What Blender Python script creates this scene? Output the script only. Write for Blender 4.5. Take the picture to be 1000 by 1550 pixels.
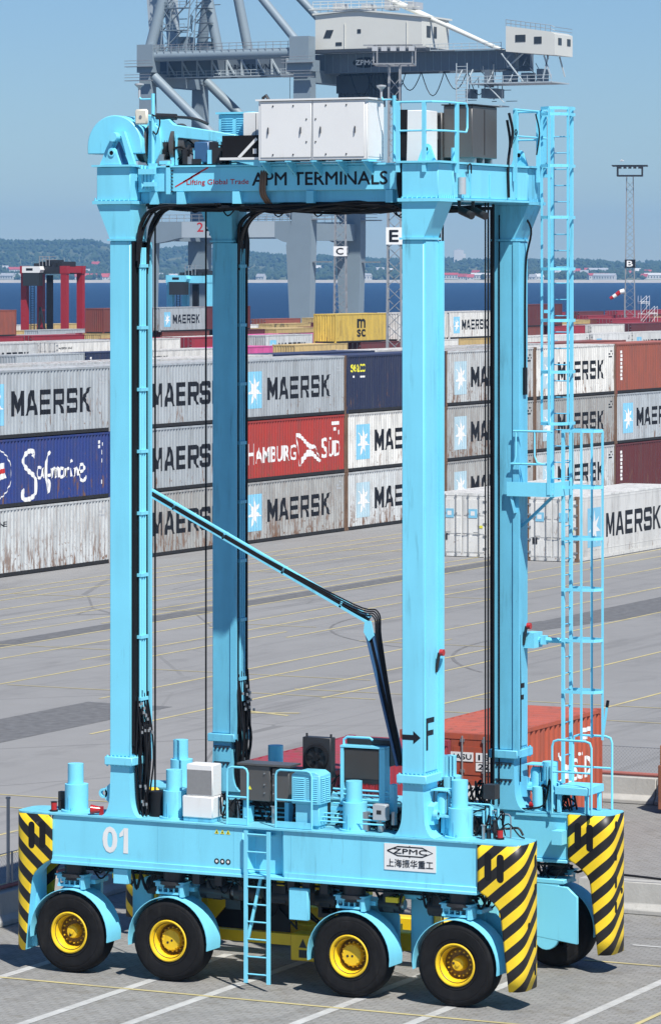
import bpy, bmesh, math, random
from mathutils import Vector, Matrix
random.seed(7)
PI = math.pi
S = bpy.context.scene
COL = S.collection
for o in list(bpy.data.objects):
    bpy.data.objects.remove(o)

# ---------------------------------------------------------------- camera, sky, sun, exposure
YAW = math.radians(26.0)
CAM = Vector((31.682, -64.553, 12.75))
cd = bpy.data.cameras.new('camera')
cam = bpy.data.objects.new('camera', cd)
COL.objects.link(cam)
cam.location = CAM
cam.rotation_euler = (PI / 2, 0, YAW)
cd.sensor_fit = 'HORIZONTAL'
cd.sensor_width = 36.0
cd.lens = 5.950 * 36.0
cd.shift_y = -(775 - 412) / 1000.0
cd.clip_start = 1.0
cd.clip_end = 30000.0
S.camera = cam

SUN_EL = math.radians(54.0)
SUN_DIR = Vector((0.77 * math.cos(SUN_EL), -0.638 * math.cos(SUN_EL), math.sin(SUN_EL))).normalized()
sd = bpy.data.lights.new('sun', 'SUN')
sd.energy = 5.0
sd.angle = math.radians(0.5)
sd.color = (1.0, 0.965, 0.91)
sun = bpy.data.objects.new('sun', sd)
COL.objects.link(sun)
sun.location = (60, -60, 90)
sun.rotation_euler = SUN_DIR.to_track_quat('Z', 'Y').to_euler()

W = bpy.data.worlds.new('World')
S.world = W
W.use_nodes = True
wn = W.node_tree
wn.nodes.clear()
sky = wn.nodes.new('ShaderNodeTexSky')
sky.sky_type = 'NISHITA'
sky.sun_disc = False
sky.sun_elevation = SUN_EL
sky.sun_rotation = math.atan2(SUN_DIR.x, SUN_DIR.y)
sky.altitude = 10
sky.air_density = 1.0
sky.dust_density = 0.0
sky.ozone_density = 3.0
tint = wn.nodes.new('ShaderNodeMix')
tint.data_type = 'RGBA'
tint.blend_type = 'MULTIPLY'
tint.inputs[0].default_value = 1.0
tint.inputs[7].default_value = (0.76, 0.97, 1.27, 1)
bg = wn.nodes.new('ShaderNodeBackground')
bg.inputs['Strength'].default_value = 0.060
wo = wn.nodes.new('ShaderNodeOutputWorld')
wn.links.new(sky.outputs[0], tint.inputs[6])
wn.links.new(tint.outputs[2], bg.inputs['Color'])
wn.links.new(bg.outputs[0], wo.inputs['Surface'])

S.view_settings.view_transform = 'Standard'
S.view_settings.look = 'None'
S.view_settings.gamma = 1.0
S.view_settings.use_curve_mapping = False
S.view_settings.exposure = 0.30
S.render.engine = 'CYCLES'
S.cycles.max_bounces = 6
S.cycles.volume_bounces = 0
S.cycles.use_denoising = True

# ---------------------------------------------------------------- materials
MATS = {}

def nodes_of(name):
    m = bpy.data.materials.new(name)
    m.use_nodes = True
    nt = m.node_tree
    b = nt.nodes['Principled BSDF']
    return m, nt, b

def N(nt, t, **kw):
    n = nt.nodes.new(t)
    for k, v in kw.items():
        setattr(n, k, v)
    return n

def ramp(nt, fac, p0, p1, c0=(0, 0, 0, 1), c1=(1, 1, 1, 1)):
    r = N(nt, 'ShaderNodeValToRGB')
    r.color_ramp.elements[0].position = p0
    r.color_ramp.elements[1].position = p1
    r.color_ramp.elements[0].color = c0
    r.color_ramp.elements[1].color = c1
    nt.links.new(fac, r.inputs[0])
    return r.outputs[0]

def mixc(nt, fac, a, b, mode='MIX'):
    m = N(nt, 'ShaderNodeMix', data_type='RGBA', blend_type=mode)
    for sock, val in ((m.inputs[0], fac), (m.inputs[6], a), (m.inputs[7], b)):
        if hasattr(val, 'node'):
            nt.links.new(val, sock)
        elif isinstance(val, (int, float)):
            sock.default_value = val
        else:
            sock.default_value = (*val[:3], 1)
    return m.outputs[2]

def noise(nt, vec, scale, detail=3, rough=0.55):
    n = N(nt, 'ShaderNodeTexNoise')
    n.inputs['Scale'].default_value = scale
    n.inputs['Detail'].default_value = detail
    n.inputs['Roughness'].default_value = rough
    nt.links.new(vec, n.inputs['Vector'])
    return n.outputs['Fac']

def mapping(nt, src, scale=(1, 1, 1), rot=(0, 0, 0), loc=(0, 0, 0)):
    mp = N(nt, 'ShaderNodeMapping')
    mp.inputs['Scale'].default_value = scale
    mp.inputs['Rotation'].default_value = rot
    mp.inputs['Location'].default_value = loc
    nt.links.new(src, mp.inputs['Vector'])
    return mp.outputs[0]

def plain(name, col, rough=0.5, metal=0.0, var=0.06, vs=3.0, bump=0.0, grime=0.0, gcol=(0.03, 0.025, 0.02), chips=0.0):
    """painted or bare surface: base colour with slight tonal variation and optional grime streaks"""
    m, nt, b = nodes_of(name)
    geo = N(nt, 'ShaderNodeNewGeometry')
    pos = geo.outputs['Position']
    n1 = noise(nt, pos, vs, 4)
    lo = tuple(max(0, c * (1 - var * 2)) for c in col)
    hi = tuple(min(1, c * (1 + var)) for c in col)
    c = mixc(nt, n1, lo, hi)
    if grime > 0:
        st = mapping(nt, pos, (5, 5, 0.5))
        n2 = noise(nt, st, 1.6, 5, 0.65)
        f = ramp(nt, n2, 0.62 - grime * 0.2, 0.80)
        n3 = noise(nt, pos, 0.9, 3)
        f2 = N(nt, 'ShaderNodeMath', operation='MULTIPLY')
        nt.links.new(f, f2.inputs[0])
        nt.links.new(ramp(nt, n3, 0.4, 0.7), f2.inputs[1])
        c = mixc(nt, f2.outputs[0], c, gcol)
    if chips > 0:
        # scuffs and small rust chips, clustered in places
        n4 = noise(nt, mapping(nt, pos, (9, 9, 5)), 1.0, 6, 0.75)
        n5 = noise(nt, pos, 0.55, 2)
        f4 = N(nt, 'ShaderNodeMath', operation='MULTIPLY')
        nt.links.new(ramp(nt, n4, 0.70 - 0.08 * chips, 0.76), f4.inputs[0])
        nt.links.new(ramp(nt, n5, 0.48 - 0.1 * chips, 0.62), f4.inputs[1])
        c = mixc(nt, f4.outputs[0], c, (0.075, 0.06, 0.05))
        n6 = noise(nt, mapping(nt, pos, (1.2, 1.2, 0.12)), 1.0, 4, 0.6)
        c = mixc(nt, ramp(nt, n6, 0.50, 0.85), c, tuple(x * 0.72 for x in col))
    nt.links.new(c, b.inputs['Base Color'])
    b.inputs['Roughness'].default_value = rough
    b.inputs['Metallic'].default_value = metal
    if sum(col) < 0.06: b.inputs['Specular IOR Level'].default_value = 0.22
    if bump > 0:
        bp = N(nt, 'ShaderNodeBump')
        bp.inputs['Strength'].default_value = bump
        bp.inputs['Distance'].default_value = 0.02
        nt.links.new(noise(nt, pos, vs * 6, 4), bp.inputs['Height'])
        nt.links.new(bp.outputs[0], b.inputs['Normal'])
    MATS[name] = m
    return m

def container_mat(name, col, rust=0.3, roof=False, fade=0.1):
    """weathered container paint: faded patches, rust freckles and runs, random per object"""
    m, nt, b = nodes_of(name)
    tc = N(nt, 'ShaderNodeTexCoord')
    oi = N(nt, 'ShaderNodeObjectInfo')
    off = N(nt, 'ShaderNodeVectorMath', operation='SCALE')
    off.inputs[0].default_value = (37.0, 17.0, 9.0)
    nt.links.new(oi.outputs['Random'], off.inputs['Scale'])
    ad = N(nt, 'ShaderNodeVectorMath', operation='ADD')
    nt.links.new(tc.outputs['Object'], ad.inputs[0])
    nt.links.new(off.outputs[0], ad.inputs[1])
    pos = ad.outputs[0]
    n1 = noise(nt, pos, 0.7, 4)
    rb = N(nt, 'ShaderNodeMapRange')
    rb.inputs[3].default_value = 0.86
    rb.inputs[4].default_value = 1.12
    nt.links.new(oi.outputs['Random'], rb.inputs[0])
    c = mixc(nt, n1, tuple(x * (1 - fade * 1.4) for x in col), tuple(min(1, x * (1 + fade)) for x in col))
    c = mixc(nt, 1.0, c, rb.outputs[0], 'MULTIPLY')
    gr = noise(nt, mapping(nt, pos, (2.2, 2.2, 0.35)), 1.0, 5, 0.65)
    c = mixc(nt, ramp(nt, gr, 0.45, 0.80), c, tuple(0.5 * x + 0.035 for x in col))
    # rust runs, denser toward the bottom rail
    st = mapping(nt, pos, (3, 3, 0.55))
    runs = noise(nt, st, 1.5, 6, 0.7)
    sp = noise(nt, pos, 5.0, 5, 0.7)
    mx = N(nt, 'ShaderNodeMath', operation='MAXIMUM')
    nt.links.new(ramp(nt, runs, 0.615 - rust * 0.13, 0.685 - rust * 0.13), mx.inputs[0])
    nt.links.new(ramp(nt, sp, 0.66 - rust * 0.08, 0.69 - rust * 0.08), mx.inputs[1])
    sep = N(nt, 'ShaderNodeSeparateXYZ')
    nt.links.new(tc.outputs['Object'], sep.inputs[0])
    mr = N(nt, 'ShaderNodeMapRange')
    mr.inputs[1].default_value = 0.1
    mr.inputs[2].default_value = 2.0
    mr.inputs[3].default_value = 1.0
    mr.inputs[4].default_value = 0.22
    nt.links.new(sep.outputs[2], mr.inputs[0])
    ml = N(nt, 'ShaderNodeMath', operation='MULTIPLY')
    nt.links.new(mx.outputs[0], ml.inputs[0])
    if roof:
        ml.inputs[1].default_value = 0.7
    else:
        nt.links.new(mr.outputs[0], ml.inputs[1])
    c = mixc(nt, ml.outputs[0], c, (0.17, 0.085, 0.045))
    nt.links.new(c, b.inputs['Base Color'])
    b.inputs['Roughness'].default_value = 0.55
    MATS[name] = m
    return m

plain('blue', (0.215, 0.70, 0.89), 0.42, var=0.05, vs=1.1, grime=0.22, gcol=(0.07, 0.20, 0.25), chips=0.35)
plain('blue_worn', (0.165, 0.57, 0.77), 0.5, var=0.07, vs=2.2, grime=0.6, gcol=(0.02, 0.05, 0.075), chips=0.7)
plain('blue_deck', (0.17, 0.55, 0.70), 0.6, var=0.10, vs=4.0, grime=0.35, gcol=(0.06, 0.12, 0.15))
plain('white', (0.78, 0.78, 0.76), 0.45, var=0.03, vs=2, grime=0.12, gcol=(0.45, 0.42, 0.36))
plain('cream', (0.72, 0.68, 0.56), 0.5, var=0.05)
plain('rubber', (0.012, 0.012, 0.013), 0.78, var=0.35, vs=7, bump=0.15, grime=0.5, gcol=(0.045, 0.042, 0.038))
plain('black', (0.012, 0.012, 0.014), 0.55, var=0.2)
plain('cable', (0.010, 0.010, 0.012), 0.45, var=0.3, vs=5)
plain('letter_black', (0.014, 0.016, 0.022), 0.5, var=0.15)
plain('letter_white', (0.80, 0.80, 0.78), 0.5, var=0.04, vs=2)
plain('letter_red', (0.55, 0.03, 0.03), 0.5)
plain('letter_blue', (0.03, 0.10, 0.38), 0.5)
plain('star_faded', (0.44, 0.60, 0.67), 0.55, var=0.12, vs=1.0)
plain('rim_brown', (0.23, 0.135, 0.02), 0.5, var=0.4, vs=14)  # darker brown for the inner disc of the rims
plain('star_blue', (0.24, 0.57, 0.76), 0.5, var=0.10, vs=1.2)
plain('yellow', (0.86, 0.58, 0.015), 0.42, var=0.05, vs=4, grime=0.12, gcol=(0.25, 0.13, 0.01))
plain('grey_metal', (0.13, 0.125, 0.12), 0.38, metal=0.4, var=0.08, vs=2)
plain('dark_metal', (0.035, 0.036, 0.04), 0.45, metal=0.3, var=0.15, vs=3)
plain('steel', (0.42, 0.43, 0.44), 0.35, metal=0.7, var=0.08)
plain('light_grey', (0.42, 0.44, 0.46), 0.5, var=0.05)
plain('mesh_grey', (0.25, 0.25, 0.25), 0.6, var=0.1, vs=12)
plain('motor_blue', (0.045, 0.13, 0.27), 0.4, var=0.08)
plain('red_paint', (0.34, 0.020, 0.030), 0.45, var=0.06, vs=1.0, grime=0.2)
plain('lamp_red', (0.45, 0.02, 0.02), 0.2, var=0.1)
plain('sticker_yellow', (0.80, 0.75, 0.05), 0.5)
plain('crane_dim', (0.125, 0.155, 0.185), 0.5, var=0.08, vs=0.3)
plain('crane_grey', (0.225, 0.285, 0.325), 0.5, var=0.06, vs=0.25, grime=0.2, gcol=(0.16, 0.19, 0.21))
plain('crane_pale', (0.42, 0.48, 0.51), 0.5, var=0.05, vs=0.3)
plain('crane_house', (0.66, 0.66, 0.60), 0.5, var=0.04, vs=0.3, grime=0.1, gcol=(0.4, 0.36, 0.3))
plain('crane_dark', (0.045, 0.055, 0.068), 0.5, var=0.1, vs=0.4)
plain('galvanised', (0.34, 0.35, 0.36), 0.45, metal=0.4, var=0.1)
plain('concrete', (0.42, 0.41, 0.38), 0.85, var=0.12, vs=2.5, bump=0.3, grime=0.3, gcol=(0.2, 0.19, 0.17))
plain('rust_box', (0.26, 0.10, 0.055), 0.8, var=0.25, vs=2.5, bump=0.2, grime=0.4, gcol=(0.10, 0.045, 0.03))
plain('rust_top', (0.42, 0.17, 0.07), 0.8, var=0.2, vs=3, bump=0.2)
plain('red_pipe', (0.35, 0.12, 0.10), 0.6)
plain('line_yellow', (0.56, 0.48, 0.23), 0.8, var=0.22, vs=0.8, grime=1.2, gcol=(0.27, 0.26, 0.225))
plain('line_white', (0.52, 0.52, 0.50), 0.8, var=0.2, vs=2.2, grime=1.0, gcol=(0.24, 0.235, 0.22))
plain('asphalt_patch', (0.155, 0.157, 0.16), 0.9, var=0.32, vs=3.5, bump=0.3)
plain('tyre_mark', (0.19, 0.188, 0.185), 0.9, var=0.25, vs=1.5)
plain('post_rust', (0.20, 0.12, 0.075), 0.75, var=0.3, vs=2.0, grime=0.3)
plain('rail_black', (0.020, 0.020, 0.021), 0.7, var=0.3, vs=2.0)
plain('house_white', (0.62, 0.61, 0.58), 0.7, var=0.05, vs=0.05)
plain('roof_red', (0.15, 0.075, 0.06), 0.8, var=0.15, vs=0.05)
plain('roof_grey', (0.14, 0.14, 0.15), 0.8, var=0.15, vs=0.05)
plain('sand', (0.52, 0.47, 0.38), 0.9, var=0.15, vs=0.02)
plain('bird_white', (0.75, 0.75, 0.75), 0.6)

CC = {'grey': (0.40, 0.435, 0.455), 'palegrey': (0.56, 0.58, 0.575), 'white': (0.70, 0.69, 0.65),
      'dirtygrey': (0.38, 0.385, 0.37), 'navy': (0.018, 0.028, 0.075), 'blue': (0.022, 0.045, 0.20), 'red': (0.40, 0.042, 0.032),
      'brown': (0.20, 0.055, 0.042), 'maroon': (0.12, 0.025, 0.028), 'orange': (0.30, 0.085, 0.055), 'yellow': (0.60, 0.42, 0.08),
      'tan': (0.55, 0.40, 0.17), 'pink': (0.62, 0.10, 0.30), 'reefer': (0.74, 0.735, 0.70), 'coral': (0.42, 0.088, 0.045), 'crimson': (0.30, 0.025, 0.04)}
RUST = {'grey': 0.30, 'palegrey': 0.8, 'white': 0.45, 'dirtygrey': 0.9, 'navy': 0.15, 'blue': 0.4, 'red': 0.4, 'reefer': 0.12}
for k, c in CC.items():
    container_mat('cont_' + k, c, RUST.get(k, 0.3))
    rc = tuple(0.55 * x + 0.45 * y for x, y in zip(c, (0.5, 0.49, 0.46))) if k in ('grey', 'palegrey', 'white', 'dirtygrey', 'reefer') else tuple(min(1, x * 1.25 + 0.02) for x in c)
    container_mat('roof_' + k, rc, RUST.get(k, 0.3) + 0.1, roof=True, fade=0.15)

def stripe_mat(name, sgn):
    """yellow/black hazard paint laid along the plate (UV in metres)"""
    m, nt, b = nodes_of(name)
    uv = N(nt, 'ShaderNodeUVMap')
    sep = N(nt, 'ShaderNodeSeparateXYZ')
    nt.links.new(uv.outputs[0], sep.inputs[0])
    a = N(nt, 'ShaderNodeMath', operation='MULTIPLY')
    a.inputs[1].default_value = 0.85 * sgn
    nt.links.new(sep.outputs[0], a.inputs[0])
    s = N(nt, 'ShaderNodeMath', operation='SUBTRACT')
    nt.links.new(sep.outputs[1], s.inputs[0])
    nt.links.new(a.outputs[0], s.inputs[1])
    d = N(nt, 'ShaderNodeMath', operation='DIVIDE')
    d.inputs[1].default_value = 0.40
    nt.links.new(s.outputs[0], d.inputs[0])
    fr = N(nt, 'ShaderNodeMath', operation='FRACT')
    nt.links.new(d.outputs[0], fr.inputs[0])
    gt = N(nt, 'ShaderNodeMath', operation='GREATER_THAN')
    gt.inputs[1].default_value = 0.52
    nt.links.new(fr.outputs[0], gt.inputs[0])
    geo = N(nt, 'ShaderNodeNewGeometry')
    n1 = noise(nt, geo.outputs['Position'], 5, 4)
    yl = mixc(nt, n1, (0.78, 0.52, 0.012), (0.92, 0.66, 0.03))
    c = mixc(nt, gt.outputs[0], (0.012, 0.011, 0.011), yl)
    sc = noise(nt, mapping(nt, geo.outputs['Position'], (5, 5, 14)), 1.0, 6, 0.75)
    pt = noise(nt, geo.outputs['Position'], 2.0, 3)
    mm = N(nt, 'ShaderNodeMath', operation='MULTIPLY')
    nt.links.new(ramp(nt, sc, 0.60, 0.70), mm.inputs[0])
    nt.links.new(ramp(nt, pt, 0.50, 0.66), mm.inputs[1])
    c = mixc(nt, mm.outputs[0], c, (0.14, 0.12, 0.09))
    nt.links.new(c, b.inputs['Base Color'])
    b.inputs['Roughness'].default_value = 0.45
    MATS[name] = m

stripe_mat('stripe_up', 1.0)
stripe_mat('stripe_down', -1.0)

# ---------------------------------------------------------------- mesh helpers
class MB:
    def __init__(self):
        self.v, self.f, self.sm = [], [], []

    def add(self, vs, fs, smooth=False):
        n = len(self.v)
        self.v += [tuple(p) for p in vs]
        self.f += [tuple(i + n for i in f) for f in fs]
        self.sm += [smooth] * len(fs)
        return self

    def box(self, x0, x1, y0, y1, z0, z1):
        if x0 > x1: x0, x1 = x1, x0
        if y0 > y1: y0, y1 = y1, y0
        if z0 > z1: z0, z1 = z1, z0
        vs = [(x, y, z) for z in (z0, z1) for y in (y0, y1) for x in (x0, x1)]
        return self.add(vs, [(0, 2, 3, 1), (4, 5, 7, 6), (0, 1, 5, 4), (1, 3, 7, 5), (3, 2, 6, 7), (2, 0, 4, 6)])

    def bar(self, p0, p1, w, h=None, up=(0, 0, 1)):
        """rectangular bar between two points"""
        h = w if h is None else h
        p0, p1 = Vector(p0), Vector(p1)
        d = (p1 - p0).normalized()
        u = Vector(up)
        if abs(d.dot(u)) > 0.98:
            u = Vector((0, 1, 0))
        s = d.cross(u).normalized() * (w / 2)
        t = s.cross(d).normalized() * (h / 2)
        vs = [p + a * s + b * t for p in (p0, p1) for a, b in ((-1, -1), (1, -1), (1, 1), (-1, 1))]
        return self.add(vs, [(3, 2, 1, 0), (4, 5, 6, 7), (0, 1, 5, 4), (1, 2, 6, 5), (2, 3, 7, 6), (3, 0, 4, 7)])

    def cyl(self, p0, p1, r, r1=None, n=12, cap=True):
        r1 = r if r1 is None else r1
        p0, p1 = Vector(p0), Vector(p1)
        d = (p1 - p0).normalized()
        u = Vector((0, 0, 1)) if abs(d.z) < 0.9 else Vector((1, 0, 0))
        a = d.cross(u).normalized()
        b = d.cross(a).normalized()
        vs = []
        for p, rr in ((p0, r), (p1, r1)):
            for i in range(n):
                t = 2 * PI * i / n
                vs.append(p + a * (rr * math.cos(t)) + b * (rr * math.sin(t)))
        self.add(vs, [(i, i + n, (i + 1) % n + n, (i + 1) % n) for i in range(n)], True)
        if cap:
            k = len(self.v) - 2 * n
            self.f += [tuple(k + i for i in range(n)), tuple(k + n + i for i in reversed(range(n)))]
            self.sm += [False, False]
        return self

    def tube(self, pts, r, n=6):
        pts = [Vector(p) for p in pts]
        vs = []
        a = None
        for i, p in enumerate(pts):
            if i == 0: d = pts[1] - pts[0]
            elif i == len(pts) - 1: d = pts[-1] - pts[-2]
            else: d = (pts[i + 1] - p).normalized() + (p - pts[i - 1]).normalized()
            if d.length < 1e-9: d = Vector((0, 0, 1))
            d.normalize()
            if a is None:
                u = Vector((0, 0, 1)) if abs(d.z) < 0.9 else Vector((1, 0, 0))
                a = d.cross(u).normalized()
            else:
                a = (a - d * a.dot(d))
                a = a.normalized() if a.length > 1e-6 else d.orthogonal().normalized()
            b = d.cross(a)
            for k in range(n):
                t = 2 * PI * k / n
                vs.append(p + a * (r * math.cos(t)) + b * (r * math.sin(t)))
        fs = []
        m = len(pts)
        for i in range(m - 1):
            for k in range(n):
                fs.append((i * n + k, i * n + (k + 1) % n, (i + 1) * n + (k + 1) % n, (i + 1) * n + k))
        fs.append(tuple(reversed(range(n))))
        fs.append(tuple((m - 1) * n + k for k in range(n)))
        return self.add(vs, fs, True)

    def prism(self, poly, plane, a, b):
        """polygon in plane 'xz' | 'xy' | 'yz' extruded along the third axis from a to b"""
        def P(u, v, w):
            return {'xz': (u, w, v), 'xy': (u, v, w), 'yz': (w, u, v)}[plane]
        n = len(poly)
        vs = [P(u, v, a) for u, v in poly] + [P(u, v, b) for u, v in poly]
        fs = [tuple(reversed(range(n))), tuple(range(n, 2 * n))]
        fs += [(i, (i + 1) % n, (i + 1) % n + n, i + n) for i in range(n)]
        return self.add(vs, fs)

    def lathe(self, prof, c, axis='y', n=32, sgn=1, smooth=True, cap=False):
        """prof: list of (radius, offset along axis)"""
        cx, cy, cz = c
        vs, fs = [], []
        for r, t in prof:
            for i in range(n):
                a = 2 * PI * i / n
                u, w = r * math.cos(a), r * math.sin(a)
                if axis == 'y': vs.append((cx + u, cy + sgn * t, cz + w))
                elif axis == 'x': vs.append((cx + sgn * t, cy + u, cz + w))
                else: vs.append((cx + u, cy + w, cz + sgn * t))
        for j in range(len(prof) - 1):
            for i in range(n):
                fs.append((j * n + i, j * n + (i + 1) % n, (j + 1) * n + (i + 1) % n, (j + 1) * n + i))
        self.add(vs, fs, smooth)
        if cap:
            k = len(self.v) - len(vs)
            self.f += [tuple(k + i for i in range(n)), tuple(k + (len(prof) - 1) * n + i for i in range(n))]
            self.sm += [False, False]
        return self

    def mesh(self, name):
        me = bpy.data.meshes.new(name)
        me.from_pydata(self.v, [], self.f)
        me.polygons.foreach_set('use_smooth', self.sm)
        bm = bmesh.new()
        bm.from_mesh(me)
        bmesh.ops.recalc_face_normals(bm, faces=bm.faces)
        bm.to_mesh(me)
        bm.free()
        me.set_sharp_from_angle(angle=math.radians(38))
        return me

    def build(self, name, mat, parent=None, bevel=0.0, loc=None, label=None):
        o = obj(name, self.mesh(name), mat, parent)
        if bevel:
            md = o.modifiers.new('bevel', 'BEVEL')
            md.width = bevel
            md.segments = 1
            md.limit_method = 'ANGLE'
            md.angle_limit = math.radians(50)
        if loc is not None:
            o.location = loc
        if label:
            o['label'] = label
        return o

def obj(name, me, mat, parent=None):
    o = bpy.data.objects.new(name, me)
    COL.objects.link(o)
    if mat:
        if not me.materials:
            me.materials.append(MATS[mat])
        elif me.materials[0] is not MATS[mat]:
            o.material_slots[0].link = 'OBJECT'
            o.material_slots[0].material = MATS[mat]
    o.parent = parent
    return o

def thing(name, label, cat, loc=(0, 0, 0), rz=0.0, group=None):
    o = bpy.data.objects.new(name, None)
    o.empty_display_size = 0.2
    COL.objects.link(o)
    o.location = loc
    o.rotation_euler = (0, 0, rz)
    tag(o, label, cat, group)
    return o

def tag(o, label, cat, group=None):
    o['label'] = label
    o['category'] = cat
    if group:
        o['group'] = group
    return o

def structure(o):
    o['kind'] = 'structure'
    return o

def text_geo(txt, bold=0.0, shear=0.0, res=3):
    """flat outline of a line of text, normalised to the unit box (0..1 wide, 0..1 tall), plus its aspect"""
    cu = bpy.data.curves.new('t', 'FONT')
    cu.body = txt
    cu.offset = bold
    cu.shear = shear
    cu.resolution_u = res
    cu.fill_mode = 'FRONT'
    o = bpy.data.objects.new('t', cu)
    COL.objects.link(o)
    bpy.context.view_layer.update()
    me = bpy.data.meshes.new_from_object(o.evaluated_get(bpy.context.evaluated_depsgraph_get()))
    vs = [tuple(v.co) for v in me.vertices]
    fs = [tuple(p.vertices) for p in me.polygons]
    bpy.data.objects.remove(o)
    bpy.data.curves.remove(cu)
    bpy.data.meshes.remove(me)
    x0, x1 = min(v[0] for v in vs), max(v[0] for v in vs)
    y0, y1 = min(v[1] for v in vs), max(v[1] for v in vs)
    return [((v[0] - x0) / (x1 - x0), (v[1] - y0) / (y1 - y0)) for v in vs], fs

def put2d(mb, geo, place):
    """place(u, v) -> world point for every vertex of a flat figure"""
    vs, fs = geo
    return mb.add([place(u, v) for u, v in vs], fs)

def bold_copies(bold, h):
    """shifts that thicken the strokes, each copy half a millimetre further out"""
    if bold <= 0: return [(0, 0, 0)]
    q = bold * h * 1.3
    return [(-q, 0, 0.0), (q, 0, 0.0005), (0, -q, 0.001), (0, q, 0.0015), (-q * .5, -q * .5, 0.002), (q * .5, q * .5, 0.0025)]

def text_ny(txt, x0, x1, z0, z1, y, bold=0.0, shear=0.0):
    g = text_geo(txt, 0, shear)
    m = MB()
    for a, b, c in bold_copies(bold, z1 - z0):
        put2d(m, g, lambda u, v: (x0 + u * (x1 - x0) + a, y - c, z0 + v * (z1 - z0) + b))
    return m

def text_px(txt, y0, y1, z0, z1, x, bold=0.0, shear=0.0):
    g = text_geo(txt, 0, shear)
    m = MB()
    for a, b, c in bold_copies(bold, z1 - z0):
        put2d(m, g, lambda u, v: (x + c, y0 + u * (y1 - y0) + a, z0 + v * (z1 - z0) + b))
    return m

def ribbon(pts, w):
    """flat stroke of width w (or list of widths) along 2-D points"""
    vs, fs = [], []
    n = len(pts)
    for i, p in enumerate(pts):
        p = Vector(p)
        d0 = (p - Vector(pts[i - 1])).normalized() if i else None
        d1 = (Vector(pts[i + 1]) - p).normalized() if i < n - 1 else None
        d = (d0 + d1) if d0 and d1 else (d0 or d1)
        if d.length < 1e-6: d = d0
        d.normalize()
        nn = Vector((-d.y, d.x))
        ww = (w[i] if isinstance(w, (list, tuple)) else w) / 2
        vs += [tuple(p + nn * ww), tuple(p - nn * ww)]
        if i:
            k = 2 * i
            fs.append((k - 2, k - 1, k + 1, k))
    return vs, fs

def smooth_path(pts, n=4):
    """Catmull-Rom through the points"""
    P = [Vector(p) for p in pts]
    P = [P[0] * 2 - P[1]] + P + [P[-1] * 2 - P[-2]]
    out = []
    for i in range(1, len(P) - 2):
        for k in range(n):
            t = k / n
            a, b, c, d = P[i - 1], P[i], P[i + 1], P[i + 2]
            out.append(0.5 * ((2 * b) + (c - a) * t + (2 * a - 5 * b + 4 * c - d) * t * t + (3 * b - a - 3 * c + d) * t ** 3))
    out.append(P[-2])
    return [tuple(p) for p in out]
# ---------------------------------------------------------------- ground, markings, sea, far shore
CY, SY = math.cos(YAW), math.sin(YAW)
def rf(r, d, z=0.0):
    """point r metres right of and d metres ahead of the camera's foot"""
    return (CAM.x + r * CY - d * SY, CAM.y + r * SY + d * CY, z)

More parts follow.
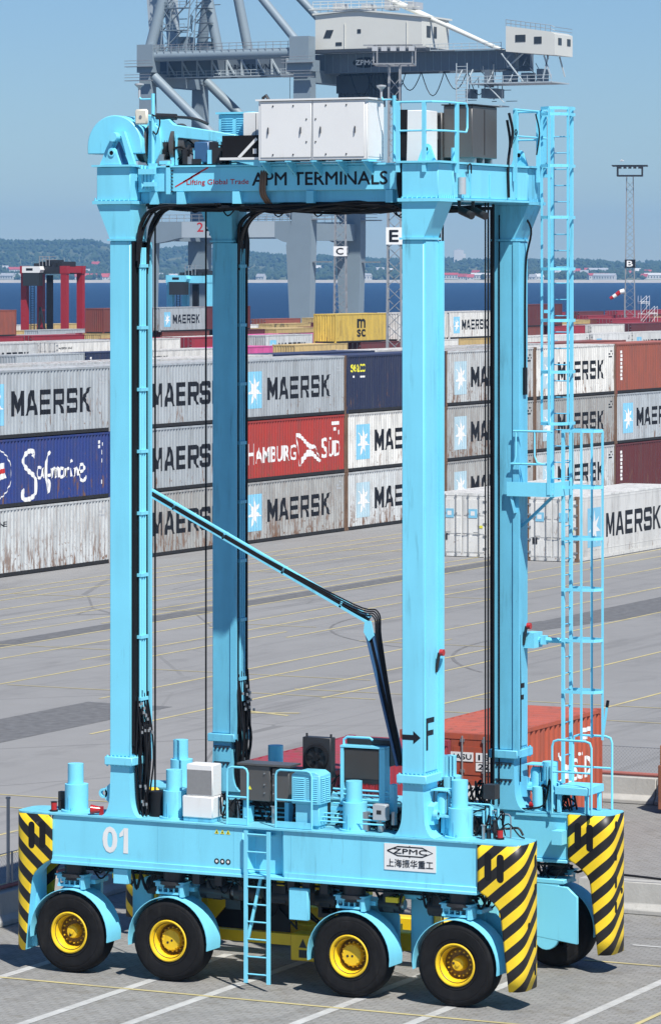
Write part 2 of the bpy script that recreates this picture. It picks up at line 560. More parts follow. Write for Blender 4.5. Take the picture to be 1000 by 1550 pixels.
def ground_mat(name, base, paver=False):
    m, nt, b = nodes_of(name)
    geo = N(nt, 'ShaderNodeNewGeometry')
    pos = geo.outputs['Position']
    big = noise(nt, mapping(nt, pos, (1, 0.45, 1)), 0.06, 5, 0.6)
    mid = noise(nt, pos, 0.6, 5, 0.65)
    fine = noise(nt, pos, 22, 3, 0.7)
    dk = tuple(c * 0.80 for c in base)
    lt = tuple(c * 1.12 for c in base)
    c = mixc(nt, ramp(nt, big, 0.3, 0.7), dk, lt)
    c = mixc(nt, 0.35, c, mixc(nt, mid, tuple(c_ * 0.6 for c_ in base), tuple(c_ * 1.35 for c_ in base)))
    # oil and rubber stains
    st = noise(nt, mapping(nt, pos, (0.7, 0.25, 1), loc=(3, 8, 0)), 0.55, 6, 0.7)
    c = mixc(nt, ramp(nt, st, 0.54, 0.80), c, tuple(c_ * 0.48 for c_ in base))
    st2 = noise(nt, mapping(nt, pos, (0.25, 1.1, 1), loc=(13, 2, 0)), 0.45, 6, 0.75)
    c = mixc(nt, ramp(nt, st2, 0.58, 0.78), c, tuple(c_ * (0.62 if paver else 0.66) for c_ in base))
    # tyre tracks: carriers run along the rows, so the rubber lies in long bands
    trk = noise(nt, mapping(nt, pos, (1.5, 0.035, 1), loc=(0.3, 5, 0)), 1.0, 4, 0.6)
    brk = noise(nt, mapping(nt, pos, (0.12, 0.05, 1), loc=(7, 1, 0)), 1.0, 3)
    tm = N(nt, 'ShaderNodeMath', operation='MULTIPLY')
    nt.links.new(ramp(nt, trk, 0.53, 0.68), tm.inputs[0])
    nt.links.new(ramp(nt, brk, 0.40, 0.62), tm.inputs[1])
    c = mixc(nt, tm.outputs[0], c, tuple(c_ * 0.60 for c_ in base))
    # fine cracks and joints
    vo = N(nt, 'ShaderNodeTexVoronoi', feature='DISTANCE_TO_EDGE')
    vo.inputs['Scale'].default_value = 0.16
    nt.links.new(mapping(nt, pos, (1, 0.6, 1)), vo.inputs['Vector'])
    ck = N(nt, 'ShaderNodeMath', operation='LESS_THAN')
    ck.inputs[1].default_value = 0.006
    nt.links.new(vo.outputs['Distance'], ck.inputs[0])
    ck2 = N(nt, 'ShaderNodeMath', operation='MULTIPLY')
    nt.links.new(ck.outputs[0], ck2.inputs[0])
    nt.links.new(ramp(nt, big, 0.45, 0.6), ck2.inputs[1])
    if not paver:
        c = mixc(nt, ck2.outputs[0], c, tuple(c_ * 0.6 for c_ in base))
    if paver:
        dirt = noise(nt, pos, 1.7, 6, 0.75)
        c = mixc(nt, ramp(nt, dirt, 0.52, 0.72), c, (0.15, 0.135, 0.105))
    c = mixc(nt, 0.25, c, mixc(nt, fine, tuple(c_ * 0.55 for c_ in base), tuple(c_ * 1.4 for c_ in base)))
    bp = N(nt, 'ShaderNodeBump')
    bp.inputs['Distance'].default_value = 0.01
    bp.inputs['Strength'].default_value = 0.35
    if paver:
        br = N(nt, 'ShaderNodeTexBrick')
        br.offset = 0.5
        br.inputs['Scale'].default_value = 1.0
        br.inputs['Brick Width'].default_value = 0.22
        br.inputs['Row Height'].default_value = 0.13
        br.inputs['Mortar Size'].default_value = 0.012
        br.inputs['Color1'].default_value = (1.12, 1.12, 1.1, 1)
        br.inputs['Color2'].default_value = (0.86, 0.86, 0.86, 1)
        br.inputs['Mortar'].default_value = (0.50, 0.48, 0.43, 1)
        nt.links.new(mapping(nt, pos, (1, 1, 1), (0, 0, 0.0)), br.inputs['Vector'])
        c = mixc(nt, 0.6, c, br.outputs['Color'], 'MULTIPLY')
        inv = N(nt, 'ShaderNodeMath', operation='SUBTRACT')
        inv.inputs[0].default_value = 1.0
        nt.links.new(br.outputs['Fac'], inv.inputs[1])
        nt.links.new(inv.outputs[0], bp.inputs['Height'])
    else:
        nt.links.new(fine, bp.inputs['Height'])
    nt.links.new(bp.outputs[0], b.inputs['Normal'])
    nt.links.new(c, b.inputs['Base Color'])
    b.inputs['Roughness'].default_value = 0.88
    MATS[name] = m

ground_mat('asphalt', (0.250, 0.249, 0.245))
ground_mat('pavers', (0.268, 0.264, 0.252), True)

QX = -312.0
ground = structure(MB().box(QX, 320, -320, 1600, -4.0, 0.0).build('ground', 'asphalt'))
apron = structure(MB().add([(-8.3, -90, 0.004), (70, -90, 0.004), (70, 23.2, 0.004), (-8.3, 23.2, 0.004)], [(0, 1, 2, 3)]).build('paved_apron', 'pavers'))
quay = MB().box(QX + 0.02, QX + 1.2, -320, 1600, 0.0, 0.25).build('quay_edge', 'concrete', ground)

def strip(name, x0, x1, y0, y1, z, mat, parent):
    return MB().add([(x0, y0, z), (x1, y0, z), (x1, y1, z), (x0, y1, z)], [(0, 1, 2, 3)]).build(name, mat, parent)

# asphalt repairs
def quadp(name, pts, z, mat, parent):
    return MB().add([(x, y, z) for x, y in pts], [tuple(range(len(pts)))]).build(name, mat, parent)
strip('asphalt_patch', -38.05, -36.95, 10, 150, 0.004, 'asphalt_patch', ground)
quadp('asphalt_patch', [(-25.9, 2), (-23.0, 2), (-23.0, 37.0), (-25.9, 37.1)], 0.004, 'asphalt_patch', ground)
quadp('asphalt_patch', [(-24.9, 65.8), (-24.3, 68), (-24.3, 110), (-21.9, 110), (-21.9, 70), (-22.9, 64.2)], 0.004, 'asphalt_patch', ground)
# yellow bay lines along the stacking rows
rows = [(-49.2, 20, 150), (-48.0, 40, 150), (-46.7, 20, 150), (-44.6, 30, 150), (-42.2, 20, 140), (-41.3, 58, 140), (-39.4, 20, 100), (-38.3, 60, 150),
        (-36.8, 20, 150), (-34.9, 20, 62), (-33.9, 60, 140), (-32.3, 48, 140), (-30.8, 25, 60), (-29.8, 58, 140), (-26.0, 38, 120), (-24.4, 44, 60), (-21.8, 30, 120), (-20.1, 41, 60), (-16.2, 40, 90), (-11.5, 30, 90)]
for x, a, b_ in rows:
    strip('yellow_line', x - 0.06, x + 0.06, a, b_, 0.008, 'line_yellow', ground)
for x0, x1, y in ((-37.6, -33.0, 51.4), (-48, -41.5, 70), (-45, -40.0, 84.5), (-47, -42.5, 98), (-35, -30.6, 62), (-34, -29.5, 76), (-29, -21, 46.3), (-30.5, -25.8, 40.2), (-27, -21.9, 58.0),
                  (-30, -9.0, 18.1), (-30, -9.0, 16.2), (-23, -18.5, 41.4), (-22, -17.8, 43.0), (-16, -4, 39.3), (-16, -4, 42.9), (-40, -36, 66)):
    strip('yellow_line', x0, x1, y - 0.05, y + 0.05, 0.0095, 'line_yellow', ground)
for x, a, b_ in ((-14.05, 4, 15.9), (-12.4, 3, 14), (-10.3, 2, 11)):
    strip('yellow_line', x - 0.05, x + 0.05, a, b_, 0.008, 'line_yellow', ground)
quadp('yellow_line', [(-20.8, 37.0), (-18.9, 36.3), (-18.9, 36.5), (-20.8, 37.2)], 0.008, 'line_yellow', ground)
quadp('yellow_line', [(-20.8, 36.2), (-18.9, 37.0), (-18.9, 37.2), (-20.8, 36.4)], 0.011, 'line_yellow', ground)
# bay lines on the apron
for x in (-4.8, -2.2, -0.6, 1.95, 3.7, 6.1, 8.7):
    strip('white_line', x - 0.10, x + 0.10, -12, 0.6 if x < 5 else 9, 0.010, 'line_white', apron)
strip('yellow_line', -8.2, 30, -3.42, -3.32, 0.014, 'line_yellow', apron)
strip('yellow_line', 4.0, 30, 2.85, 2.95, 0.014, 'line_yellow', apron)
strip('white_line', 4.2, 30, 4.75, 4.87, 0.014, 'line_white', apron)
strip('yellow_line', 7.13, 7.23, -9, 0.0, 0.018, 'line_yellow', apron)
# curved tyre marks swept across the yard
def arc_mark(cx, cy, r, a0, a1, w, parent=ground):
    vs, fs = [], []
    n = 28
    for i in range(n + 1):
        t = a0 + (a1 - a0) * i / n
        for q in (-w / 2, w / 2):
            vs.append((cx + (r + q) * math.cos(t), cy + (r + q) * math.sin(t), 0.006))
        if i:
            k = 2 * i
            fs.append((k - 2, k, k + 1, k - 1))
    MB().add(vs, fs).build('tyre_mark', 'tyre_mark', parent)
arc_mark(-20, 66.5, 11, PI * 1.0, PI * 1.36, 0.10)
arc_mark(-9, 60, 14, PI * 1.0, PI * 1.25, 0.12)

def sea_mat():
    m, nt, b = nodes_of('sea')
    geo = N(nt, 'ShaderNodeNewGeometry')
    pos = geo.outputs['Position']
    st = mapping(nt, pos, (0.05, 0.012, 0.05), (0, 0, -YAW))
    n1 = noise(nt, st, 1.0, 6, 0.6)
    n2 = noise(nt, mapping(nt, pos, (1, 1, 1), (0, 0, -YAW)), 0.25, 5, 0.7)
    c = mixc(nt, n1, (0.005, 0.023, 0.064), (0.010, 0.042, 0.108))
    nt.links.new(c, b.inputs['Base Color'])
    b.inputs['Roughness'].default_value = 0.45
    b.inputs['IOR'].default_value = 1.33
    bp = N(nt, 'ShaderNodeBump')
    bp.inputs['Strength'].default_value = 0.9
    bp.inputs['Distance'].default_value = 1.2
    nt.links.new(n2, bp.inputs['Height'])
    nt.links.new(bp.outputs[0], b.inputs['Normal'])
    MATS['sea'] = m
sea_mat()
structure(MB().add([rf(-2600, -400, -2.5), rf(2600, -400, -2.5), rf(2600, 6200, -2.5), rf(-2600, 6200, -2.5)], [(0, 1, 2, 3)]).build('sea', 'sea'))

# far shore: beach, plain and wooded hills
def prof(px):
    pts = [(-400, 62), (-150, 70), (0, 80), (70, 83), (135, 81), (175, 66), (235, 62), (300, 66), (340, 58), (420, 52), (600, 44), (700, 38), (800, 40), (900, 38), (1000, 36), (1200, 42), (1500, 40)]
    for (a, ha), (b, hb) in zip(pts, pts[1:]):
        if a <= px <= b:
            t = (px - a) / (b - a)
            t = t * t * (3 - 2 * t)
            return ha + (hb - ha) * t
    return 45
def hill_h(r, d):
    px = 500 + r / d * 5950
    top = prof(px) - 9
    t = max(0.0, min(1.0, (d - 6050) / 1700))
    t = t * t * (3 - 2 * t)
    z = 1.2 + 5 * max(0, min(1, (d - 5800) / 200)) + (top - 6) * t
    z += 3.0 * t * math.sin(r * 0.011 + d * 0.003) + 2.0 * t * math.sin(r * 0.027 + 1.3)
    if d < 5790:
        z = -3.4 + (d - 5740) / 50 * 4.6
    return z
def land_mat():
    m, nt, b = nodes_of('land')
    geo = N(nt, 'ShaderNodeNewGeometry')
    pos = geo.outputs['Position']
    n1 = noise(nt, mapping(nt, pos, (1, 0.4, 1), (0, 0, -YAW)), 0.006, 4)
    c = mixc(nt, ramp(nt, n1, 0.45, 0.6), (0.045, 0.075, 0.03), (0.16, 0.17, 0.065))
    nt.links.new(c, b.inputs['Base Color'])
    b.inputs['Roughness'].default_value = 0.95
    MATS['land'] = m
land_mat()
ds = [5740, 5765, 5790, 5830, 5900, 6000] + [6000 + 130 * i for i in range(1, 21)]
rs = [-1700 + 50 * i for i in range(69)]
vs = [rf(r, d, hill_h(r, d)) for d in ds for r in rs]
nr = len(rs)
fs = [(j * nr + i, j * nr + i + 1, (j + 1) * nr + i + 1, (j + 1) * nr + i) for j in range(len(ds) - 1) for i in range(nr - 1)]
structure(MB().add(vs, fs, True).build('hills', 'land'))
bs = [rf(r, d, hill_h(r, d) + 0.3) for d in (5745, 5790, 5806) for r in rs]
structure(MB().add(bs, [f for f in fs if max(f) < 3 * nr], True).build('beach', 'sand'))

def foliage_mat(name, a, b_):
    m, nt, b = nodes_of(name)
    geo = N(nt, 'ShaderNodeNewGeometry')
    n1 = noise(nt, geo.outputs['Position'], 0.03, 4)
    n2 = noise(nt, geo.outputs['Position'], 0.4, 3)
    c = mixc(nt, n1, a, b_)
    c = mixc(nt, 0.5, c, mixc(nt, n2, tuple(x * 0.5 for x in a), tuple(x * 1.5 for x in b_)))
    nt.links.new(c, b.inputs['Base Color'])
    b.inputs['Roughness'].default_value = 0.9
    MATS[name] = m
foliage_mat('forest', (0.022, 0.045, 0.016), (0.055, 0.085, 0.026))

ico = bmesh.new()
bmesh.ops.create_icosphere(ico, subdivisions=1, radius=1.0)
IV = [v.co.copy() for v in ico.verts]
IF = [tuple(v.index for v in f.verts) for f in ico.faces]
ico.free()
rng = random.Random(3)
fm = MB()
for i in range(8500):
    u = rng.random()
    d = 5825 + (8400 - 5825) * u ** 1.3
    r = (rng.random() * 2 - 1) * (0.115 * d)
    dens = math.sin(r * 0.013 + d * 0.004) + math.sin(r * 0.031 - d * 0.0055 + 2) * 0.8 + rng.uniform(-1.2, 1.2)
    if d < 7300 and dens < -0.9:
        continue
    h = rng.uniform(4.5, 10)
    w = rng.uniform(2.6, 6)
    z = hill_h(r, d)
    px, py, _ = rf(r, d)
    vv = [(px + p.x * w * rng.uniform(0.75, 1.2), py + p.y * w * rng.uniform(0.75, 1.2), z + h * 0.45 + p.z * h * 0.55 * rng.uniform(0.75, 1.25)) for p in IV]
    fm.add(vv, IF)
fo = fm.build('forest', 'forest')
fo['kind'] = 'stuff'
fo['label'] = 'dark green woodland covering the far shore and its hills'
fo['category'] = 'woodland'

# houses on the far shore
def house_mesh(w, l, h, rh):
    wall = MB().box(-l / 2, l / 2, -w / 2, w / 2, 0, h)
    wall.prism([(-w / 2, h), (w / 2, h), (0, h + rh)], 'yz', -l / 2 + 0.05, l / 2 - 0.05)
    roof = MB().prism([(-w / 2 - 0.5, h - 0.35), (0, h + rh + 0.1), (w / 2 + 0.5, h - 0.35), (w / 2 + 0.5, h + 0.05), (0, h + rh + 0.55), (-w / 2 - 0.5, h + 0.05)], 'yz', -l / 2 - 0.4, l / 2 + 0.4)
    win = MB()
    for k in range(max(2, int(l / 4))):
        x = -l / 2 + (k + 0.5) * l / max(2, int(l / 4))
        win.box(x - 0.7, x + 0.7, -w / 2 - 0.06, -w / 2 + 0.05, h * 0.35, h * 0.75)
    return wall.mesh('wall'), roof.mesh('roof'), win.mesh('window')
HM = [house_mesh(8, 13, 5, 4), house_mesh(10, 22, 6, 3.5), house_mesh(9, 34, 7, 2.6), house_mesh(7, 10, 4.5, 4)]
plain('window_dark', (0.03, 0.035, 0.04), 0.3)
hr = random.Random(11)
spots = []
for px in (12, 25, 60, 118, 128, 142, 158, 160, 232, 240, 262, 285, 395, 455, 460, 545, 552, 660, 676, 690, 700, 712, 730, 806, 815, 905, 915, 922, 975, 985, 992, 1010, -20):
    spots.append((px, 5815 + hr.uniform(0, 60)))
for px in (8, 22, 130, 145, 480, 575, 590, 660, 720, 740, 840, 850, 862, 872, 884, 890, 905, 930, 950, 965, 980):
    spots.append((px, hr.uniform(6150, 6600)))
HC = {}
ordn = ['first', 'second', 'third', 'fourth', 'fifth', 'sixth', 'seventh', 'eighth', 'ninth', 'tenth', 'eleventh', 'twelfth', 'thirteenth', 'fourteenth']
spots.sort()
for px, d in spots:
    r = (px - 500) / 5950 * d
    kind = hr.choice([0, 0, 1, 3, 3, 2 if d < 6000 else 0])
    big = px in (915, 905, 545, 730)
    kind = 2 if big else kind
    roofm = hr.choice(['roof_red', 'roof_grey', 'roof_grey', 'house_white'])
    if px in (118, 128, 142, 158, 160, 676, 690): roofm = 'roof_red'
    place = 'beach' if d < 6000 else 'slope'
    side = 'left of the near leg' if px < 170 else 'between the left legs' if px < 330 else 'in the middle gap' if px < 610 else 'between the right legs' if px < 750 else 'behind the ladder' if px < 880 else 'beside the lattice mast'
    base = '%swhite %s roofed house on the far %s %s' % ('long ' if kind == 2 else '', {'roof_red': 'red', 'roof_grey': 'grey', 'house_white': 'pale'}[roofm], place, side)
    HC[base] = HC.get(base, 0) + 1
    t = thing('house', ordn[HC[base] - 1] + ' ' + base, 'house', rf(r, d, hill_h(r, d) - 0.4), YAW + hr.uniform(-0.5, 0.5), 'houses on the far shore')
    w_, r_, n_ = HM[kind]
    obj('wall', w_, 'house_white', t)
    obj('roof', r_, roofm, t)
    obj('window', n_, 'window_dark', t)
# landmark slab block on the right-hand ridge and a bare quarry face on the left hill
t = thing('tower_block', 'pale tower block on the far ridge right of the near leg', 'building', rf((695 - 500) / 5950 * 7600, 7600, hill_h((695 - 500) / 5950 * 7600, 7600)), YAW)
MB().box(-11, 8, -8, 8, 0, 24).box(-4, 12, -6, 10, 0, 17).build('wall', 'house_white', t)
MB().box(-6, 2, -5, 5, 24, 27).build('roof', 'roof_grey', t)

# haze: one closed box of even thin air round camera, yard, sea and hills
hz = MB().add([rf(r, d, z) for z in (-6.0, 150.0) for d in (-450, 9100) for r in (-3000, 3000)],
              [(0, 2, 3, 1), (4, 5, 7, 6), (0, 1, 5, 4), (1, 3, 7, 5), (3, 2, 6, 7), (2, 0, 4, 6)])
hm = bpy.data.materials.new('haze')
hm.use_nodes = True
hn = hm.node_tree
hn.nodes.clear()
pv = hn.nodes.new('ShaderNodeVolumePrincipled')
pv.inputs['Color'].default_value = (0.25, 0.56, 1.0, 1)
pv.inputs['Density'].default_value = 0.00009
pv.inputs['Anisotropy'].default_value = 0.0
ho_ = hn.nodes.new('ShaderNodeOutputMaterial')
hn.links.new(pv.outputs[0], ho_.inputs['Volume'])
MATS['haze'] = hm
hzo = hz.build('haze', 'haze')
hzo['kind'] = 'stuff'
hzo['label'] = 'thin pale blue haze lying over the yard, sea and hills'
hzo['category'] = 'haze'

# ---------------------------------------------------------------- fence, concrete blocks, rusty box
blk = MB()
blk.prism([(-0.36, 0), (0.36, 0), (0.36, 0.10), (0.24, 0.20), (0.19, 0.62), (-0.19, 0.62), (-0.24, 0.20), (-0.36, 0.10)], 'yz', -1.24, 1.24)
blk.box(-1.2, 1.2, -0.20, 0.20, 0.30, 0.335)
blk_me = blk.mesh('concrete_block')
def block(x, y, rz, label):
    o = obj('concrete_block', blk_me, 'concrete')
    o.location = (x, y, 0.004)
    o.rotation_euler = (0, 0, rz)
    tag(o, label, 'concrete barrier', 'concrete blocks carrying the yard fence')
    md = o.modifiers.new('bevel', 'BEVEL'); md.width = 0.02; md.segments = 1
for k in range(9):
    block(-7.9, 1.0 + 2.5 * k, PI / 2, 'grey concrete barrier under the left fence, %s from the camera side' % ordn[k])
for k in range(7):
    block(-6.3 + 2.5 * k, 23.6, 0, 'grey concrete barrier under the rear fence behind the red container, %s from its left end' % ordn[k])
for k in range(4):
    block(2.9 + 2.5 * k, 8.5, 0, 'low grey concrete barrier right of the striped far bumper, %s from it' % ordn[k])

def fence(x, y, rz, n, label, tall=0):
    t = thing('wire_fence', label, 'fence', (x, y, 0.62), rz, 'wire fences on the concrete blocks')
    pm = MB().cyl((0, 0, 0), (0, 0, 0.72), 0.022, n=8).mesh('post')
    wm = MB()
    Lb, hb, st = 2.5, 0.60, 0.09
    def seg(a, b):
        d = Vector((b[0] - a[0], 0, b[1] - a[1])).normalized()
        s = Vector((-d.z, 0, d.x)) * 0.0022
        A, B = Vector((a[0], 0, a[1])), Vector((b[0], 0, b[1]))
        wm.add([A - s, A + s, B + s, B - s], [(0, 1, 2, 3)])
    k = -hb
    while k < Lb:
        x0, x1 = max(k, 0), min(k + hb, Lb)
        seg((x0, 0.1 + x0 - k), (x1, 0.1 + x1 - k))
        seg((Lb - x0, 0.1 + x0 - k), (Lb - x1, 0.1 + x1 - k))
        k += st
    wme = wm.mesh('wire_mesh')
    for i in range(n + 1):
        p = obj('post', pm, 'galvanised', t); p.location = (i * Lb, 0, 0)
        if i < n:
            w = obj('wire_mesh', wme, 'galvanised', t); w.location = (i * Lb, 0, 0)
    MB().cyl((0, 0, 0.06), (n * Lb, 0, 0.06), 0.045, n=8).build('lower_rail', 'red_pipe', t)
    MB().cyl((0, 0, 0.71), (n * Lb, 0, 0.71), 0.010, n=6).build('top_rail', 'galvanised', t)
    if tall: MB().cyl((tall, 0.06, 0), (tall, 0.06, 1.75), 0.035, n=8).cyl((tall, 0.06, 1.75), (tall, 0.06, 1.79), 0.05, n=8).build('tall_post', 'galvanised', t)
fence(-7.9, -0.2, PI / 2, 9, 'wire mesh fence on concrete blocks running along the left side', 2.45)
fence(-7.5, 23.6, 0, 7, 'wire mesh fence on concrete blocks behind the red container')
MB().tube(smooth_path([(2.0, 8.45, 0.66), (2.6, 8.3, 0.75), (4.2, 8.42, 0.67), (6.5, 8.5, 0.66), (11, 8.4, 0.67)], 5), 0.025).build('rubber_hose', 'cable').location = (0, 0, 0)
tag(bpy.data.objects['rubber_hose'], 'black hose lying along the low concrete barrier at right', 'hose')

t = thing('rusty_box', 'tall rusty brown steel box by the fence at the right edge', 'box', (-1.0, 22.6, 0.004))
MB().box(-0.9, 0.9, -0.7, 0.7, 0.1, 1.15).box(-0.92, -0.80, -0.72, 0.72, 0.1, 1.15).box(0.80, 0.92, -0.72, 0.72, 0.1, 1.15).build('box_body', 'rust_box', t, bevel=0.02)
MB().box(-0.88, 0.88, -0.69, 0.69, 1.153, 1.62).build('box_top', 'rust_top', t, bevel=0.02)
MB().box(-0.7, -0.5, -0.7, 0.7, 0, 0.1).box(0.5, 0.7, -0.7, 0.7, 0, 0.1).build('skid', 'rust_box', t)
# ---------------------------------------------------------------- shipping containers
CH = 2.875
PIT = 0.278
def depth(y):
    t = y % PIT
    if t < 0.104: return 0.0
    if t < 0.139: return 0.046 * (t - 0.104) / 0.035
    if t < 0.243: return 0.046
    return 0.046 * (PIT - t) / 0.035
def breaks(a, b):
    out = []
    k = math.floor(a / PIT)
    while k * PIT < b:
        for q in (0, 0.104, 0.139, 0.243):
            y = k * PIT + q
            if a < y < b: out.append(y)
        k += 1
    return [a] + out + [b]
FX = 1.205            # outermost plane of the side corrugation
def corr_wall(a, b, z0, z1, place):
    mb = MB()
    ys = breaks(a, b)
    vs = []
    for y in ys:
        vs += [place(y, depth(y), z0), place(y, depth(y), z1)]
    return mb.add(vs, [(2 * i, 2 * i + 2, 2 * i + 3, 2 * i + 1) for i in range(len(ys) - 1)])

CM = {}
def cmesh(L, H):
    key = (L, H)
    if key in CM: return CM[key]
    h = L / 2
    d = {}
    m = MB()
    for sx in (-1, 1):
        for sy in (-1, 1):
            m.box(sx * 1.22, sx * 1.13, sy * h, sy * (h - 0.13), 0.12, H - 0.12)
            for z in (0, H - 0.12):
                m.box(sx * 1.222, sx * 1.05, sy * (h + 0.002), sy * (h - 0.175), z, z + 0.12)
    d['corner_post'] = m.mesh('corner_post')
    m = MB()
    for sx in (-1, 1):
        m.box(sx * 1.215, sx * 1.15, -h + 0.18, h - 0.18, H - 0.10, H - 0.015)
    for sy in (-1, 1):
        m.box(-1.05, 1.05, sy * (h - 0.01), sy * (h - 0.10), H - 0.14, H - 0.015)
    d['top_rail'] = m.mesh('top_rail')
    m = MB()
    for sx in (-1, 1):
        m.box(sx * 1.215, sx * 1.13, -h + 0.18, h - 0.18, 0.02, 0.17)
    for sy in (-1, 1):
        m.box(-1.05, 1.05, sy * (h - 0.01), sy * (h - 0.12), 0.02, 0.16)
    m.box(-1.12, 1.12, -h + 0.13, h - 0.13, 0.10, 0.15)
    d['bottom_rail'] = m.mesh('bottom_rail')
    d['side'] = corr_wall(-h + 0.13, h - 0.13, 0.165, H - 0.095, lambda y, q, z: (FX - q, y, z)).mesh('side_panel')
    d['side_back'] = corr_wall(-h + 0.13, h - 0.13, 0.165, H - 0.095, lambda y, q, z: (-FX + q, y, z)).mesh('side_panel')
    d['flat'] = MB().box(1.16, 1.205, -h + 0.13, h - 0.13, 0.165, H - 0.095).box(1.17, 1.212, -h + 0.14, h - 0.14, 0.42, 0.45).box(1.17, 1.212, -h + 0.14, h - 0.14, H - 0.22, H - 0.19).mesh('side_panel')
    d['flat_back'] = MB().box(-1.16, -1.205, -h + 0.13, h - 0.13, 0.165, H - 0.095).mesh('side_panel')
    m = MB()
    n = int(L / 0.42)
    vs, fs = [], []
    for i in range(n * 4 + 1):
        y = -h + 0.1 + (L - 0.2) * i / (n * 4)
        z = H - 0.012 - (0.018 if i % 4 in (1, 2) else 0)
        vs += [(-1.16, y, z), (1.16, y, z)]
        if i: fs.append((2 * i - 2, 2 * i - 1, 2 * i + 1, 2 * i))
    d['roof'] = m.add(vs, fs).mesh('roof')
    d['end'] = corr_wall(-1.13, 1.13, 0.16, H - 0.14, lambda y, q, z: (y, -h + 0.02 + q, z)).mesh('end_panel')
    d['end_back'] = corr_wall(-1.13, 1.13, 0.16, H - 0.14, lambda y, q, z: (y, h - 0.02 - q, z)).mesh('end_panel')
    for nm, s in (('door_l', -1), ('door_r', 1)):
        m = MB().box(s * 1.12, s * 0.012, -h + 0.05, -h + 0.02, 0.17, H - 0.15)
        if True:
            for q in range(3):
                a = 0.22 + q * (H - 0.4) / 3
                m.box(s * 1.06, s * 0.07, -h + 0.02, -h + 0.006, a, a + (H - 0.4) / 3 - 0.12)
        d[nm] = m.mesh('door')
        r = MB()
        for x in (0.30, 0.82):
            r.cyl((s * x, -h - 0.02, 0.05), (s * x, -h - 0.02, H - 0.06), 0.02, n=6)
            for z in (0.12, H * 0.36, H * 0.68, H - 0.16):
                r.box(s * x - 0.05, s * x + 0.05, -h - 0.03, -h + 0.004, z - 0.035, z + 0.035)
        for x in (0.30, 0.82):
            r.box(s * (x - 0.02), s * (x - 0.26), -h - 0.045, -h - 0.03, 1.0 + 0.1 * x, 1.035 + 0.1 * x)
        d['rods_' + nm] = r.mesh('lock_rod')
        g = MB()
        for z in (0.4, 0.95, 1.5, 2.05, 2.5):
            if z < H - 0.2: g.box(s * 1.20, s * 1.02, -h - 0.02, -h + 0.004, z - 0.04, z + 0.04)
        d['hinge_' + nm] = g.mesh('hinge')
    hull = MB()
    hull.box(-1.2, 1.2, -h, h, 0.0, H - 0.01)
    d['hull'] = hull.mesh('shipping_container')
    CM[key] = d
    return d

def corr_decal(geo, name, L, flat=False, lift=0.006):
    """lay flat (y, z) figure onto the corrugated +x side, cut along every fold"""
    vs, fs = geo
    bm = bmesh.new()
    bv = [bm.verts.new((u, v, 0)) for u, v in vs]
    for f in fs:
        try: bm.faces.new([bv[i] for i in f])
        except ValueError: pass
    if not flat:
        a, b = min(v[0] for v in vs), max(v[0] for v in vs)
        for y in breaks(a, b)[1:-1]:
            bmesh.ops.bisect_plane(bm, geom=bm.verts[:] + bm.edges[:] + bm.faces[:], plane_co=(y, 0, 0), plane_no=(1, 0, 0), dist=1e-5)
    for v in bm.verts:
        y, z = v.co.x, v.co.y
        v.co = (FX - (0 if flat else depth(y)) + lift, y, z)
    bmesh.ops.triangulate(bm, faces=bm.faces, ngon_method='EAR_CLIP')
    me = bpy.data.meshes.new(name)
    bm.to_mesh(me)
    bm.free()
    return me

GL = {
 'M': [[(0, 0), (0, 1), (.27, 1), (.5, .42), (.73, 1), (1, 1), (1, 0), (.79, 0), (.79, .60), (.58, .10), (.42, .10), (.21, .60), (.21, 0)]],
 'A': [[(0, 0), (.33, 1), (.67, 1), (1, 0), (.76, 0), (.5, .80), (.24, 0)], [(.305, .2), (.695, .2), (.6365, .38), (.3635, .38)]],
 'E': [[(0, 0), (.22, 0), (.22, .2), (.22, .4), (.22, .6), (.22, .8), (.22, 1), (0, 1)], [(.22, 0), (.92, 0), (.92, .2), (.22, .2)], [(.22, .4), (.84, .4), (.84, .6), (.22, .6)], [(.22, .8), (.92, .8), (.92, 1), (.22, 1)]],
 'R': [[(0, 0), (.22, 0), (.22, 1), (0, 1)], [(.22, .8), (.78, .8), (1, .8), (1, .87), (.87, 1), (.22, 1)], [(.78, .56), (1, .56), (1, .8), (.78, .8)],
       [(.22, .36), (.48, .36), (.74, .36), (.87, .36), (1, .49), (1, .56), (.78, .56), (.22, .56)], [(.48, .36), (.75, 0), (1, 0), (.74, .36)]],
 'S': [[(.1, 0), (.87, 0), (1, .13), (1, .2), (0, .2), (0, .1)], [(0, .2), (.22, .2), (.22, .3), (0, .3)], [(.78, .2), (1, .2), (1, .4), (.78, .4)],
       [(0, .6), (0, .52), (.13, .4), (1, .4), (1, .48), (.87, .6)], [(0, .6), (.22, .6), (.22, .8), (0, .8)], [(0, .8), (1, .8), (1, .9), (.9, 1), (.13, 1), (0, .87)], [(.78, .7), (1, .7), (1, .8), (.78, .8)]],
 'K': [[(0, 0), (.22, 0), (.22, 1), (0, 1)], [(.22, .36), (.48, .573), (1, 1), (.72, 1), (.22, .60)], [(.36, .475), (.72, 0), (1, 0), (.48, .573)]],
}
def maersk_geo(y0, y1, z0, z1):
    vs, fs = [], []
    w = (y1 - y0) / 6.0
    for i, ch in enumerate('MAERSK'):
        for poly in GL[ch]:
            k = len(vs)
            vs += [(y0 + w * (i + 0.07 + 0.86 * u), z0 + v * (z1 - z0)) for u, v in poly]
            fs.append(tuple(range(k, len(vs))))
    return vs, fs
def rect(y0, y1, z0, z1):
    return [(y0, z0), (y1, z0), (y1, z1), (y0, z1)], [(0, 1, 2, 3)]
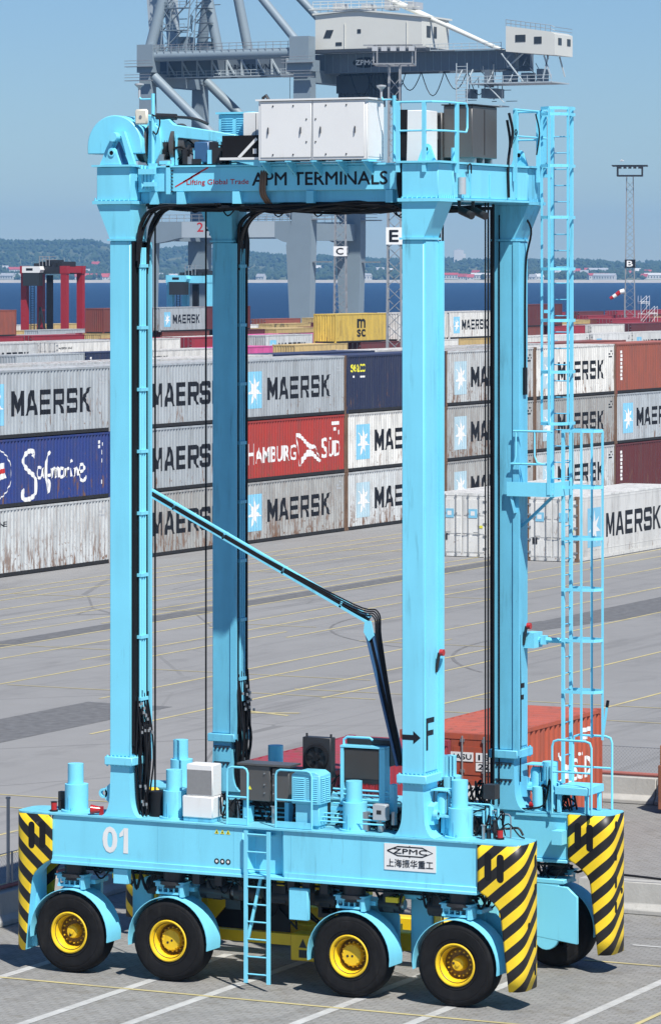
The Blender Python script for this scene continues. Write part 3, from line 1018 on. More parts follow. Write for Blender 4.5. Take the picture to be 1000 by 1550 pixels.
def star_geo(cy, cz, ry, rz):
    vs = [(cy, cz)]
    for i in range(14):
        a = PI / 2 + i * PI / 7
        q = 1.0 if i % 2 == 0 else 0.36
        vs.append((cy + ry * q * math.cos(a), cz + rz * q * math.sin(a)))
    return vs, [(0, i + 1, (i + 1) % 14 + 1) for i in range(14)]
def join_geo(*gs):
    vs, fs = [], []
    for g in gs:
        k = len(vs)
        vs += list(g[0])
        fs += [tuple(i + k for i in f) for f in g[1]]
    return vs, fs
def fit(geo, y0, y1, z0, z1):
    return [(y0 + u * (y1 - y0), z0 + v * (z1 - z0)) for u, v in geo[0]], geo[1]

DEC = {}
def decal(key, L):
    """list of (part name, mesh, material) for a livery"""
    if (key, L) in DEC: return DEC[(key, L)]
    h = L / 2
    flat = key == 'reefer'
    D = lambda g, nm, lift=0.006: corr_decal(g, nm, L, flat, lift)
    out = []
    marks = join_geo(*[rect(h - 0.95 + 0.22 * i, h - 0.80 + 0.22 * i + 0.02 * j, 2.42 - 0.16 * j, 2.50 - 0.16 * j) for i in range(3) for j in range(3) if (i * 5 + j * 3) % 4])
    if key in ('maersk', 'reefer', 'maersk_faded', 'maersk_set'):
        sc = L / 11.75
        q = 0.42 if key == 'maersk_set' else 0.0        # lettering applied further along on some boxes
        out.append(('livery_square', D(rect(-4.75 * sc + q, -3.2 * sc + q, 0.56, 2.30), 'livery_square'), 'star_faded' if key == 'maersk_faded' else 'star_blue'))
        out.append(('star', D(star_geo(-3.97 * sc + q, 1.42, 0.72, 0.80), 'star', 0.012), 'letter_white'))
        out.append(('lettering', D(maersk_geo(-2.65 * sc + q, 4.25 * sc + q, 0.92, 1.98), 'lettering'), 'letter_black'))
        out.append(('marking', D(marks, 'marking'), 'light_grey' if key == 'maersk' else 'letter_black'))
    elif key == 'hamburg':
        t1 = fit(text_geo('H', 0.012), -4.62, -3.98, 0.80, 1.80)
        t2 = fit(text_geo('AMBURG', 0.012), -3.88, 0.42, 0.84, 1.60)
        t3 = fit(text_geo('S', 0.012), 3.15, 3.85, 0.80, 1.80)
        t4 = fit(text_geo('ÜD', 0.012), 3.95, 5.25, 0.84, 1.80)
        em = fit(([(0, 1), (.12, 1.0), (.45, .72), (.62, .62), (.75, .62), (.8, .52), (.62, .49), (.5, .52), (.2, .82), (0, .9)], [tuple(range(10))]), 0.45, 3.1, 0.50, 2.12)
        em2 = fit(([(.15, 0), (.2, .25), (.45, .48), (.6, .48), (.8, .3), (1, .12), (.95, .06), (.65, .28), (.45, .28), (.3, .15)], [tuple(range(10))]), 0.45, 3.1, 0.50, 2.12)
        lines = join_geo(ribbon([(0.47, 1.95), (0.80, 0.52)], 0.05), ribbon([(2.5, 1.35), (3.08, 0.68)], 0.05))
        out.append(('lettering', D(join_geo(t1, t2, t3, t4), 'lettering'), 'letter_white'))
        out.append(('emblem', D(join_geo(em, em2, lines), 'emblem', 0.008), 'letter_white'))
        out.append(('marking', D(join_geo(rect(4.35, 5.15, 2.38, 2.55), rect(4.45, 4.75, 2.1, 2.26), rect(5.0, 5.12, 1.9, 2.12)), 'marking', 0.008), 'letter_white'))
    elif key == 'hamburg20':
        t = fit(text_geo('HAMBURG', 0.012), -2.35, 0.25, 1.10, 1.62)
        t3 = fit(text_geo('SÜD', 0.012), 1.25, 2.3, 1.10, 1.72)
        em = fit(([(0, 1), (.12, 1.0), (.45, .72), (.62, .62), (.75, .62), (.8, .52), (.62, .49), (.5, .52), (.2, .82), (0, .9)], [tuple(range(10))]), 0.3, 1.2, 0.95, 1.85)
        em2 = fit(([(.15, 0), (.2, .25), (.45, .48), (.6, .48), (.8, .3), (1, .12), (.95, .06), (.65, .28), (.45, .28), (.3, .15)], [tuple(range(10))]), 0.3, 1.2, 0.95, 1.85)
        out.append(('lettering', D(join_geo(t, t3), 'lettering'), 'letter_white'))
        out.append(('emblem', D(join_geo(em, em2), 'emblem', 0.008), 'letter_white'))
        out.append(('marking', D(join_geo(rect(1.7, 2.3, 2.15, 2.25), rect(1.7, 2.1, 1.98, 2.08)), 'marking', 0.008), 'letter_white'))
    elif key == 'safmarine':
        strokes = [([(265, 610), (275, 580), (245, 565), (205, 600), (200, 660), (235, 710), (272, 745), (286, 800), (280, 870), (250, 905), (205, 915), (190, 880), (202, 840)], .20),
                   ([(330, 690), (305, 685), (295, 730), (310, 760), (332, 740), (340, 690), (342, 760)], .12),
                   ([(388, 570), (366, 620), (360, 700), (365, 800), (375, 865), (386, 800), (368, 752), (396, 735)], .13),
                   ([(395, 690), (400, 760), (405, 705), (425, 690), (428, 755), (432, 702), (450, 690), (455, 755)], .13),
                   ([(487, 695), (464, 690), (456, 730), (468, 755), (485, 740), (490, 690), (494, 755)], .13),
                   ([(505, 690), (508, 750), (512, 705), (528, 690)], .12), ([(542, 690), (546, 750)], .13), ([(543, 632), (548, 648)], .16),
                   ([(565, 690), (568, 750), (572, 702), (590, 690), (598, 742)], .12), ([(600, 722), (640, 700), (635, 665), (612, 670), (604, 720), (616, 770), (640, 780), (656, 745)], .13)]
        def conv(c):
            px = c[0] / 4.84
            yi = 560 + c[1] / 4.84
            dd = 167.5 + 0.0494 * px
            return (76.4 + 0.0562 * px - 80.3, 12.75 - (yi - 412) * dd / 5950 - 2.88)
        for i, (s, w) in enumerate(strokes):
            out.append(('lettering', D(ribbon(smooth_path([conv(c) for c in s], 4), w), 'lettering', 0.006 + 0.002 * (i % 5)), 'letter_white'))
        ring = [(-3.95 + 1.35 * math.cos(t), 1.42 + 1.05 * math.sin(t)) for t in [i * PI / 12 for i in range(25)]]
        out.append(('emblem_ring', D(ribbon(ring, 0.05), 'emblem_ring', 0.008), 'letter_white'))
        fl = [(-5.0, 1.95), (-4.4, 2.05), (-3.9, 1.85), (-3.2, 1.9), (-3.05, 1.25), (-3.8, 1.15), (-4.3, 1.35), (-4.95, 1.25)]
        out.append(('emblem_flag', D((fl, [tuple(range(8))]), 'emblem_flag', 0.010), 'letter_white'))
        out.append(('emblem_cross', D(join_geo(ribbon([(-5.0, 1.62), (-4.35, 1.7), (-3.85, 1.5), (-3.1, 1.57)], 0.2)), 'emblem_cross', 0.014), 'letter_red'))
        out.append(('emblem_pole', D(ribbon([(-4.98, 2.1), (-4.98, 0.75)], 0.07), 'emblem_pole', 0.016), 'letter_white'))
        out.append(('marking', D(join_geo(rect(4.75, 4.98, 2.38, 2.52), rect(4.75, 4.98, 2.18, 2.32), rect(5.1, 5.25, 2.28, 2.42), rect(5.05, 5.15, 1.9, 2.1), rect(5.05, 5.2, 1.55, 1.72), rect(5.02, 5.12, 0.62, 0.8)), 'marking'), 'letter_white'))
    elif key == 'maerskline':
        out.append(('lettering', D(fit(text_geo('MAERSK LINE', 0.015), -5.7, -2.98, 2.10, 2.32), 'lettering'), 'letter_black'))
        out.append(('marking', D(marks, 'marking'), 'light_grey'))
    elif key == 'seaco':
        out.append(('lettering', D(fit(text_geo('seaco', 0.012), -5.35, -3.7, 2.02, 2.42), 'lettering'), 'sticker_yellow'))
        out.append(('marking', D(join_geo(rect(-5.2, -5.0, 1.75, 1.85), rect(-4.3, -3.8, 1.74, 1.83)), 'marking'), 'letter_white'))
        out.append(('marking', D(join_geo(*[rect(5.2, 5.36, 2.45 - 0.25 * i, 2.62 - 0.25 * i) for i in range(5)]), 'marking'), 'letter_white'))
    elif key == 'vertical':
        out.append(('marking', D(join_geo(*[rect(-5.25 + 0.04 * (i % 2), -4.95 + 0.06 * (i % 3), 2.30 - 0.22 * i, 2.46 - 0.22 * i) for i in range(8)]), 'marking'), 'letter_white'))
    elif key == 'msc':
        out.append(('lettering', D(join_geo(fit(text_geo('m', 0.03), -0.95, 0.95, 1.42, 2.35), fit(text_geo('sc', 0.025), -0.95, 0.95, 0.52, 1.30)), 'lettering'), 'letter_black'))
        out.append(('marking', D(rect(-4.9, -4.55, 0.7, 2.2), 'marking'), 'tan_mark'))
    DEC[(key, L)] = out
    return out
plain('tan_mark', (0.40, 0.27, 0.06), 0.6)

CNT = 'stacked shipping containers'
def container(x_face, y0, z, col, key, label, L=11.75, H=CH, end='panel', posts=None, group=CNT, simple=False, brail='rail_black'):
    """container lying along y; x_face is its lettered +x side, y0 its near end"""
    cm = cmesh(L, H)
    loc = (x_face - 1.22, y0 + L / 2, z)
    if simple:
        o = obj('shipping_container', cm['hull'], 'cont_' + col)
        o.location = loc
        tag(o, label, 'shipping container', group)
        return o
    t = thing('shipping_container', label, 'shipping container', loc, 0, group)
    obj('corner_post', cm['corner_post'], posts or 'cont_' + col, t)
    obj('top_rail', cm['top_rail'], 'cont_' + col, t)
    obj('bottom_rail', cm['bottom_rail'], brail, t)
    fl = key == 'reefer'
    sp = obj('side_panel', cm['flat' if fl else 'side'], 'cont_' + col, t)
    obj('side_panel', cm['flat_back' if fl else 'side_back'], 'cont_' + col, t)
    obj('roof', cm['roof'], 'roof_' + col, t)
    obj('end_panel', cm['end_back'], 'cont_' + col, t)
    if end == 'door':
        for nm in ('door_l', 'door_r'):
            dr = obj('door', cm[nm], 'cont_' + col, t)
            obj('lock_rod', cm['rods_' + nm], 'steel', dr)
            obj('hinge', cm['hinge_' + nm], 'steel', dr)
    else:
        obj('end_panel', cm['end'], 'cont_' + col, t)
    if key:
        for nm, me, mt in decal(key, L):
            obj(nm, me, mt, sp)
    return t

PITCH = 11.85
Y0 = 74.35
R1 = -52.5
G = 'grey star logo container with black letters, '
spec = [
 # column, tier, colour, livery, label, posts
 (0, 2, 'grey', 'maersk', G + 'top tier above the dark blue one', None),
 (0, 1, 'blue', 'safmarine', 'dark blue container with large white script lettering in the middle tier', None),
 (0, 0, 'palegrey', 'maerskline', 'pale rust streaked container with only tiny black text on the ground at left', None),
 (1, 2, 'grey', 'maersk_set', G + 'top tier between the two left legs', None),
 (1, 1, 'grey', 'maersk_set', G + 'middle tier between the two left legs', None),
 (1, 0, 'dirtygrey', 'maersk_set', G + 'bottom tier between the two left legs', None),
 (2, 2, 'grey', 'maersk', G + 'stacked on the bright red one', 'post_rust'),
 (2, 1, 'red', 'hamburg', 'bright red container with white capitals and white wing emblem in the middle tier', 'post_rust'),
 (2, 0, 'dirtygrey', 'maersk', 'rust streaked grey star logo container beneath the bright red one', 'post_rust'),
 (3, 2, 'navy', 'seaco', 'dark navy container with small yellow lettering in the top tier', None),
 (3, 1, 'white', 'maersk', 'clean white star logo container under the dark navy one', 'post_rust'),
 (3, 0, 'palegrey', 'maersk_faded', 'pale grey star logo container at the bottom of the navy topped column', 'post_rust'),
 (4, 2, 'palegrey', 'maersk_faded', 'pale star logo container with faded star, top tier beside the navy one', 'post_rust'),
 (4, 1, 'dirtygrey', 'maersk_faded', 'brown stained grey star logo container, middle tier right of the near right leg', 'post_rust'),
 (4, 0, 'dirtygrey', 'maersk_faded', 'grey star logo container half hidden behind the left white reefer', 'post_rust'),
 (5, 2, 'white', 'maersk_faded', 'white star logo container in the top tier behind the caged ladder', 'post_rust'),
 (5, 1, 'dirtygrey', 'maersk_faded', 'dull grey star logo container in the middle tier behind the caged ladder', 'post_rust'),
 (5, 0, 'palegrey', 'maersk_faded', 'dull pale star logo container in the bottom tier behind the caged ladder', 'post_rust'),
 (6, 2, 'orange', 'vertical', 'red brown container with vertical white marks, top tier at the right edge', None),
 (6, 1, 'grey', 'maersk', 'light grey star logo container between two red brown ones at the right edge', 'post_rust'),
 (6, 0, 'maroon', 'vertical', 'dark maroon container with vertical white marks, bottom tier at the right edge', None),
]
for c, tr, col, key, lab, posts in spec:
    container(R1, Y0 + c * PITCH, 0.01 + tr * (CH + 0.012), col, key, lab, posts=posts)
# second row tight behind the first: only the roofs show
row2 = ['white', 'palegrey', 'white', 'navy', 'white', 'palegrey', 'brown']
HID = MB()                                  # tiers nobody can see, kept as one mass under the visible ones
for c, col in enumerate(row2):
    z2 = 0.01 + 2 * (CH + 0.012)
    container(R1 - 4.2, Y0 + c * PITCH + 0.3, z2, col, None, '%s container roof just showing behind the front stack, %s from the left' % ({'palegrey': 'pale grey'}.get(col, col), ordn[c]))
    for tr in range(2):
        HID.box(R1 - 4.2 - 2.4, R1 - 4.22, Y0 + c * PITCH + 0.32, Y0 + c * PITCH + 12.0, 0.01 + tr * (CH + 0.012), tr * (CH + 0.012) + CH)

# far block: two tiers, a few three high
def row_y(px, x):
    vx = (px - 500) / 5950 * CY - SY
    vy = (px - 500) / 5950 * SY + CY
    return CAM.y + (x - CAM.x) / vx * vy
far_rows = [
 (-137.5, [(24, 'grey'), (131, 'navy'), (231, 'white'), (326, 'pink'), (446, 'tan'), (546, 'maroon'), (622, 'white'), (693, 'tan'), (764, 'white'), (830, 'reefer'), (897, 'reefer'), (958, 'reefer'), (1018, 'grey')]),
 (-166.0, [(-35, 'palegrey'), (88, 'white'), (192, 'white'), (290, 'crimson'), (402, 'palegrey'), (484, 'pink'), (560, 'maroon'), (632, 'white'), (701, 'maroon'), (768, 'brown'), (833, 'crimson'), (895, 'white'), (955, 'maroon'), (1015, 'crimson')]),
 (-169.2, [(-20, 'white'), (80, 'grey'), (180, 'crimson'), (275, 'white'), (365, 'pink'), (450, 'maroon'), (530, 'white'), (608, 'crimson'), (680, 'white'), (750, 'crimson'), (818, 'white'), (882, 'maroon'), (945, 'crimson'), (1005, 'brown')]),
 (-188.0, [(-48, 'crimson'), (48, 'crimson'), (153, 'tan'), (246, 'brown'), (334, 'maroon'), (418, 'tan'), (497, 'maroon'), (573, 'brown'), (645, 'tan'), (714, 'maroon'), (780, 'crimson'), (846, 'tan'), (926, 'crimson'), (986, 'crimson')]),
 (-191.2, [(-60, 'maroon'), (35, 'grey'), (128, 'crimson'), (222, 'white'), (312, 'crimson'), (396, 'tan'), (476, 'brown'), (552, 'tan'), (625, 'crimson'), (694, 'brown'), (760, 'maroon'), (824, 'crimson'), (886, 'brown'), (948, 'crimson'), (1005, 'tan')]),
 (-209.0, [(-40, 'tan'), (58, 'grey'), (152, 'brown'), (244, 'brown'), (330, 'white'), (377, 'tan') if False else (412, 'tan'), (490, 'maroon'), (564, 'tan'), (635, 'brown'), (703, 'orange'), (768, 'crimson'), (830, 'maroon'), (890, 'crimson'), (948, 'crimson'), (1005, 'brown')]),
 (-235.5, [(-30, 'white'), (62, 'tan'), (150, 'orange'), (238, 'tan'), (322, 'brown'), (402, 'orange'), (478, 'tan'), (552, 'brown'), (622, 'tan'), (690, 'brown'), (754, 'crimson'), (816, 'crimson'), (876, 'maroon'), (934, 'crimson'), (990, 'crimson')]),
]
cname = {'palegrey': 'pale grey', 'tan': 'yellow tan', 'crimson': 'dark red', 'reefer': 'white refrigerated', 'orange': 'rusty orange'}
for ri, (x, lst) in enumerate(far_rows):
    seen = {}
    last = -1e9
    for k, (px, col) in enumerate(lst):
        seen[col] = seen.get(col, 0) + 1
        lab = '%s %s container from the left in the %s far row beyond the front stack' % (ordn[seen[col] - 1], cname.get(col, col), ordn[ri])
        y0 = max(row_y(px, x), last + 0.25)
        last = y0 + 11.75
        z1 = 0.01 + CH + 0.012
        key = {'palegrey': 'maersk', 'reefer': 'reefer'}.get(col) if ri < 2 else None
        if (ri, k) in ((1, 1), (0, 2)): key = 'maerskline'
        if (ri, k) == (0, 1): key = 'vertical'
        container(x, y0, z1, col, key, lab, end='panel' if col in ('tan', 'grey', 'brown', 'palegrey') else 'door', group='containers in the far block', brail='rail_black' if k % 2 else 'cont_' + col)
        HID.box(x - 2.42, x - 0.02, y0 + 0.02, y0 + 11.73, 0.01, CH)
ho2 = HID.build('hidden_lower_containers', 'cont_maroon')
ho2['kind'] = 'stuff'
ho2['label'] = 'lower tiers of containers standing out of sight under the far rows'
ho2['category'] = 'container'
def atop(px, row, col, key, lab, L=11.75, tier=2, end='panel'):
    """third-tier container on a far row; px only picks the place along the row"""
    x = far_rows[row][0]
    y = row_y(px, x)
    container(x, y, 0.01 + tier * (CH + 0.012), col, key, lab, L=L, end=end, group='third tier containers of the far block')
atop(508, 0, 'yellow', 'msc', 'yellow container with black two line logo standing proud in the middle gap')
atop(242, 3, 'grey', 'maersk', 'small grey star logo container in the distance between the left legs')
atop(311, 3, 'maroon', None, 'dark red container right of the distant grey star logo one')
atop(157, 3, 'brown', None, 'red brown corrugated container beside the red straddle carrier')
atop(-60, 3, 'orange', None, 'orange red container cut by the left edge beside the sea')
atop(680, 0, 'white', 'maersk', 'white star logo container standing proud between the right legs')
atop(603, 0, 'white', None, 'white container behind the near right leg in the distance')
atop(797, 1, 'maroon', None, 'dark red brown container behind the upper ladder')
# white refrigerated containers on the ground before the stack
r1 = container(-38.95, 96.2, 0.008, 'reefer', 'reefer', 'white refrigerated container with closed doors left of the rear leg', end='door', group='white refrigerated containers', posts='cont_reefer', brail='cont_reefer')
r2 = container(-34.2, 95.3, 0.008, 'reefer', 'reefer', 'white refrigerated container behind the lower caged ladder', end='door', group='white refrigerated containers', posts='post_rust', brail='cont_reefer')
for rr in (r1, r2):
    h = 11.75 / 2
    for nm, x in (('door_sticker', -0.62), ('door_sticker', 0.52)):
        MB().box(x - 0.22, x + 0.22, -h - 0.012, -h - 0.004, 1.75, 2.15).build(nm, 'star_blue', rr)
        MB().box(x - 0.10, x + 0.10, -h - 0.016, -h - 0.013, 1.86, 2.05).build(nm, 'letter_white', rr)
    MB().box(-0.95, -0.72, -h - 0.012, -h - 0.004, 0.75, 1.05).build('door_sticker', 'dark_metal', rr)
    MB().box(0.85, 1.0, -h - 0.012, -h - 0.004, 1.3, 1.42).build('door_sticker', 'sticker_yellow', rr)
# two red containers close behind the carrier
rc = container(-2.70, 14.45, 0.008, 'coral', 'hamburg20', 'salmon red container with white lettering standing close behind the right legs', L=5.9, H=2.6, end='door', group='red containers behind the carrier')
g1 = join_geo(fit(text_geo('HASU', 0.02), -0.02, 0.52, 2.02, 2.14), fit(text_geo('15', 0.02), 0.68, 0.95, 2.02, 2.14), fit(text_geo('22', 0.02), 0.68, 0.95, 1.82, 1.94))
h = 5.9 / 2
MB().box(-0.06, 0.56, -h - 0.010, -h - 0.004, 1.98, 2.18).box(0.62, 1.02, -h - 0.010, -h - 0.004, 1.98, 2.18).box(0.62, 1.02, -h - 0.010, -h - 0.004, 1.78, 1.96).box(0.15, 0.95, -h - 0.010, -h - 0.004, 1.15, 1.45).build('number_plate', 'letter_white', rc)
put2d(MB(), g1, lambda u, v: (u, -h - 0.014, v)).build('lettering', 'letter_black', rc)
container(-3.30, 7.2, 0.008, 'crimson', None, 'crimson container roof showing behind the fan and radiator', L=5.9, H=2.6, end='door', group='red containers behind the carrier')
# ---------------------------------------------------------------- straddle carrier
SC = thing('straddle_carrier', 'tall sky blue straddle carrier number 01 with striped bumpers standing in the foreground', 'straddle carrier', (0, 0, 0))
WX = (-3.90, -1.86, 1.74, 3.78)
LX = {-1: (-3.06, -2.64), 1: (2.76, 3.18)}
ZD = 2.90                                  # sill deck

def bumper_profile(n=24):
    pts = [(4.225, 2.475), (4.42, 2.475)]
    for i in range(1, n):
        t = PI * i / n
        pts.append((4.42 + 0.62 * math.sin(t) ** 0.46, 2.03 + 0.445 * (1 if math.cos(t) >= 0 else -1) * abs(math.cos(t)) ** 0.46))
    pts += [(4.42, 1.585), (4.225, 1.585)]
    return pts
BP = bumper_profile()
cum = [0.0]
for a, b in zip(BP, BP[1:]):
    cum.append(cum[-1] + math.hypot(b[0] - a[0], b[1] - a[1]))
def bp_at(u):
    u = max(0.0, min(cum[-1], u))
    for i in range(len(BP) - 1):
        if u <= cum[i + 1] + 1e-9:
            t = (u - cum[i]) / (cum[i + 1] - cum[i])
            return (BP[i][0] + t * (BP[i + 1][0] - BP[i][0]), BP[i][1] + t * (BP[i + 1][1] - BP[i][1]))
    return BP[-1]
def u0_of(z):
    if z > 2.06: return 0.0
    if z > 1.62:
        t = (2.06 - z) / 0.44
        return 0.44 * math.sin(t * PI / 2) ** 0.8
    return 0.44 + (1.62 - z) / 1.26 * 0.14

def make_bumper(sx, sy, far_slots=False):
    """sx end, sy side; UV in metres for the stripes"""
    zs = [2.885, 2.6, 2.3, 2.08, 2.05, 2.0, 1.95, 1.88, 1.80, 1.70, 1.60, 1.3, 1.0, 0.7, 0.36]
    nu = 40
    vs, fs, uvs = [], [], []
    for z in zs:
        a = u0_of(z)
        for i in range(nu + 1):
            u = a + (cum[-1] - 2 * a) * i / nu
            x, y = bp_at(u)
            vs.append((sx * x, sy * y, z))
            uvs.append((u, z))
    for j in range(len(zs) - 1):
        for i in range(nu):
            k = j * (nu + 1) + i
            fs.append((k, k + 1, k + nu + 2, k + nu + 1))
    me = bpy.data.meshes.new('bumper')
    me.from_pydata(vs, [], fs)
    uvl = me.uv_layers.new(name='UVMap')
    for lp in me.loops:
        uvl.data[lp.index].uv = uvs[lp.vertex_index]
    for p in me.polygons: p.use_smooth = True
    o = obj('bumper', me, 'stripe_up' if sy < 0 else 'stripe_down', SC)
    o['label'] = 'yellow and black striped bumper plate'
    md = o.modifiers.new('solid', 'SOLIDIFY')
    md.thickness = 0.02
    md.offset = 0
    # slots cut in the plate
    sl = MB()
    def slot(u, z0, z1, w=0.065):
        x, y = bp_at(u)
        x2, y2 = bp_at(u + 0.02)
        tx, ty = x2 - x, y2 - y
        l = math.hypot(tx, ty); tx /= l; ty /= l
        nx, ny = -ty, tx                   # outward normal for this path orientation
        if nx * (x - 4.42) + ny * (y - 2.03) < 0: nx, ny = -nx, -ny
        pts = []
        for i in range(17):
            a = PI * i / 16
            pts.append((w * math.cos(a), z1 + w * math.sin(a)))
        for i in range(17):
            a = PI + PI * i / 16
            pts.append((w * math.cos(a), z0 + w * math.sin(a)))
        c = []
        for q, z in pts:
            bx, by = bp_at(u + q)
            c.append((sx * (bx + nx * 0.014), sy * (by + ny * 0.014), z))
        sl.add(c, [tuple(range(len(c)))])
    U = cum[-1]
    slot(0.20, 2.32, 2.68)
    slot(0.43, 2.30, 2.66)
    slot(U - 0.20, 2.32, 2.68)
    slot(U - 0.43, 2.30, 2.66)
    slot(U / 2 - 0.12, 1.47, 1.48, 0.05)
    for z in (2.5, 2.0, 1.1, 0.62) if sy < 0 else (2.62, 2.1, 1.6, 1.15):
        slot(U / 2 + 0.16, z, z + 0.12, 0.045)
        if sy > 0:
            slot(U / 2 - 0.42 if sx > 0 else U / 2 + 0.5, z - 0.1, z + 0.08, 0.045)
    sl.build('slot', 'black', o)
    # inner gusset behind the plate
    g = MB()
    zs2 = [2.06, 2.0, 1.95, 1.88, 1.80, 1.70, 1.60, 1.3, 1.0, 0.7, 0.36]
    pts = []
    for z in zs2:
        bx, by = bp_at(u0_of(z) + 0.01)
        for off in (0.02, 0.42):
            pts.append((sx * (bx + 0.01), sy * (by - off), z))
    g.add(pts, [(2 * i, 2 * i + 1, 2 * i + 3, 2 * i + 2) for i in range(len(zs2) - 1)])
    g.box(sx * 4.70, sx * 4.86, sy * 2.2, sy * 1.86, 0.40, 2.0)
    g.build('gusset', 'blue', o)
    return o
for sx in (-1, 1):
    for sy in (-1, 1):
        make_bumper(sx, sy, sy > 0)

def make_sill(sy):
    m = MB()
    poly = [(-4.25, 2.45), (-0.33, 2.45), (-0.20, 2.22), (0.33, 2.22), (0.46, 2.45), (4.22, 2.45), (4.22, 1.62), (-4.25, 1.62)]
    m.prism([(x, sy * y) for x, y in poly], 'xy', 2.05, 2.868)
    s = m.build('sill_beam', 'blue', SC, bevel=0.012)
    # top plate with rounded ends, carried out over the bumpers
    tp = [(sgx * x, y) for sgx in (1,) for x, y in BP]
    tp2 = [(-x, y) for x, y in reversed(BP)]
    top = [(x, sy * (y + 0.012)) for x, y in tp2 + tp]
    d = MB().prism(top, 'xy', 2.87, 2.90)
    d.build('deck_plate', 'blue_deck', s)
    f = MB()
    for a, b in ((-4.24, -0.36), (0.49, 4.21)):
        f.box(a, b, sy * 2.478, sy * 2.447, 2.02, 2.13)
    f.box(-4.24, 4.21, sy * 2.50, sy * 1.57, 1.99, 2.045)
    f.build('lower_flange', 'blue', s, bevel=0.006)
    w = MB()
    for x in (-2.05, -0.52, 0.62, 2.0):
        w.box(x - 0.004, x + 0.004, sy * 2.4535, sy * 2.44, 2.14, 2.86)
    w.build('weld_seam', 'blue_deck', s)
    return s
sill_n = make_sill(-1)
sill_f = make_sill(1)
# near sill lettering and sign
nb = text_ny('0', -3.17, -2.90, 2.27, 2.71, -2.4565, 0.035)
nb.add([(x, -2.4575, z) for x, z in ((-2.76, 2.262), (-2.66, 2.262), (-2.66, 2.718), (-2.745, 2.718))], [(0, 1, 2, 3)])
nb.add([(x, -2.4575, z) for x, z in ((-2.745, 2.718), (-2.76, 2.58), (-2.84, 2.545), (-2.84, 2.61))], [(0, 1, 2, 3)])
nb.build('number', 'letter_white', sill_n, label='white number 01')
sg = MB().box(2.44, 3.43, -2.462, -2.452, 2.32, 2.78).build('sign_plate', 'letter_white', SC, label='white maker plate with black lettering')
hexo = [(2.50, 2.655), (2.70, 2.735), (3.17, 2.735), (3.37, 2.655), (3.17, 2.575), (2.70, 2.575), (2.50, 2.655)]
put2d(MB(), join_geo(ribbon(hexo, 0.022), ribbon([(2.93, 2.735), (2.93, 2.76)], 0.02), ribbon([(2.93, 2.55), (2.93, 2.575)], 0.02)), lambda u, v: (u, -2.4655, v)).build('logo_outline', 'letter_black', sg)
text_ny('ZPMC', 2.62, 3.26, 2.615, 2.70, -2.4655, 0.025).build('logo_lettering', 'letter_black', sg)
text_ny('上海振华重工', 2.49, 3.38, 2.375, 2.515, -2.4655, 0.010).build('lettering', 'letter_black', sg)
for k in range(3):
    x = -0.86 + 0.115 * k
    tr = MB().add([(x - 0.045, -2.4565, 2.735), (x + 0.045, -2.4565, 2.735), (x, -2.4565, 2.82)], [(0, 1, 2)]).build('warning_triangle', 'sticker_yellow', sill_n)
    MB().add([(x - 0.018, -2.4585, 2.75), (x + 0.018, -2.4585, 2.75), (x, -2.4585, 2.79)], [(0, 1, 2)]).build('warning_triangle', 'letter_black', sill_n)
    cc = [(x + 0.05 * math.cos(a), -2.4565, 2.245 + 0.05 * math.sin(a)) for a in [i * PI / 8 for i in range(16)]]
    MB().add(cc, [tuple(range(16))]).build('round_sign', 'letter_black', sill_n)
    cc = [(x + 0.025 * math.cos(a), -2.4585, 2.245 + 0.025 * math.sin(a)) for a in [i * PI / 8 for i in range(16)]]
    MB().add(cc, [tuple(range(16))]).build('round_sign', 'letter_white', sill_n)

# wheels
tyre_prof = [(0.36, -0.20), (0.40, -0.215), (0.43, -0.222), (0.435, -0.214), (0.445, -0.214), (0.45, -0.224), (0.52, -0.235), (0.60, -0.232), (0.605, -0.226), (0.62, -0.23), (0.685, -0.205), (0.715, -0.16), (0.725, -0.10), (0.728, -0.03), (0.728, 0.03), (0.725, 0.10), (0.715, 0.16), (0.685, 0.205), (0.62, 0.23), (0.52, 0.235), (0.40, 0.215), (0.36, 0.20)]
tyre = MB().lathe([(r * 1.02 if r > 0.5 else r, t * 1.08) for r, t in tyre_prof], (0, 0, 0), 'y', 64)
tyre_me = tyre.mesh('wheel')
rim_me = MB().lathe([(0.378, 0.245), (0.358, 0.258), (0.338, 0.248), (0.328, 0.20), (0.30, 0.17), (0.278, 0.03)], (0, 0, 0), 'y', 40, sgn=-1).mesh('rim')
disc_me = MB().lathe([(0.278, 0.03), (0.24, -0.02), (0.0, -0.02)], (0, 0, 0), 'y', 40, sgn=-1).mesh('rim_disc')
groove_me = MB().lathe([(0.318, 0.193), (0.314, 0.200), (0.308, 0.193)], (0, 0, 0), 'y', 40, sgn=-1).mesh('rim_groove')
hubA = MB().lathe([(0.20, -0.02), (0.195, 0.11), (0.18, 0.13), (0.0, 0.13)], (0, 0, 0), 'y', 28, sgn=-1)
for k in range(14):
    a = 2 * PI * k / 14
    hubA.cyl((0.165 * math.cos(a), -0.128, 0.165 * math.sin(a)), (0.165 * math.cos(a), -0.142, 0.165 * math.sin(a)), 0.009, n=6)
hubA_me = hubA.mesh('hub')
hubB = MB().lathe([(0.135, -0.02), (0.125, 0.10), (0.105, 0.125), (0.0, 0.13)], (0, 0, 0), 'y', 24, sgn=-1).cyl((0, -0.125, 0), (0, -0.15, 0), 0.04, n=10)
hubB_me = hubB.mesh('hub')
bolts = MB()
for k in range(16):
    a = 2 * PI * k / 16
    bolts.cyl((0.215 * math.cos(a), -0.02, 0.215 * math.sin(a)), (0.215 * math.cos(a), -0.065, 0.215 * math.sin(a)), 0.015, n=6)
bolts_me = bolts.mesh('wheel_bolt')
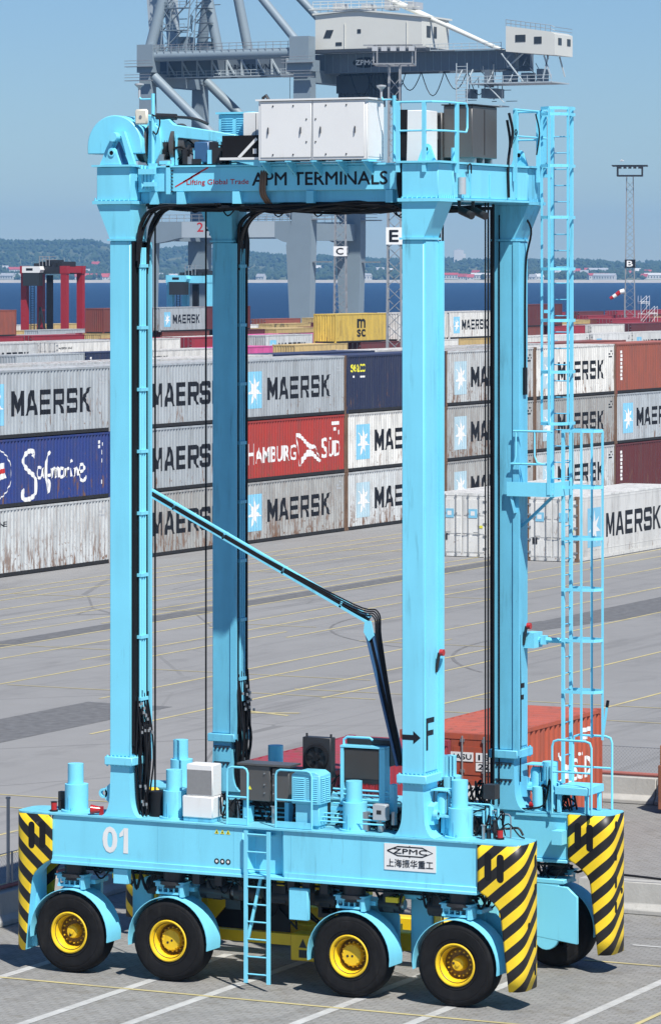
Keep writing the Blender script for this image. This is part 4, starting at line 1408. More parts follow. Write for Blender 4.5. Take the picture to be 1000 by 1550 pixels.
dot_me = MB().cyl((0.02, -0.13, 0), (0.02, -0.134, 0), 0.022, n=8).box(-0.06, -0.02, -0.1335, -0.13, -0.09, -0.05).mesh('hub_plug')
wrim = plain('rim_yellow', (0.84, 0.56, 0.02), 0.38, var=0.10, vs=6, grime=0.5, gcol=(0.16, 0.075, 0.01))
fend = MB()
na = 22
for i in range(na + 1):
    a = math.radians(-8 + (196) * i / na)
    for r, y in ((0.795, -0.265), (0.80, 0.24), (0.812, 0.24), (0.807, -0.265)):
        fend.v.append((r * math.cos(a), y, r * math.sin(a)))
for i in range(na):
    for k in range(4):
        fend.f.append((i * 4 + k, i * 4 + (k + 1) % 4, (i + 1) * 4 + (k + 1) % 4, (i + 1) * 4 + k)); fend.sm.append(k in (0, 2))
fend.f += [(0, 1, 2, 3), (na * 4 + 3, na * 4 + 2, na * 4 + 1, na * 4)]; fend.sm += [False, False]
fend_me = fend.mesh('fender')
frack = MB()
frack.box(-0.30, 0.26, -0.16, 0.10, 0.97, 1.035).box(-0.33, 0.29, -0.18, 0.12, 1.04, 1.06)
for x in (-0.27, -0.16, -0.05, 0.06, 0.17):
    frack.box(x - 0.012, x + 0.012, -0.14, -0.10, 0.86, 0.97)
frack.box(-0.30, 0.26, -0.14, 0.08, 0.83, 0.87)
frack.box(0.20, 0.27, -0.17, 0.06, 0.80, 1.0)
frack_me = frack.mesh('fender_bracket')
bracket_rod = MB()
bracket_rod.cyl((-0.06, -0.03, 1.06), (-0.06, -0.03, 1.34), 0.022, n=8).cyl((-0.06, -0.03, 1.09), (-0.06, -0.03, 1.24), 0.05, 0.012, n=8).cyl((-0.06, -0.03, 1.24), (-0.06, -0.03, 1.34), 0.012, 0.045, n=8)
rod_me = bracket_rod.mesh('spring_pin')
for sy in (-1, 1):
    for i, x in enumerate(WX):
        cy = sy * 2.19
        w = obj('wheel', tyre_me, 'rubber', SC)
        w.location = (x, cy, 0.742)
        w.rotation_euler = (0, 0.4 * i, 0)
        fl = 0 if sy < 0 else PI
        for nm, me, mt in (('rim', rim_me, 'rim_yellow'), ('rim_disc', disc_me, 'rim_brown'), ('rim_groove', groove_me, 'rubber'), ('hub', hubA_me if i in (1, 2) else hubB_me, 'rim_yellow'), ('wheel_bolt', bolts_me, 'rim_yellow'), ('hub_plug', dot_me, 'dark_metal')):
            if nm == 'rim_groove': mt = 'dark_metal'
            c = obj(nm, me, mt, w)
            c.rotation_euler = (0, 0, fl)
        f = obj('fender', fend_me, 'blue', SC)
        f.location = (x, cy, 0.728)
        fl2 = 0 if sy < 0 else PI
        f.rotation_euler = (0, 0, fl2)
        obj('fender_bracket', frack_me, 'blue', f)
        obj('spring_pin', rod_me, 'yellow', f)
        # wheel leg: turntable, plate inboard of the tyre with round foot
        yi = sy * 1.66
        lg = MB()
        s = 1 if x > 0 else -1
        foot = [(x - 0.24 + 0.24 + 0.24 * math.cos(a), 0.62 + 0.24 * math.sin(a)) for a in [PI + PI * k / 10 for k in range(11)]]
        poly = [(x - s * -0.62, 0.52), (x - s * -0.62, 1.38), (x - s * -0.42, 1.55), (x - s * 0.22, 1.60), (x - s * 0.24, 0.62)]
        lg.prism([(x - 0.24, 0.64)] + foot + [(x + 0.24, 0.64), (x + 0.26, 1.62), (x - 0.26, 1.62)], 'xz', yi - 0.05, yi + 0.05)
        lg.prism(poly, 'xz', yi - 0.035 - sy * 0.02, yi + 0.03 - sy * 0.02)
        lg.box(x - 0.36, x + 0.36, sy * 1.60, sy * 2.10, 1.60, 1.68)
        lg.build('wheel_leg', 'blue', SC, bevel=0.01)
        MB().cyl((x, cy, 1.68), (x, cy, 1.97), 0.20, n=18).cyl((x, cy, 1.74), (x, cy, 1.80), 0.26, n=18).build('steering_column', 'dark_metal', SC)
        MB().cyl((x, sy * 1.73, 0.728), (x, sy * 1.98, 0.728), 0.16, n=16).build('axle', 'dark_metal', SC)
        # suspension post on the deck
        ps = MB()
        xw, cw = x, cy
        x, cy = x - 0.07, sy * 2.03
        hi = 3.77 if not (i == 3 and sy < 0) else 3.90
        z1 = 3.40 if not (i == 3 and sy < 0) else 3.42
        ps.cyl((x, cy, 2.905), (x, cy, z1), 0.215, n=28).cyl((x - 0.02, cy, z1), (x - 0.02, cy, hi), 0.145, n=24).cyl((x, cy, 2.90), (x, cy, 2.93), 0.28, n=28)
        p = ps.build('suspension_post', 'blue', SC)
        MB().box(x - 0.05, x - 0.038, cy - 0.221, cy - 0.21, 2.93, 3.2).cyl((x + 0.03, cy - 0.24, 2.93), (x + 0.03, cy - 0.24, 2.98), 0.02, n=6).build('post_seam', 'blue_worn', p)

# steering rods, hoses and braces hung beneath each sill
for sy in (-1, 1):
    m = MB()
    for a, b in ((-3.5, -2.2), (-1.3, 1.2), (2.1, 3.4)):
        m.cyl((a, sy * 1.75, 1.80), (b, sy * 1.75, 1.78), 0.055, n=10)
        m.cyl((a + 0.2, sy * 1.75, 1.80), (a + 0.75, sy * 1.75, 1.79), 0.09, n=10)
    m.build('steering_cylinder', 'blue_worn', SC)
    for x in (-2.85, 2.75):
        b = MB().box(x - 0.20, x + 0.22, sy * 1.30, sy * 1.60, 0.55, 2.0).build('sill_bracket', 'blue', SC, bevel=0.02)
        MB().box(x + 0.23, x + 0.27, sy * 1.32, sy * 1.55, 0.5, 1.8).build('guide_strip', 'yellow', b)
    hr2 = random.Random(5 + sy)
    hs = MB()
    for k in range(34):
        x = hr2.uniform(-4.1, 4.0)
        w_ = hr2.uniform(0.15, 0.7)
        z = hr2.uniform(1.86, 1.96)
        y = sy * hr2.uniform(1.65, 2.3)
        hs.tube(smooth_path([(x, y, 1.99), (x + w_ * 0.2, y, z - 0.05), (x + w_ * 0.5, y, z - hr2.uniform(0.08, 0.32)), (x + w_ * 0.85, y, z - 0.04), (x + w_, y, 1.99)], 4), hr2.uniform(0.012, 0.028), 6)
    for k in range(4):
        y = sy * (1.7 + 0.14 * k)
        hs.tube([(-4.1, y, 1.93 - 0.02 * k), (4.1, y, 1.93 - 0.02 * k)], 0.022, 6)
    hs.build('hydraulic_hose', 'cable', SC)
m = MB()
for x in (-1.35, -0.9, 0.55, 0.85, 1.2):
    m.box(x - 0.07, x + 0.07, -2.32, -2.1, 1.78, 1.97)
m.build('valve_block', 'dark_metal', SC)
MB().box(0.56, 0.93, -2.42, -2.32, 1.30, 1.86).build('splash_plate', 'blue', SC, bevel=0.01)
MB().box(-2.98, -2.68, -2.44, -2.30, 1.70, 1.97).build('junction_plate', 'blue', SC, bevel=0.01)

for x, w_ in ((-1.15, 0.30), (-0.55, 0.22), (0.15, 0.26), (1.05, 0.2), (2.3, 0.2), (-2.35, 0.2), (3.25, 0.2)):  # dark clutter added to fill and darken the space under the sills
    for sy in (-1, 1):
        d_ = MB().cyl((x - w_, sy * 1.85, 1.62), (x + w_, sy * 1.85, 1.62), 0.16, n=16).box(x - w_ * 0.5, x + w_ * 0.5, sy * 1.72, sy * 2.0, 1.5, 1.97).build('filler_motor', 'dark_metal', SC)
        MB().cyl((x + w_, sy * 1.85, 1.62), (x + w_ + 0.06, sy * 1.85, 1.62), 0.09, n=12).build('filler_motor_shaft', 'steel', d_)
# access ladder in the sill recess
m = MB()
for x in (-0.23, 0.22):
    m.box(x - 0.035, x + 0.035, -2.56, -2.53, 0.14, 2.84)
lad = m.build('ladder', 'blue', SC)
m = MB()
for k in range(9):
    z = 0.30 + 0.31 * k
    m.cyl((-0.20, -2.545, z), (0.19, -2.545, z), 0.014, n=8)
m.build('rung', 'blue', lad)
MB().box(-0.22, 0.20, -2.53, -2.23, 2.74, 2.765).box(-0.22, 0.2, -2.53, -2.50, 2.765, 2.79).build('step_plate', 'blue', lad)
MB().bar((-0.05, -2.3, 2.0), (-0.28, -2.35, 0.9), 0.07, 0.05).build('ladder_strut', 'blue', lad)

# spreader: yellow lifting frame hanging low between the sills
SP = MB()
for y in (-0.75, 0.75):
    SP.box(-2.9, 2.9, y - 0.16, y + 0.16, 0.62, 0.95)
SP.box(-0.9, 0.9, -0.75, 0.75, 0.60, 1.25)
spr = SP.build('spreader', 'yellow', SC, bevel=0.02, label='yellow container lifting frame')
m = MB()
for x in (-2.9, 2.75):
    m.box(x - 0.1, x + 0.2, -1.22, 1.22, 0.50, 0.85)
for x in (-1.9, 1.35):
    m.prism([(x, 0.45), (x + 0.12, 0.45), (x + 0.24, 1.0), (x + 0.24, 1.85), (x, 1.85)], 'xz', -1.30, -1.14)
m.box(-1.6, 1.4, -1.25, -1.15, 0.62, 0.82)
m.prism([(-1.62, 1.05), (-1.50, 1.0), (-1.18, 1.35), (-1.02, 1.72), (-1.10, 1.80), (-1.62, 1.55)], 'xz', -1.36, -1.28)
m.box(0.0, 0.7, -1.34, -1.2, 1.62, 1.9)
m.box(1.5, 2.2, -1.30, -1.18, 1.05, 1.16)
m.build('spreader_arm', 'yellow', spr)
MB().box(-1.5, 0.02, -1.30, -1.27, 0.86, 1.58).box(1.0, 1.33, -1.30, -1.27, 0.9, 1.8).build('shade_panel', 'black', spr)  # added dark panels standing in for the deep shade under the sill
m = MB()
for k in range(10):
    x = -1.45 + 0.3 * k
    m.cyl((x, -1.40, 1.72), (x + 0.16, -1.40, 1.72), 0.07, n=10)
    m.box(x + 0.02, x + 0.1, -1.48, -1.36, 1.6, 1.95)
m.build('drive_chain', 'dark_metal', spr)
for x in (0.32, 0.86):
    b = MB().box(x - 0.25, x + 0.25, -1.38, -0.95, 0.38, 0.86).build('battery_box', 'yellow', spr, bevel=0.02)
    MB().add([(x - 0.08, -1.384, 0.62), (x + 0.08, -1.384, 0.62), (x, -1.384, 0.78)], [(0, 1, 2)]).box(x - 0.08, x + 0.08, -1.385, -1.382, 0.44, 0.58).build('warning_mark', 'dark_metal', b)
hs = MB()
hr2 = random.Random(21)
for k in range(18):
    x = hr2.uniform(-1.9, 2.0); y = hr2.uniform(-1.5, -1.1)
    hs.tube(smooth_path([(x, y, hr2.uniform(1.5, 1.9)), (x + hr2.uniform(-.3, .3), y - 0.05, hr2.uniform(1.2, 1.6)), (x + hr2.uniform(-.4, .4), y, hr2.uniform(0.9, 1.3))], 4), 0.02, 5)
hs.build('spreader_hose', 'cable', spr)
# hoist ropes
m = MB()
for sx in (-1, 1):
    for y in (-1.0, 1.0):
        xr = 2.90 if sx > 0 else -2.90
        m.cyl((xr, y, 0.8), (xr, y, 14.1), 0.017, n=6)
        if sx > 0:
            m.cyl((xr - 0.03, y - 0.06, 0.8), (xr - 0.03, y - 0.06, 14.1), 0.014, n=6)
m.build('hoist_rope', 'cable', SC)

# ---- legs
def bolt_row(mb, x0, x1, y, z, n, r=0.012, ax='y'):
    for k in range(n):
        x = x0 + (x1 - x0) * k / (n - 1)
        mb.cyl((x, y, z), (x, y - 0.025, z), r, n=6)
def make_leg(sx, sy):
    x0, x1 = LX[sx]
    yo, yi = sy * 2.42, sy * 1.80
    far = sy > 0
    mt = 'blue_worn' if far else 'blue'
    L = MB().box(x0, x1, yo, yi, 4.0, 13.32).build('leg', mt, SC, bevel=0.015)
    # foot with curved flare
    pts = [(x0 - 0.20, 2.905), (x1 + 0.20, 2.905)]
    for k in range(1, 8):
        t = k / 7
        pts.append((x1 + 0.20 * (1 - math.sin(t * PI / 2)) + 0.0, 2.905 + 0.42 * (1 - math.cos(t * PI / 2))))
    pts += [(x1 - 0.02, 3.84), (x0 + 0.02, 3.84)]
    for k in range(7, 0, -1):
        t = k / 7
        pts.append((x0 - 0.20 * (1 - math.sin(t * PI / 2)), 2.905 + 0.42 * (1 - math.cos(t * PI / 2))))
    MB().prism(pts, 'xz', yo + sy * 0.0, yi).build('leg_foot', mt, L)
    fm_ = MB().box(x0 - 0.075, x1 + 0.075, yo + sy * 0.07, yi - sy * 0.06, 3.845, 3.995)
    fm_.build('leg_flange', mt, L, bevel=0.012)
    bl = MB()
    for k in range(7):
        x = x0 - 0.03 + (x1 - x0 + 0.06) * k / 6
        bl.cyl((x, yo + sy * 0.035, 3.995), (x, yo + sy * 0.035, 4.02), 0.018, n=6)
        bl.cyl((x, yo + sy * 0.035, 3.845), (x, yo + sy * 0.035, 3.82), 0.018, n=6)
    for k in range(7):
        y = yo + (yi - yo) * k / 6
        bl.cyl((x1 + 0.045, y, 3.995), (x1 + 0.045, y, 4.02), 0.018, n=6)
    bl.build('flange_bolt', mt, L)
    # lug
    if sx < 0:
        lx = x0 - 0.20
        MB().lathe([(0.05, -0.04), (0.09, -0.04), (0.09, 0.04), (0.05, 0.04), (0.05, -0.04)], (lx, yo - sy * 0.15, 3.30), 'y', 16).prism([(lx + 0.04, 3.20), (x0 + 0.02, 3.05), (x0 + 0.02, 3.55), (lx + 0.04, 3.40)], 'xz', yo - sy * 0.11, yo - sy * 0.19).build('lifting_lug', mt, L)
    else:
        MB().prism([(yo - sy * 0.16, 3.12), (yo - sy * 0.34, 3.12), (yo - sy * 0.34, 3.50), (yo - sy * 0.16, 3.44)], 'yz', x1 - 0.02, x1 + 0.12).lathe([(0.045, 0.0), (0.085, 0.0), (0.085, 0.07), (0.045, 0.07)], (x1 + 0.12, yo - sy * 0.2, 3.30), 'x', 16).build('lifting_lug', mt, L)
        MB().lathe([(0.0, 0.0), (0.044, 0.0)], (x1 + 0.126, yo - sy * 0.2, 3.30), 'x', 12).build('lug_hole', 'black', L)
    # flared head, collar, cap
    so = 0.27
    hx = [(x0, 13.36), (x1, 13.36), (x1 + (so if sx > 0 else 0), 13.98), (x0 - (so if sx < 0 else 0), 13.98)]
    MB().prism(hx, 'xz', yo, yi).build('leg_head', mt, L)
    MB().box(x0 - 0.035, x1 + 0.035, yo + sy * 0.035, yi - sy * 0.03, 13.322, 13.358).build('collar', mt, L)
    a, b = hx[3][0], hx[2][0]
    MB().box(a - 0.06, b + 0.06, yo + sy * 0.06, yi - sy * 0.06, 13.985, 14.045).build('head_flange', mt, L)
    MB().box(a, b, yo, yi, 14.05, 14.655).build('cap', mt, L, bevel=0.01)
    MB().box(a - 0.07, b + 0.07, yo + sy * 0.07, yi - sy * 0.05, 14.66, 14.695).build('cap_plate', mt, L)
    bl = MB()
    for k in range(8):
        x = a + 0.02 + (b - a - 0.04) * k / 7
        bl.cyl((x, yo + sy * 0.03, 14.045), (x, yo + sy * 0.03, 14.07), 0.016, n=6)
    for k in range(8):
        y = yo + (yi - yo) * k / 7
        bl.cyl(((b + 0.03) if sx > 0 else (a - 0.03), y, 14.045), ((b + 0.03) if sx > 0 else (a - 0.03), y, 14.10), 0.016, n=6)
    bl.build('flange_bolt', mt, L)
    return L
LEG = {(sx, sy): make_leg(sx, sy) for sx in (-1, 1) for sy in (-1, 1)}
for sx in (-1, 1):
    LEG[(sx, 1)].location.y = -0.24          # the rear pair stands further in on its sill
for (sx, sy), L in LEG.items():
    x0, x1 = LX[sx]
    # inner guide rail and cable channel
    yi = sy * 1.80
    g = MB()
    g.box(x1 - 0.02, x1 + 0.10, yi + sy * 0.0 - 0.03, yi + 0.03, 3.9, 13.3)
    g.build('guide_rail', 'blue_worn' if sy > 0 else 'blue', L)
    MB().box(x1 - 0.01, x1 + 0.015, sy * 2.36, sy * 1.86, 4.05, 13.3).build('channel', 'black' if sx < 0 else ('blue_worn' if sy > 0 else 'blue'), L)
    if sx < 0:
        p = MB()
        for k in range(3):
            y = sy * (2.08 - 0.0) + (k - 1) * 0.085
            p.cyl((x1 + 0.07, y, 4.6), (x1 + 0.07, y, 13.2), 0.026, n=8)
        p.build('pipe', 'blue' if sy < 0 else 'blue_worn', L)
        c = MB()
        for k in range(8):
            z = 5.0 + 1.12 * k
            c.box(x1 + 0.02, x1 + 0.11, sy * 2.2, sy * 1.93, z, z + 0.06)
        c.build('pipe_clamp', 'blue' if sy < 0 else 'blue_worn', L)
        hs = MB(); hr2 = random.Random(31 + sy)
        for k in range(24):
            y = sy * hr2.uniform(1.84, 2.34); xx = x1 + hr2.uniform(0.03, 0.16)
            hs.tube(smooth_path([(x1 + 0.07, y, 4.9 + hr2.uniform(0, 0.3)), (xx, y + hr2.uniform(-.06, .06), 4.5), (xx + hr2.uniform(-.03, .06), y + hr2.uniform(-.08, .08), 3.9), (xx, y, 3.3), (xx + 0.05, y, 2.92)], 4), hr2.uniform(0.012, 0.020), 6)
        for k in range(10):
            y = sy * hr2.uniform(1.84, 2.34); xx = x1 + hr2.uniform(0.03, 0.24)
            hs.tube(smooth_path([(x1 + 0.06, y, 12.7 + hr2.uniform(0, 0.3)), (x1 + 0.08, y, 13.3), (xx, y + sy * -0.05, 13.65), (xx + 0.28, y, 13.9), (xx + 0.9, y - sy * 0.1, 13.96), (xx + 1.5, y - sy * 0.1, 13.97)], 5), hr2.uniform(0.018, 0.03), 6)
        for k in range(3):
            hs.tube([(x1 + 0.03, sy * (2.37 - 0.02 * k), 4.2), (x1 + 0.03, sy * (2.37 - 0.02 * k), 13.3)], 0.016, 5)
        for y in (1.885, 1.915):
            hs.tube([(x1 + 0.05, sy * y, 4.0), (x1 + 0.05, sy * y, 13.3)], 0.018, 5)
        hs.build('hose_bundle', 'cable', L)
        ft = MB()
        for k in range(26):
            y = sy * hr2.uniform(1.86, 2.32); z = hr2.uniform(4.35, 4.95) if k < 16 else hr2.uniform(3.0, 3.5)
            xx = x1 + hr2.uniform(0.10, 0.24)
            ft.cyl((xx, y, z), (xx, y, z + 0.05), 0.022, n=6)
        ft.build('hose_fitting', 'steel', L)['kind'] = 'stuff'
    else:
        hs = MB()
        for k, y in enumerate((1.72, 1.68, 1.62)):
            hs.tube([(x0 + 0.02 + 0.03 * k, sy * y if sy > 0 else sy * 1.78 , 3.0), (x0 + 0.02 + 0.03 * k, sy * y if sy > 0 else sy * 1.78, 14.0)], 0.02, 5)
        if sy > 0:
            for k in range(3):
                hs.tube([(x0 - 0.05 - 0.045 * k, 1.9 + 0.05 * k, 3.0), (x0 - 0.05 - 0.045 * k, 1.9 + 0.05 * k, 13.9)], 0.018, 5)
            hs.tube([(x0 + 0.12, 1.785, 3.0), (x0 + 0.12, 1.785, 13.8)], 0.013, 5)
            hs.tube(smooth_path([(x1 + 0.02, 1.95, 13.9), (x1 + 0.20, 2.1, 13.55), (x1 + 0.06, 2.2, 13.0), (x1 + 0.04, 2.2, 12.3), (x1 + 0.05, 2.18, 11.5), (x1 + 0.04, 2.2, 10.8)], 5), 0.02, 6)
            hs.box(x1 + 0.02, x1 + 0.06, 2.14, 2.26, 10.5, 11.0)
            hs.tube(smooth_path([(x1 + 0.02, 2.0, 6.1), (x1 + 0.04, 1.98, 5.4), (x1 + 0.03, 2.02, 4.8), (x1 + 0.05, 1.97, 4.2), (x1 + 0.03, 2.0, 3.4)], 5), 0.014, 5)
        hs.build('cable_run', 'cable', L)
# bolted splice marks on the far legs
for sx in (-1, 1):
    x0, x1 = LX[sx]
    m = MB()
    for z in (3.72, 3.42):
        for k in range(4):
            m.cyl((x0 + 0.08 + 0.085 * k, 1.80, z), (x0 + 0.08 + 0.085 * k, 1.775, z), 0.022, n=8)
        m.box(x0 + 0.04, x1 - 0.04, 1.795, 1.785, z + 0.03, z + 0.045)
    m.build('splice_bolt', 'dark_metal', LEG[(sx, 1)])

# letters F and arrow on the near right leg, F on the far right leg
L = LEG[(1, -1)]
x0, x1 = LX[1]
put2d(MB(), ([(x0 + 0.005, 4.60), (x0 + 0.22, 4.60), (x0 + 0.22, 4.53), (x0 + 0.36, 4.645), (x0 + 0.22, 4.76), (x0 + 0.22, 4.69), (x0 + 0.005, 4.69)], [tuple(range(7))]), lambda u, v: (u, -2.4235, v)).build('arrow', 'letter_black', L)
def letter_F(y0, y1, z0, z1, x):
    w = (y1 - y0) * 0.24
    t = (z1 - z0) * 0.16
    zm = z0 + (z1 - z0) * 0.45
    return MB().add([(x, a, b) for a, b in ((y0, z0), (y0 + w, z0), (y0 + w, zm), (y0 + w, zm + t), (y0 + w, z1 - t), (y0 + w, z1), (y0, z1), (y1 * 0.9 + y0 * 0.1, zm), (y1 * 0.9 + y0 * 0.1, zm + t), (y1, z1 - t), (y1, z1))],
                    [(0, 1, 2, 3, 4, 5, 6), (2, 7, 8, 3), (4, 9, 10, 5)])
letter_F(-2.36, -2.02, 4.42, 4.98, x1 + 0.0185).build('letter', 'letter_black', L)
letter_F(1.90, 2.22, 4.65, 5.2, x1 + 0.0185).build('letter', 'letter_black', LEG[(1, 1)])
for (sy, z) in ((-1, 6.1), (1, 6.25)):
    LL = LEG[(1, sy)]
    y = -1.95 if sy < 0 else 2.16
    MB().bar((x1 + 0.02, y, z - 0.35), (x1 + 0.10, y - 0.04, z), 0.05, 0.03).build('lamp_bracket', 'dark_metal', LL)
    MB().cyl((x1 + 0.10, y, z), (x1 + 0.17, y, z), 0.06, n=12).build('brake_lamp', 'lamp_red', LL)

# ---- red beacons and horn
def beacon(x, y, z, s=1.0):
    b = MB().cyl((x, y, z), (x, y, z + 0.03 * s), 0.075 * s, n=14).build('beacon', 'black', SC)
    MB().cyl((x, y, z + 0.03 * s), (x, y, z + 0.17 * s), 0.055 * s, n=14).build('beacon_lens', 'lamp_red', b)
    MB().cyl((x, y, z + 0.17 * s), (x, y, z + 0.18 * s), 0.062 * s, n=14).build('beacon_cage', 'black', b)
beacon(-4.32, -2.25, 2.90)
beacon(4.42, -1.95, 2.90)
beacon(-2.2, -1.75, 3.32)
hn_ = MB().cyl((-3.32, -2.30, 3.0), (-3.48, -2.36, 3.0), 0.05, 0.09, n=14).box(-3.33, -3.27, -2.33, -2.27, 2.9, 3.06).build('horn', 'lamp_red', SC)
MB().cyl((-3.478, -2.361, 3.0), (-3.485, -2.363, 3.0), 0.082, n=14).build('horn_mouth', 'black', hn_)

# ---- deck equipment on the near sill
def rail_loop(x0, x1, y, z0, z1, zm, mt='blue', name='handrail', r=0.02):
    m = MB()
    c = 0.09
    m.tube([(x0, y, z0), (x0, y, z1 - c), (x0 + c * 0.3, y, z1 - c * 0.3), (x0 + c, y, z1), (x1 - c, y, z1), (x1 - c * 0.3, y, z1 - c * 0.3), (x1, y, z1 - c), (x1, y, z0)], r, 8)
    for z in (zm if isinstance(zm, (list, tuple)) else [zm]):
        m.tube([(x0, y, z), (x1, y, z)], r * 0.9, 8)
    return m.build(name, mt, SC)
rl = rail_loop(-0.70, -0.29, -2.36, 2.905, 3.93, [3.40])
MB().box(-0.70, -0.29, -2.372, -2.352, 2.91, 3.02).build('toe_board', 'blue', rl)
rl = rail_loop(0.27, 0.98, -2.36, 2.905, 3.93, [3.40])
MB().box(0.27, 0.98, -2.372, -2.352, 2.91, 3.02).build('toe_board', 'blue', rl)
# white cooler
c = MB().box(-1.62, -1.00, -2.34, -1.94, 2.97, 3.36).build('cooler', 'white', SC, bevel=0.02, label='white cooling unit with grey mesh panel')
MB().box(-1.55, -1.02, -2.31, -1.96, 3.363, 3.93).build('cooler_head', 'white', c, bevel=0.015)
MB().box(-1.535, -1.035, -2.316, -2.312, 3.39, 3.83).build('cooler_grille', 'mesh_grey', c)
MB().box(-1.60, -1.02, -2.32, -1.96, 2.905, 2.968).build('cooler_base', 'blue_worn', c)
# grey steel switch cabinets
g = MB().box(-0.62, -0.02, -2.02, -1.66, 3.30, 3.93).box(0.0, 0.34, -1.98, -1.66, 3.30, 3.90).build('switch_cabinet', 'grey_metal', SC, bevel=0.01)
MB().box(-0.66, 0.40, -2.06, -1.62, 3.935, 3.97).build('cabinet_roof', 'grey_metal', g)
m = MB()
for x in (-0.12, 0.06):
    for z in (3.45, 3.6, 3.8):
        m.cyl((x, -2.02, z), (x, -2.045, z), 0.015, n=6)
m.build('cabinet_latch', 'steel', g)
MB().add([(-0.46, -2.023, 3.50), (-0.38, -2.023, 3.50), (-0.42, -2.023, 3.57)], [(0, 1, 2)]).build('warning_triangle', 'sticker_yellow', g)
m = MB()
for x in (-0.55, 0.28):
    m.box(x - 0.04, x + 0.04, -1.95, -1.75, 2.905, 3.30)
m.build('cabinet_leg', 'blue_worn', g)
# fan unit behind
fn = MB().box(0.42, 0.98, -1.60, -1.40, 3.72, 4.44).build('fan_housing', 'dark_metal', SC, bevel=0.01)
MB().lathe([(0.235, 0.0), (0.24, 0.04), (0.20, 0.05), (0.19, 0.0)], (0.70, -1.60, 4.08), 'y', 28, sgn=-1).build('fan_ring', 'black', fn)
m = MB().cyl((0.70, -1.605, 4.08), (0.70, -1.64, 4.08), 0.06, n=12)
for k in range(6):
    a = 2 * PI * k / 6
    m.prism([(0.70 + 0.04 * math.cos(a), 4.08 + 0.04 * math.sin(a)), (0.70 + 0.185 * math.cos(a - 0.25), 4.08 + 0.185 * math.sin(a - 0.25)), (0.70 + 0.185 * math.cos(a + 0.25), 4.08 + 0.185 * math.sin(a + 0.25))], 'xz', -1.615, -1.607)
m.build('fan_blade', 'black', fn)
MB().box(0.5, 0.56, -1.52, -1.45, 2.905, 3.72).box(0.85, 0.91, -1.52, -1.45, 2.905, 3.72).cyl((0.46, -1.5, 4.44), (0.46, -1.5, 4.5), 0.02, n=6).cyl((0.94, -1.5, 4.44), (0.94, -1.5, 4.5), 0.02, n=6).build('fan_stand', 'dark_metal', fn)
# louvred blue box on a pedestal
lv = MB().box(0.62, 1.08, -2.28, -1.92, 2.96, 3.34).build('resistor_box', 'blue', SC, bevel=0.01, label='blue louvred box on a pedestal')
MB().box(0.57, 1.12, -2.33, -1.88, 3.345, 3.86).prism([(0.57, 3.86), (1.12, 3.86), (1.02, 3.92), (0.67, 3.92)], 'xz', -2.33, -1.88).build('louvre_box', 'blue', lv, bevel=0.008)
m = MB()
for k in range(12):
    z = 3.40 + 0.036 * k
    for a, b in ((0.61, 0.82), (0.87, 1.08)):
        m.add([(a, -2.332, z + 0.012), (b, -2.332, z + 0.012), (b, -2.345, z), (a, -2.345, z)], [(0, 1, 2, 3)])
        m.add([(a, -2.345, z), (b, -2.345, z), (b, -2.332, z - 0.003), (a, -2.332, z - 0.003)], [(0, 1, 2, 3)])
    for a, b in ((-2.29, -2.13), (-2.08, -1.92)):
        m.add([(1.122, a, z + 0.012), (1.122, b, z + 0.012), (1.135, b, z), (1.135, a, z)], [(0, 1, 2, 3)])
        m.add([(1.135, a, z), (1.135, b, z), (1.122, b, z - 0.003), (1.122, a, z - 0.003)], [(0, 1, 2, 3)])
m.build('louvre', 'blue', lv)
MB().box(0.66, 1.06, -2.24, -1.95, 2.905, 2.957).build('pedestal_base', 'blue_worn', lv)
# radiator in a blue frame
rd = MB().box(1.34, 2.02, -1.78, -1.62, 3.70, 4.30).build('radiator', 'dark_metal', SC)
m = MB()
for k in range(34):
    x = 1.36 + 0.0195 * k
    m.box(x, x + 0.007, -1.79, -1.78, 3.78, 4.28)
m.build('radiator_fin', 'grey_metal', rd)
m = MB().box(1.27, 1.33, -1.80, -1.58, 3.30, 4.32).box(2.03, 2.14, -1.80, -1.58, 3.30, 4.32).box(1.27, 2.14, -1.81, -1.58, 4.325, 4.36)
m.build('radiator_frame', 'blue', rd)
MB().tube([(1.29, -1.7, 4.36), (1.29, -1.7, 4.45), (1.36, -1.7, 4.50), (1.8, -1.7, 4.50), (1.86, -1.7, 4.46)], 0.022, 8).build('radiator_pipe', 'blue', rd)
MB().box(1.30, 2.16, -1.60, -1.30, 4.0, 4.46).build('radiator_cowl', 'dark_metal', rd)
m = MB()
for k in range(16):
    m.box(1.38 + 0.04 * k, 1.40 + 0.04 * k, -1.77, -1.74, 3.45, 3.75)
m.build('copper_coil', 'lamp_red', rd)
# pipe racks along the deck
m = MB()
for k in range(4):
    z = 3.32 + 0.085 * k
    m.tube([(1.12, -1.78, z), (2.32, -1.78, z)], 0.018, 6)
m.box(1.1, 2.3, -1.85, -1.70, 3.20, 3.26)
for k in range(3):
    m.tube([(2.95, -1.68, 3.25 + 0.10 * k), (4.0 + 0.05 * k, -1.68, 3.25 + 0.10 * k), (4.06 + 0.05 * k, -1.68, 3.2 + 0.10 * k), (4.06 + 0.05 * k, -1.68, 2.92)], 0.02, 6)
for k in range(3):
    m.tube([(1.0, -2.2 + 0.08 * k, 3.05 + 0.06 * k), (2.3, -2.2 + 0.08 * k, 3.05 + 0.06 * k)], 0.016, 6)
    m.tube([(-0.9, -1.75 + 0.07 * k, 3.0 + 0.07 * k), (0.5, -1.75 + 0.07 * k, 3.0 + 0.07 * k)], 0.016, 6)
for k in range(5):
    m.tube([(4.02 + 0.07 * k, -1.75, 2.92), (4.02 + 0.07 * k, -1.75, 3.35 + 0.05 * (k % 3))], 0.022, 6)
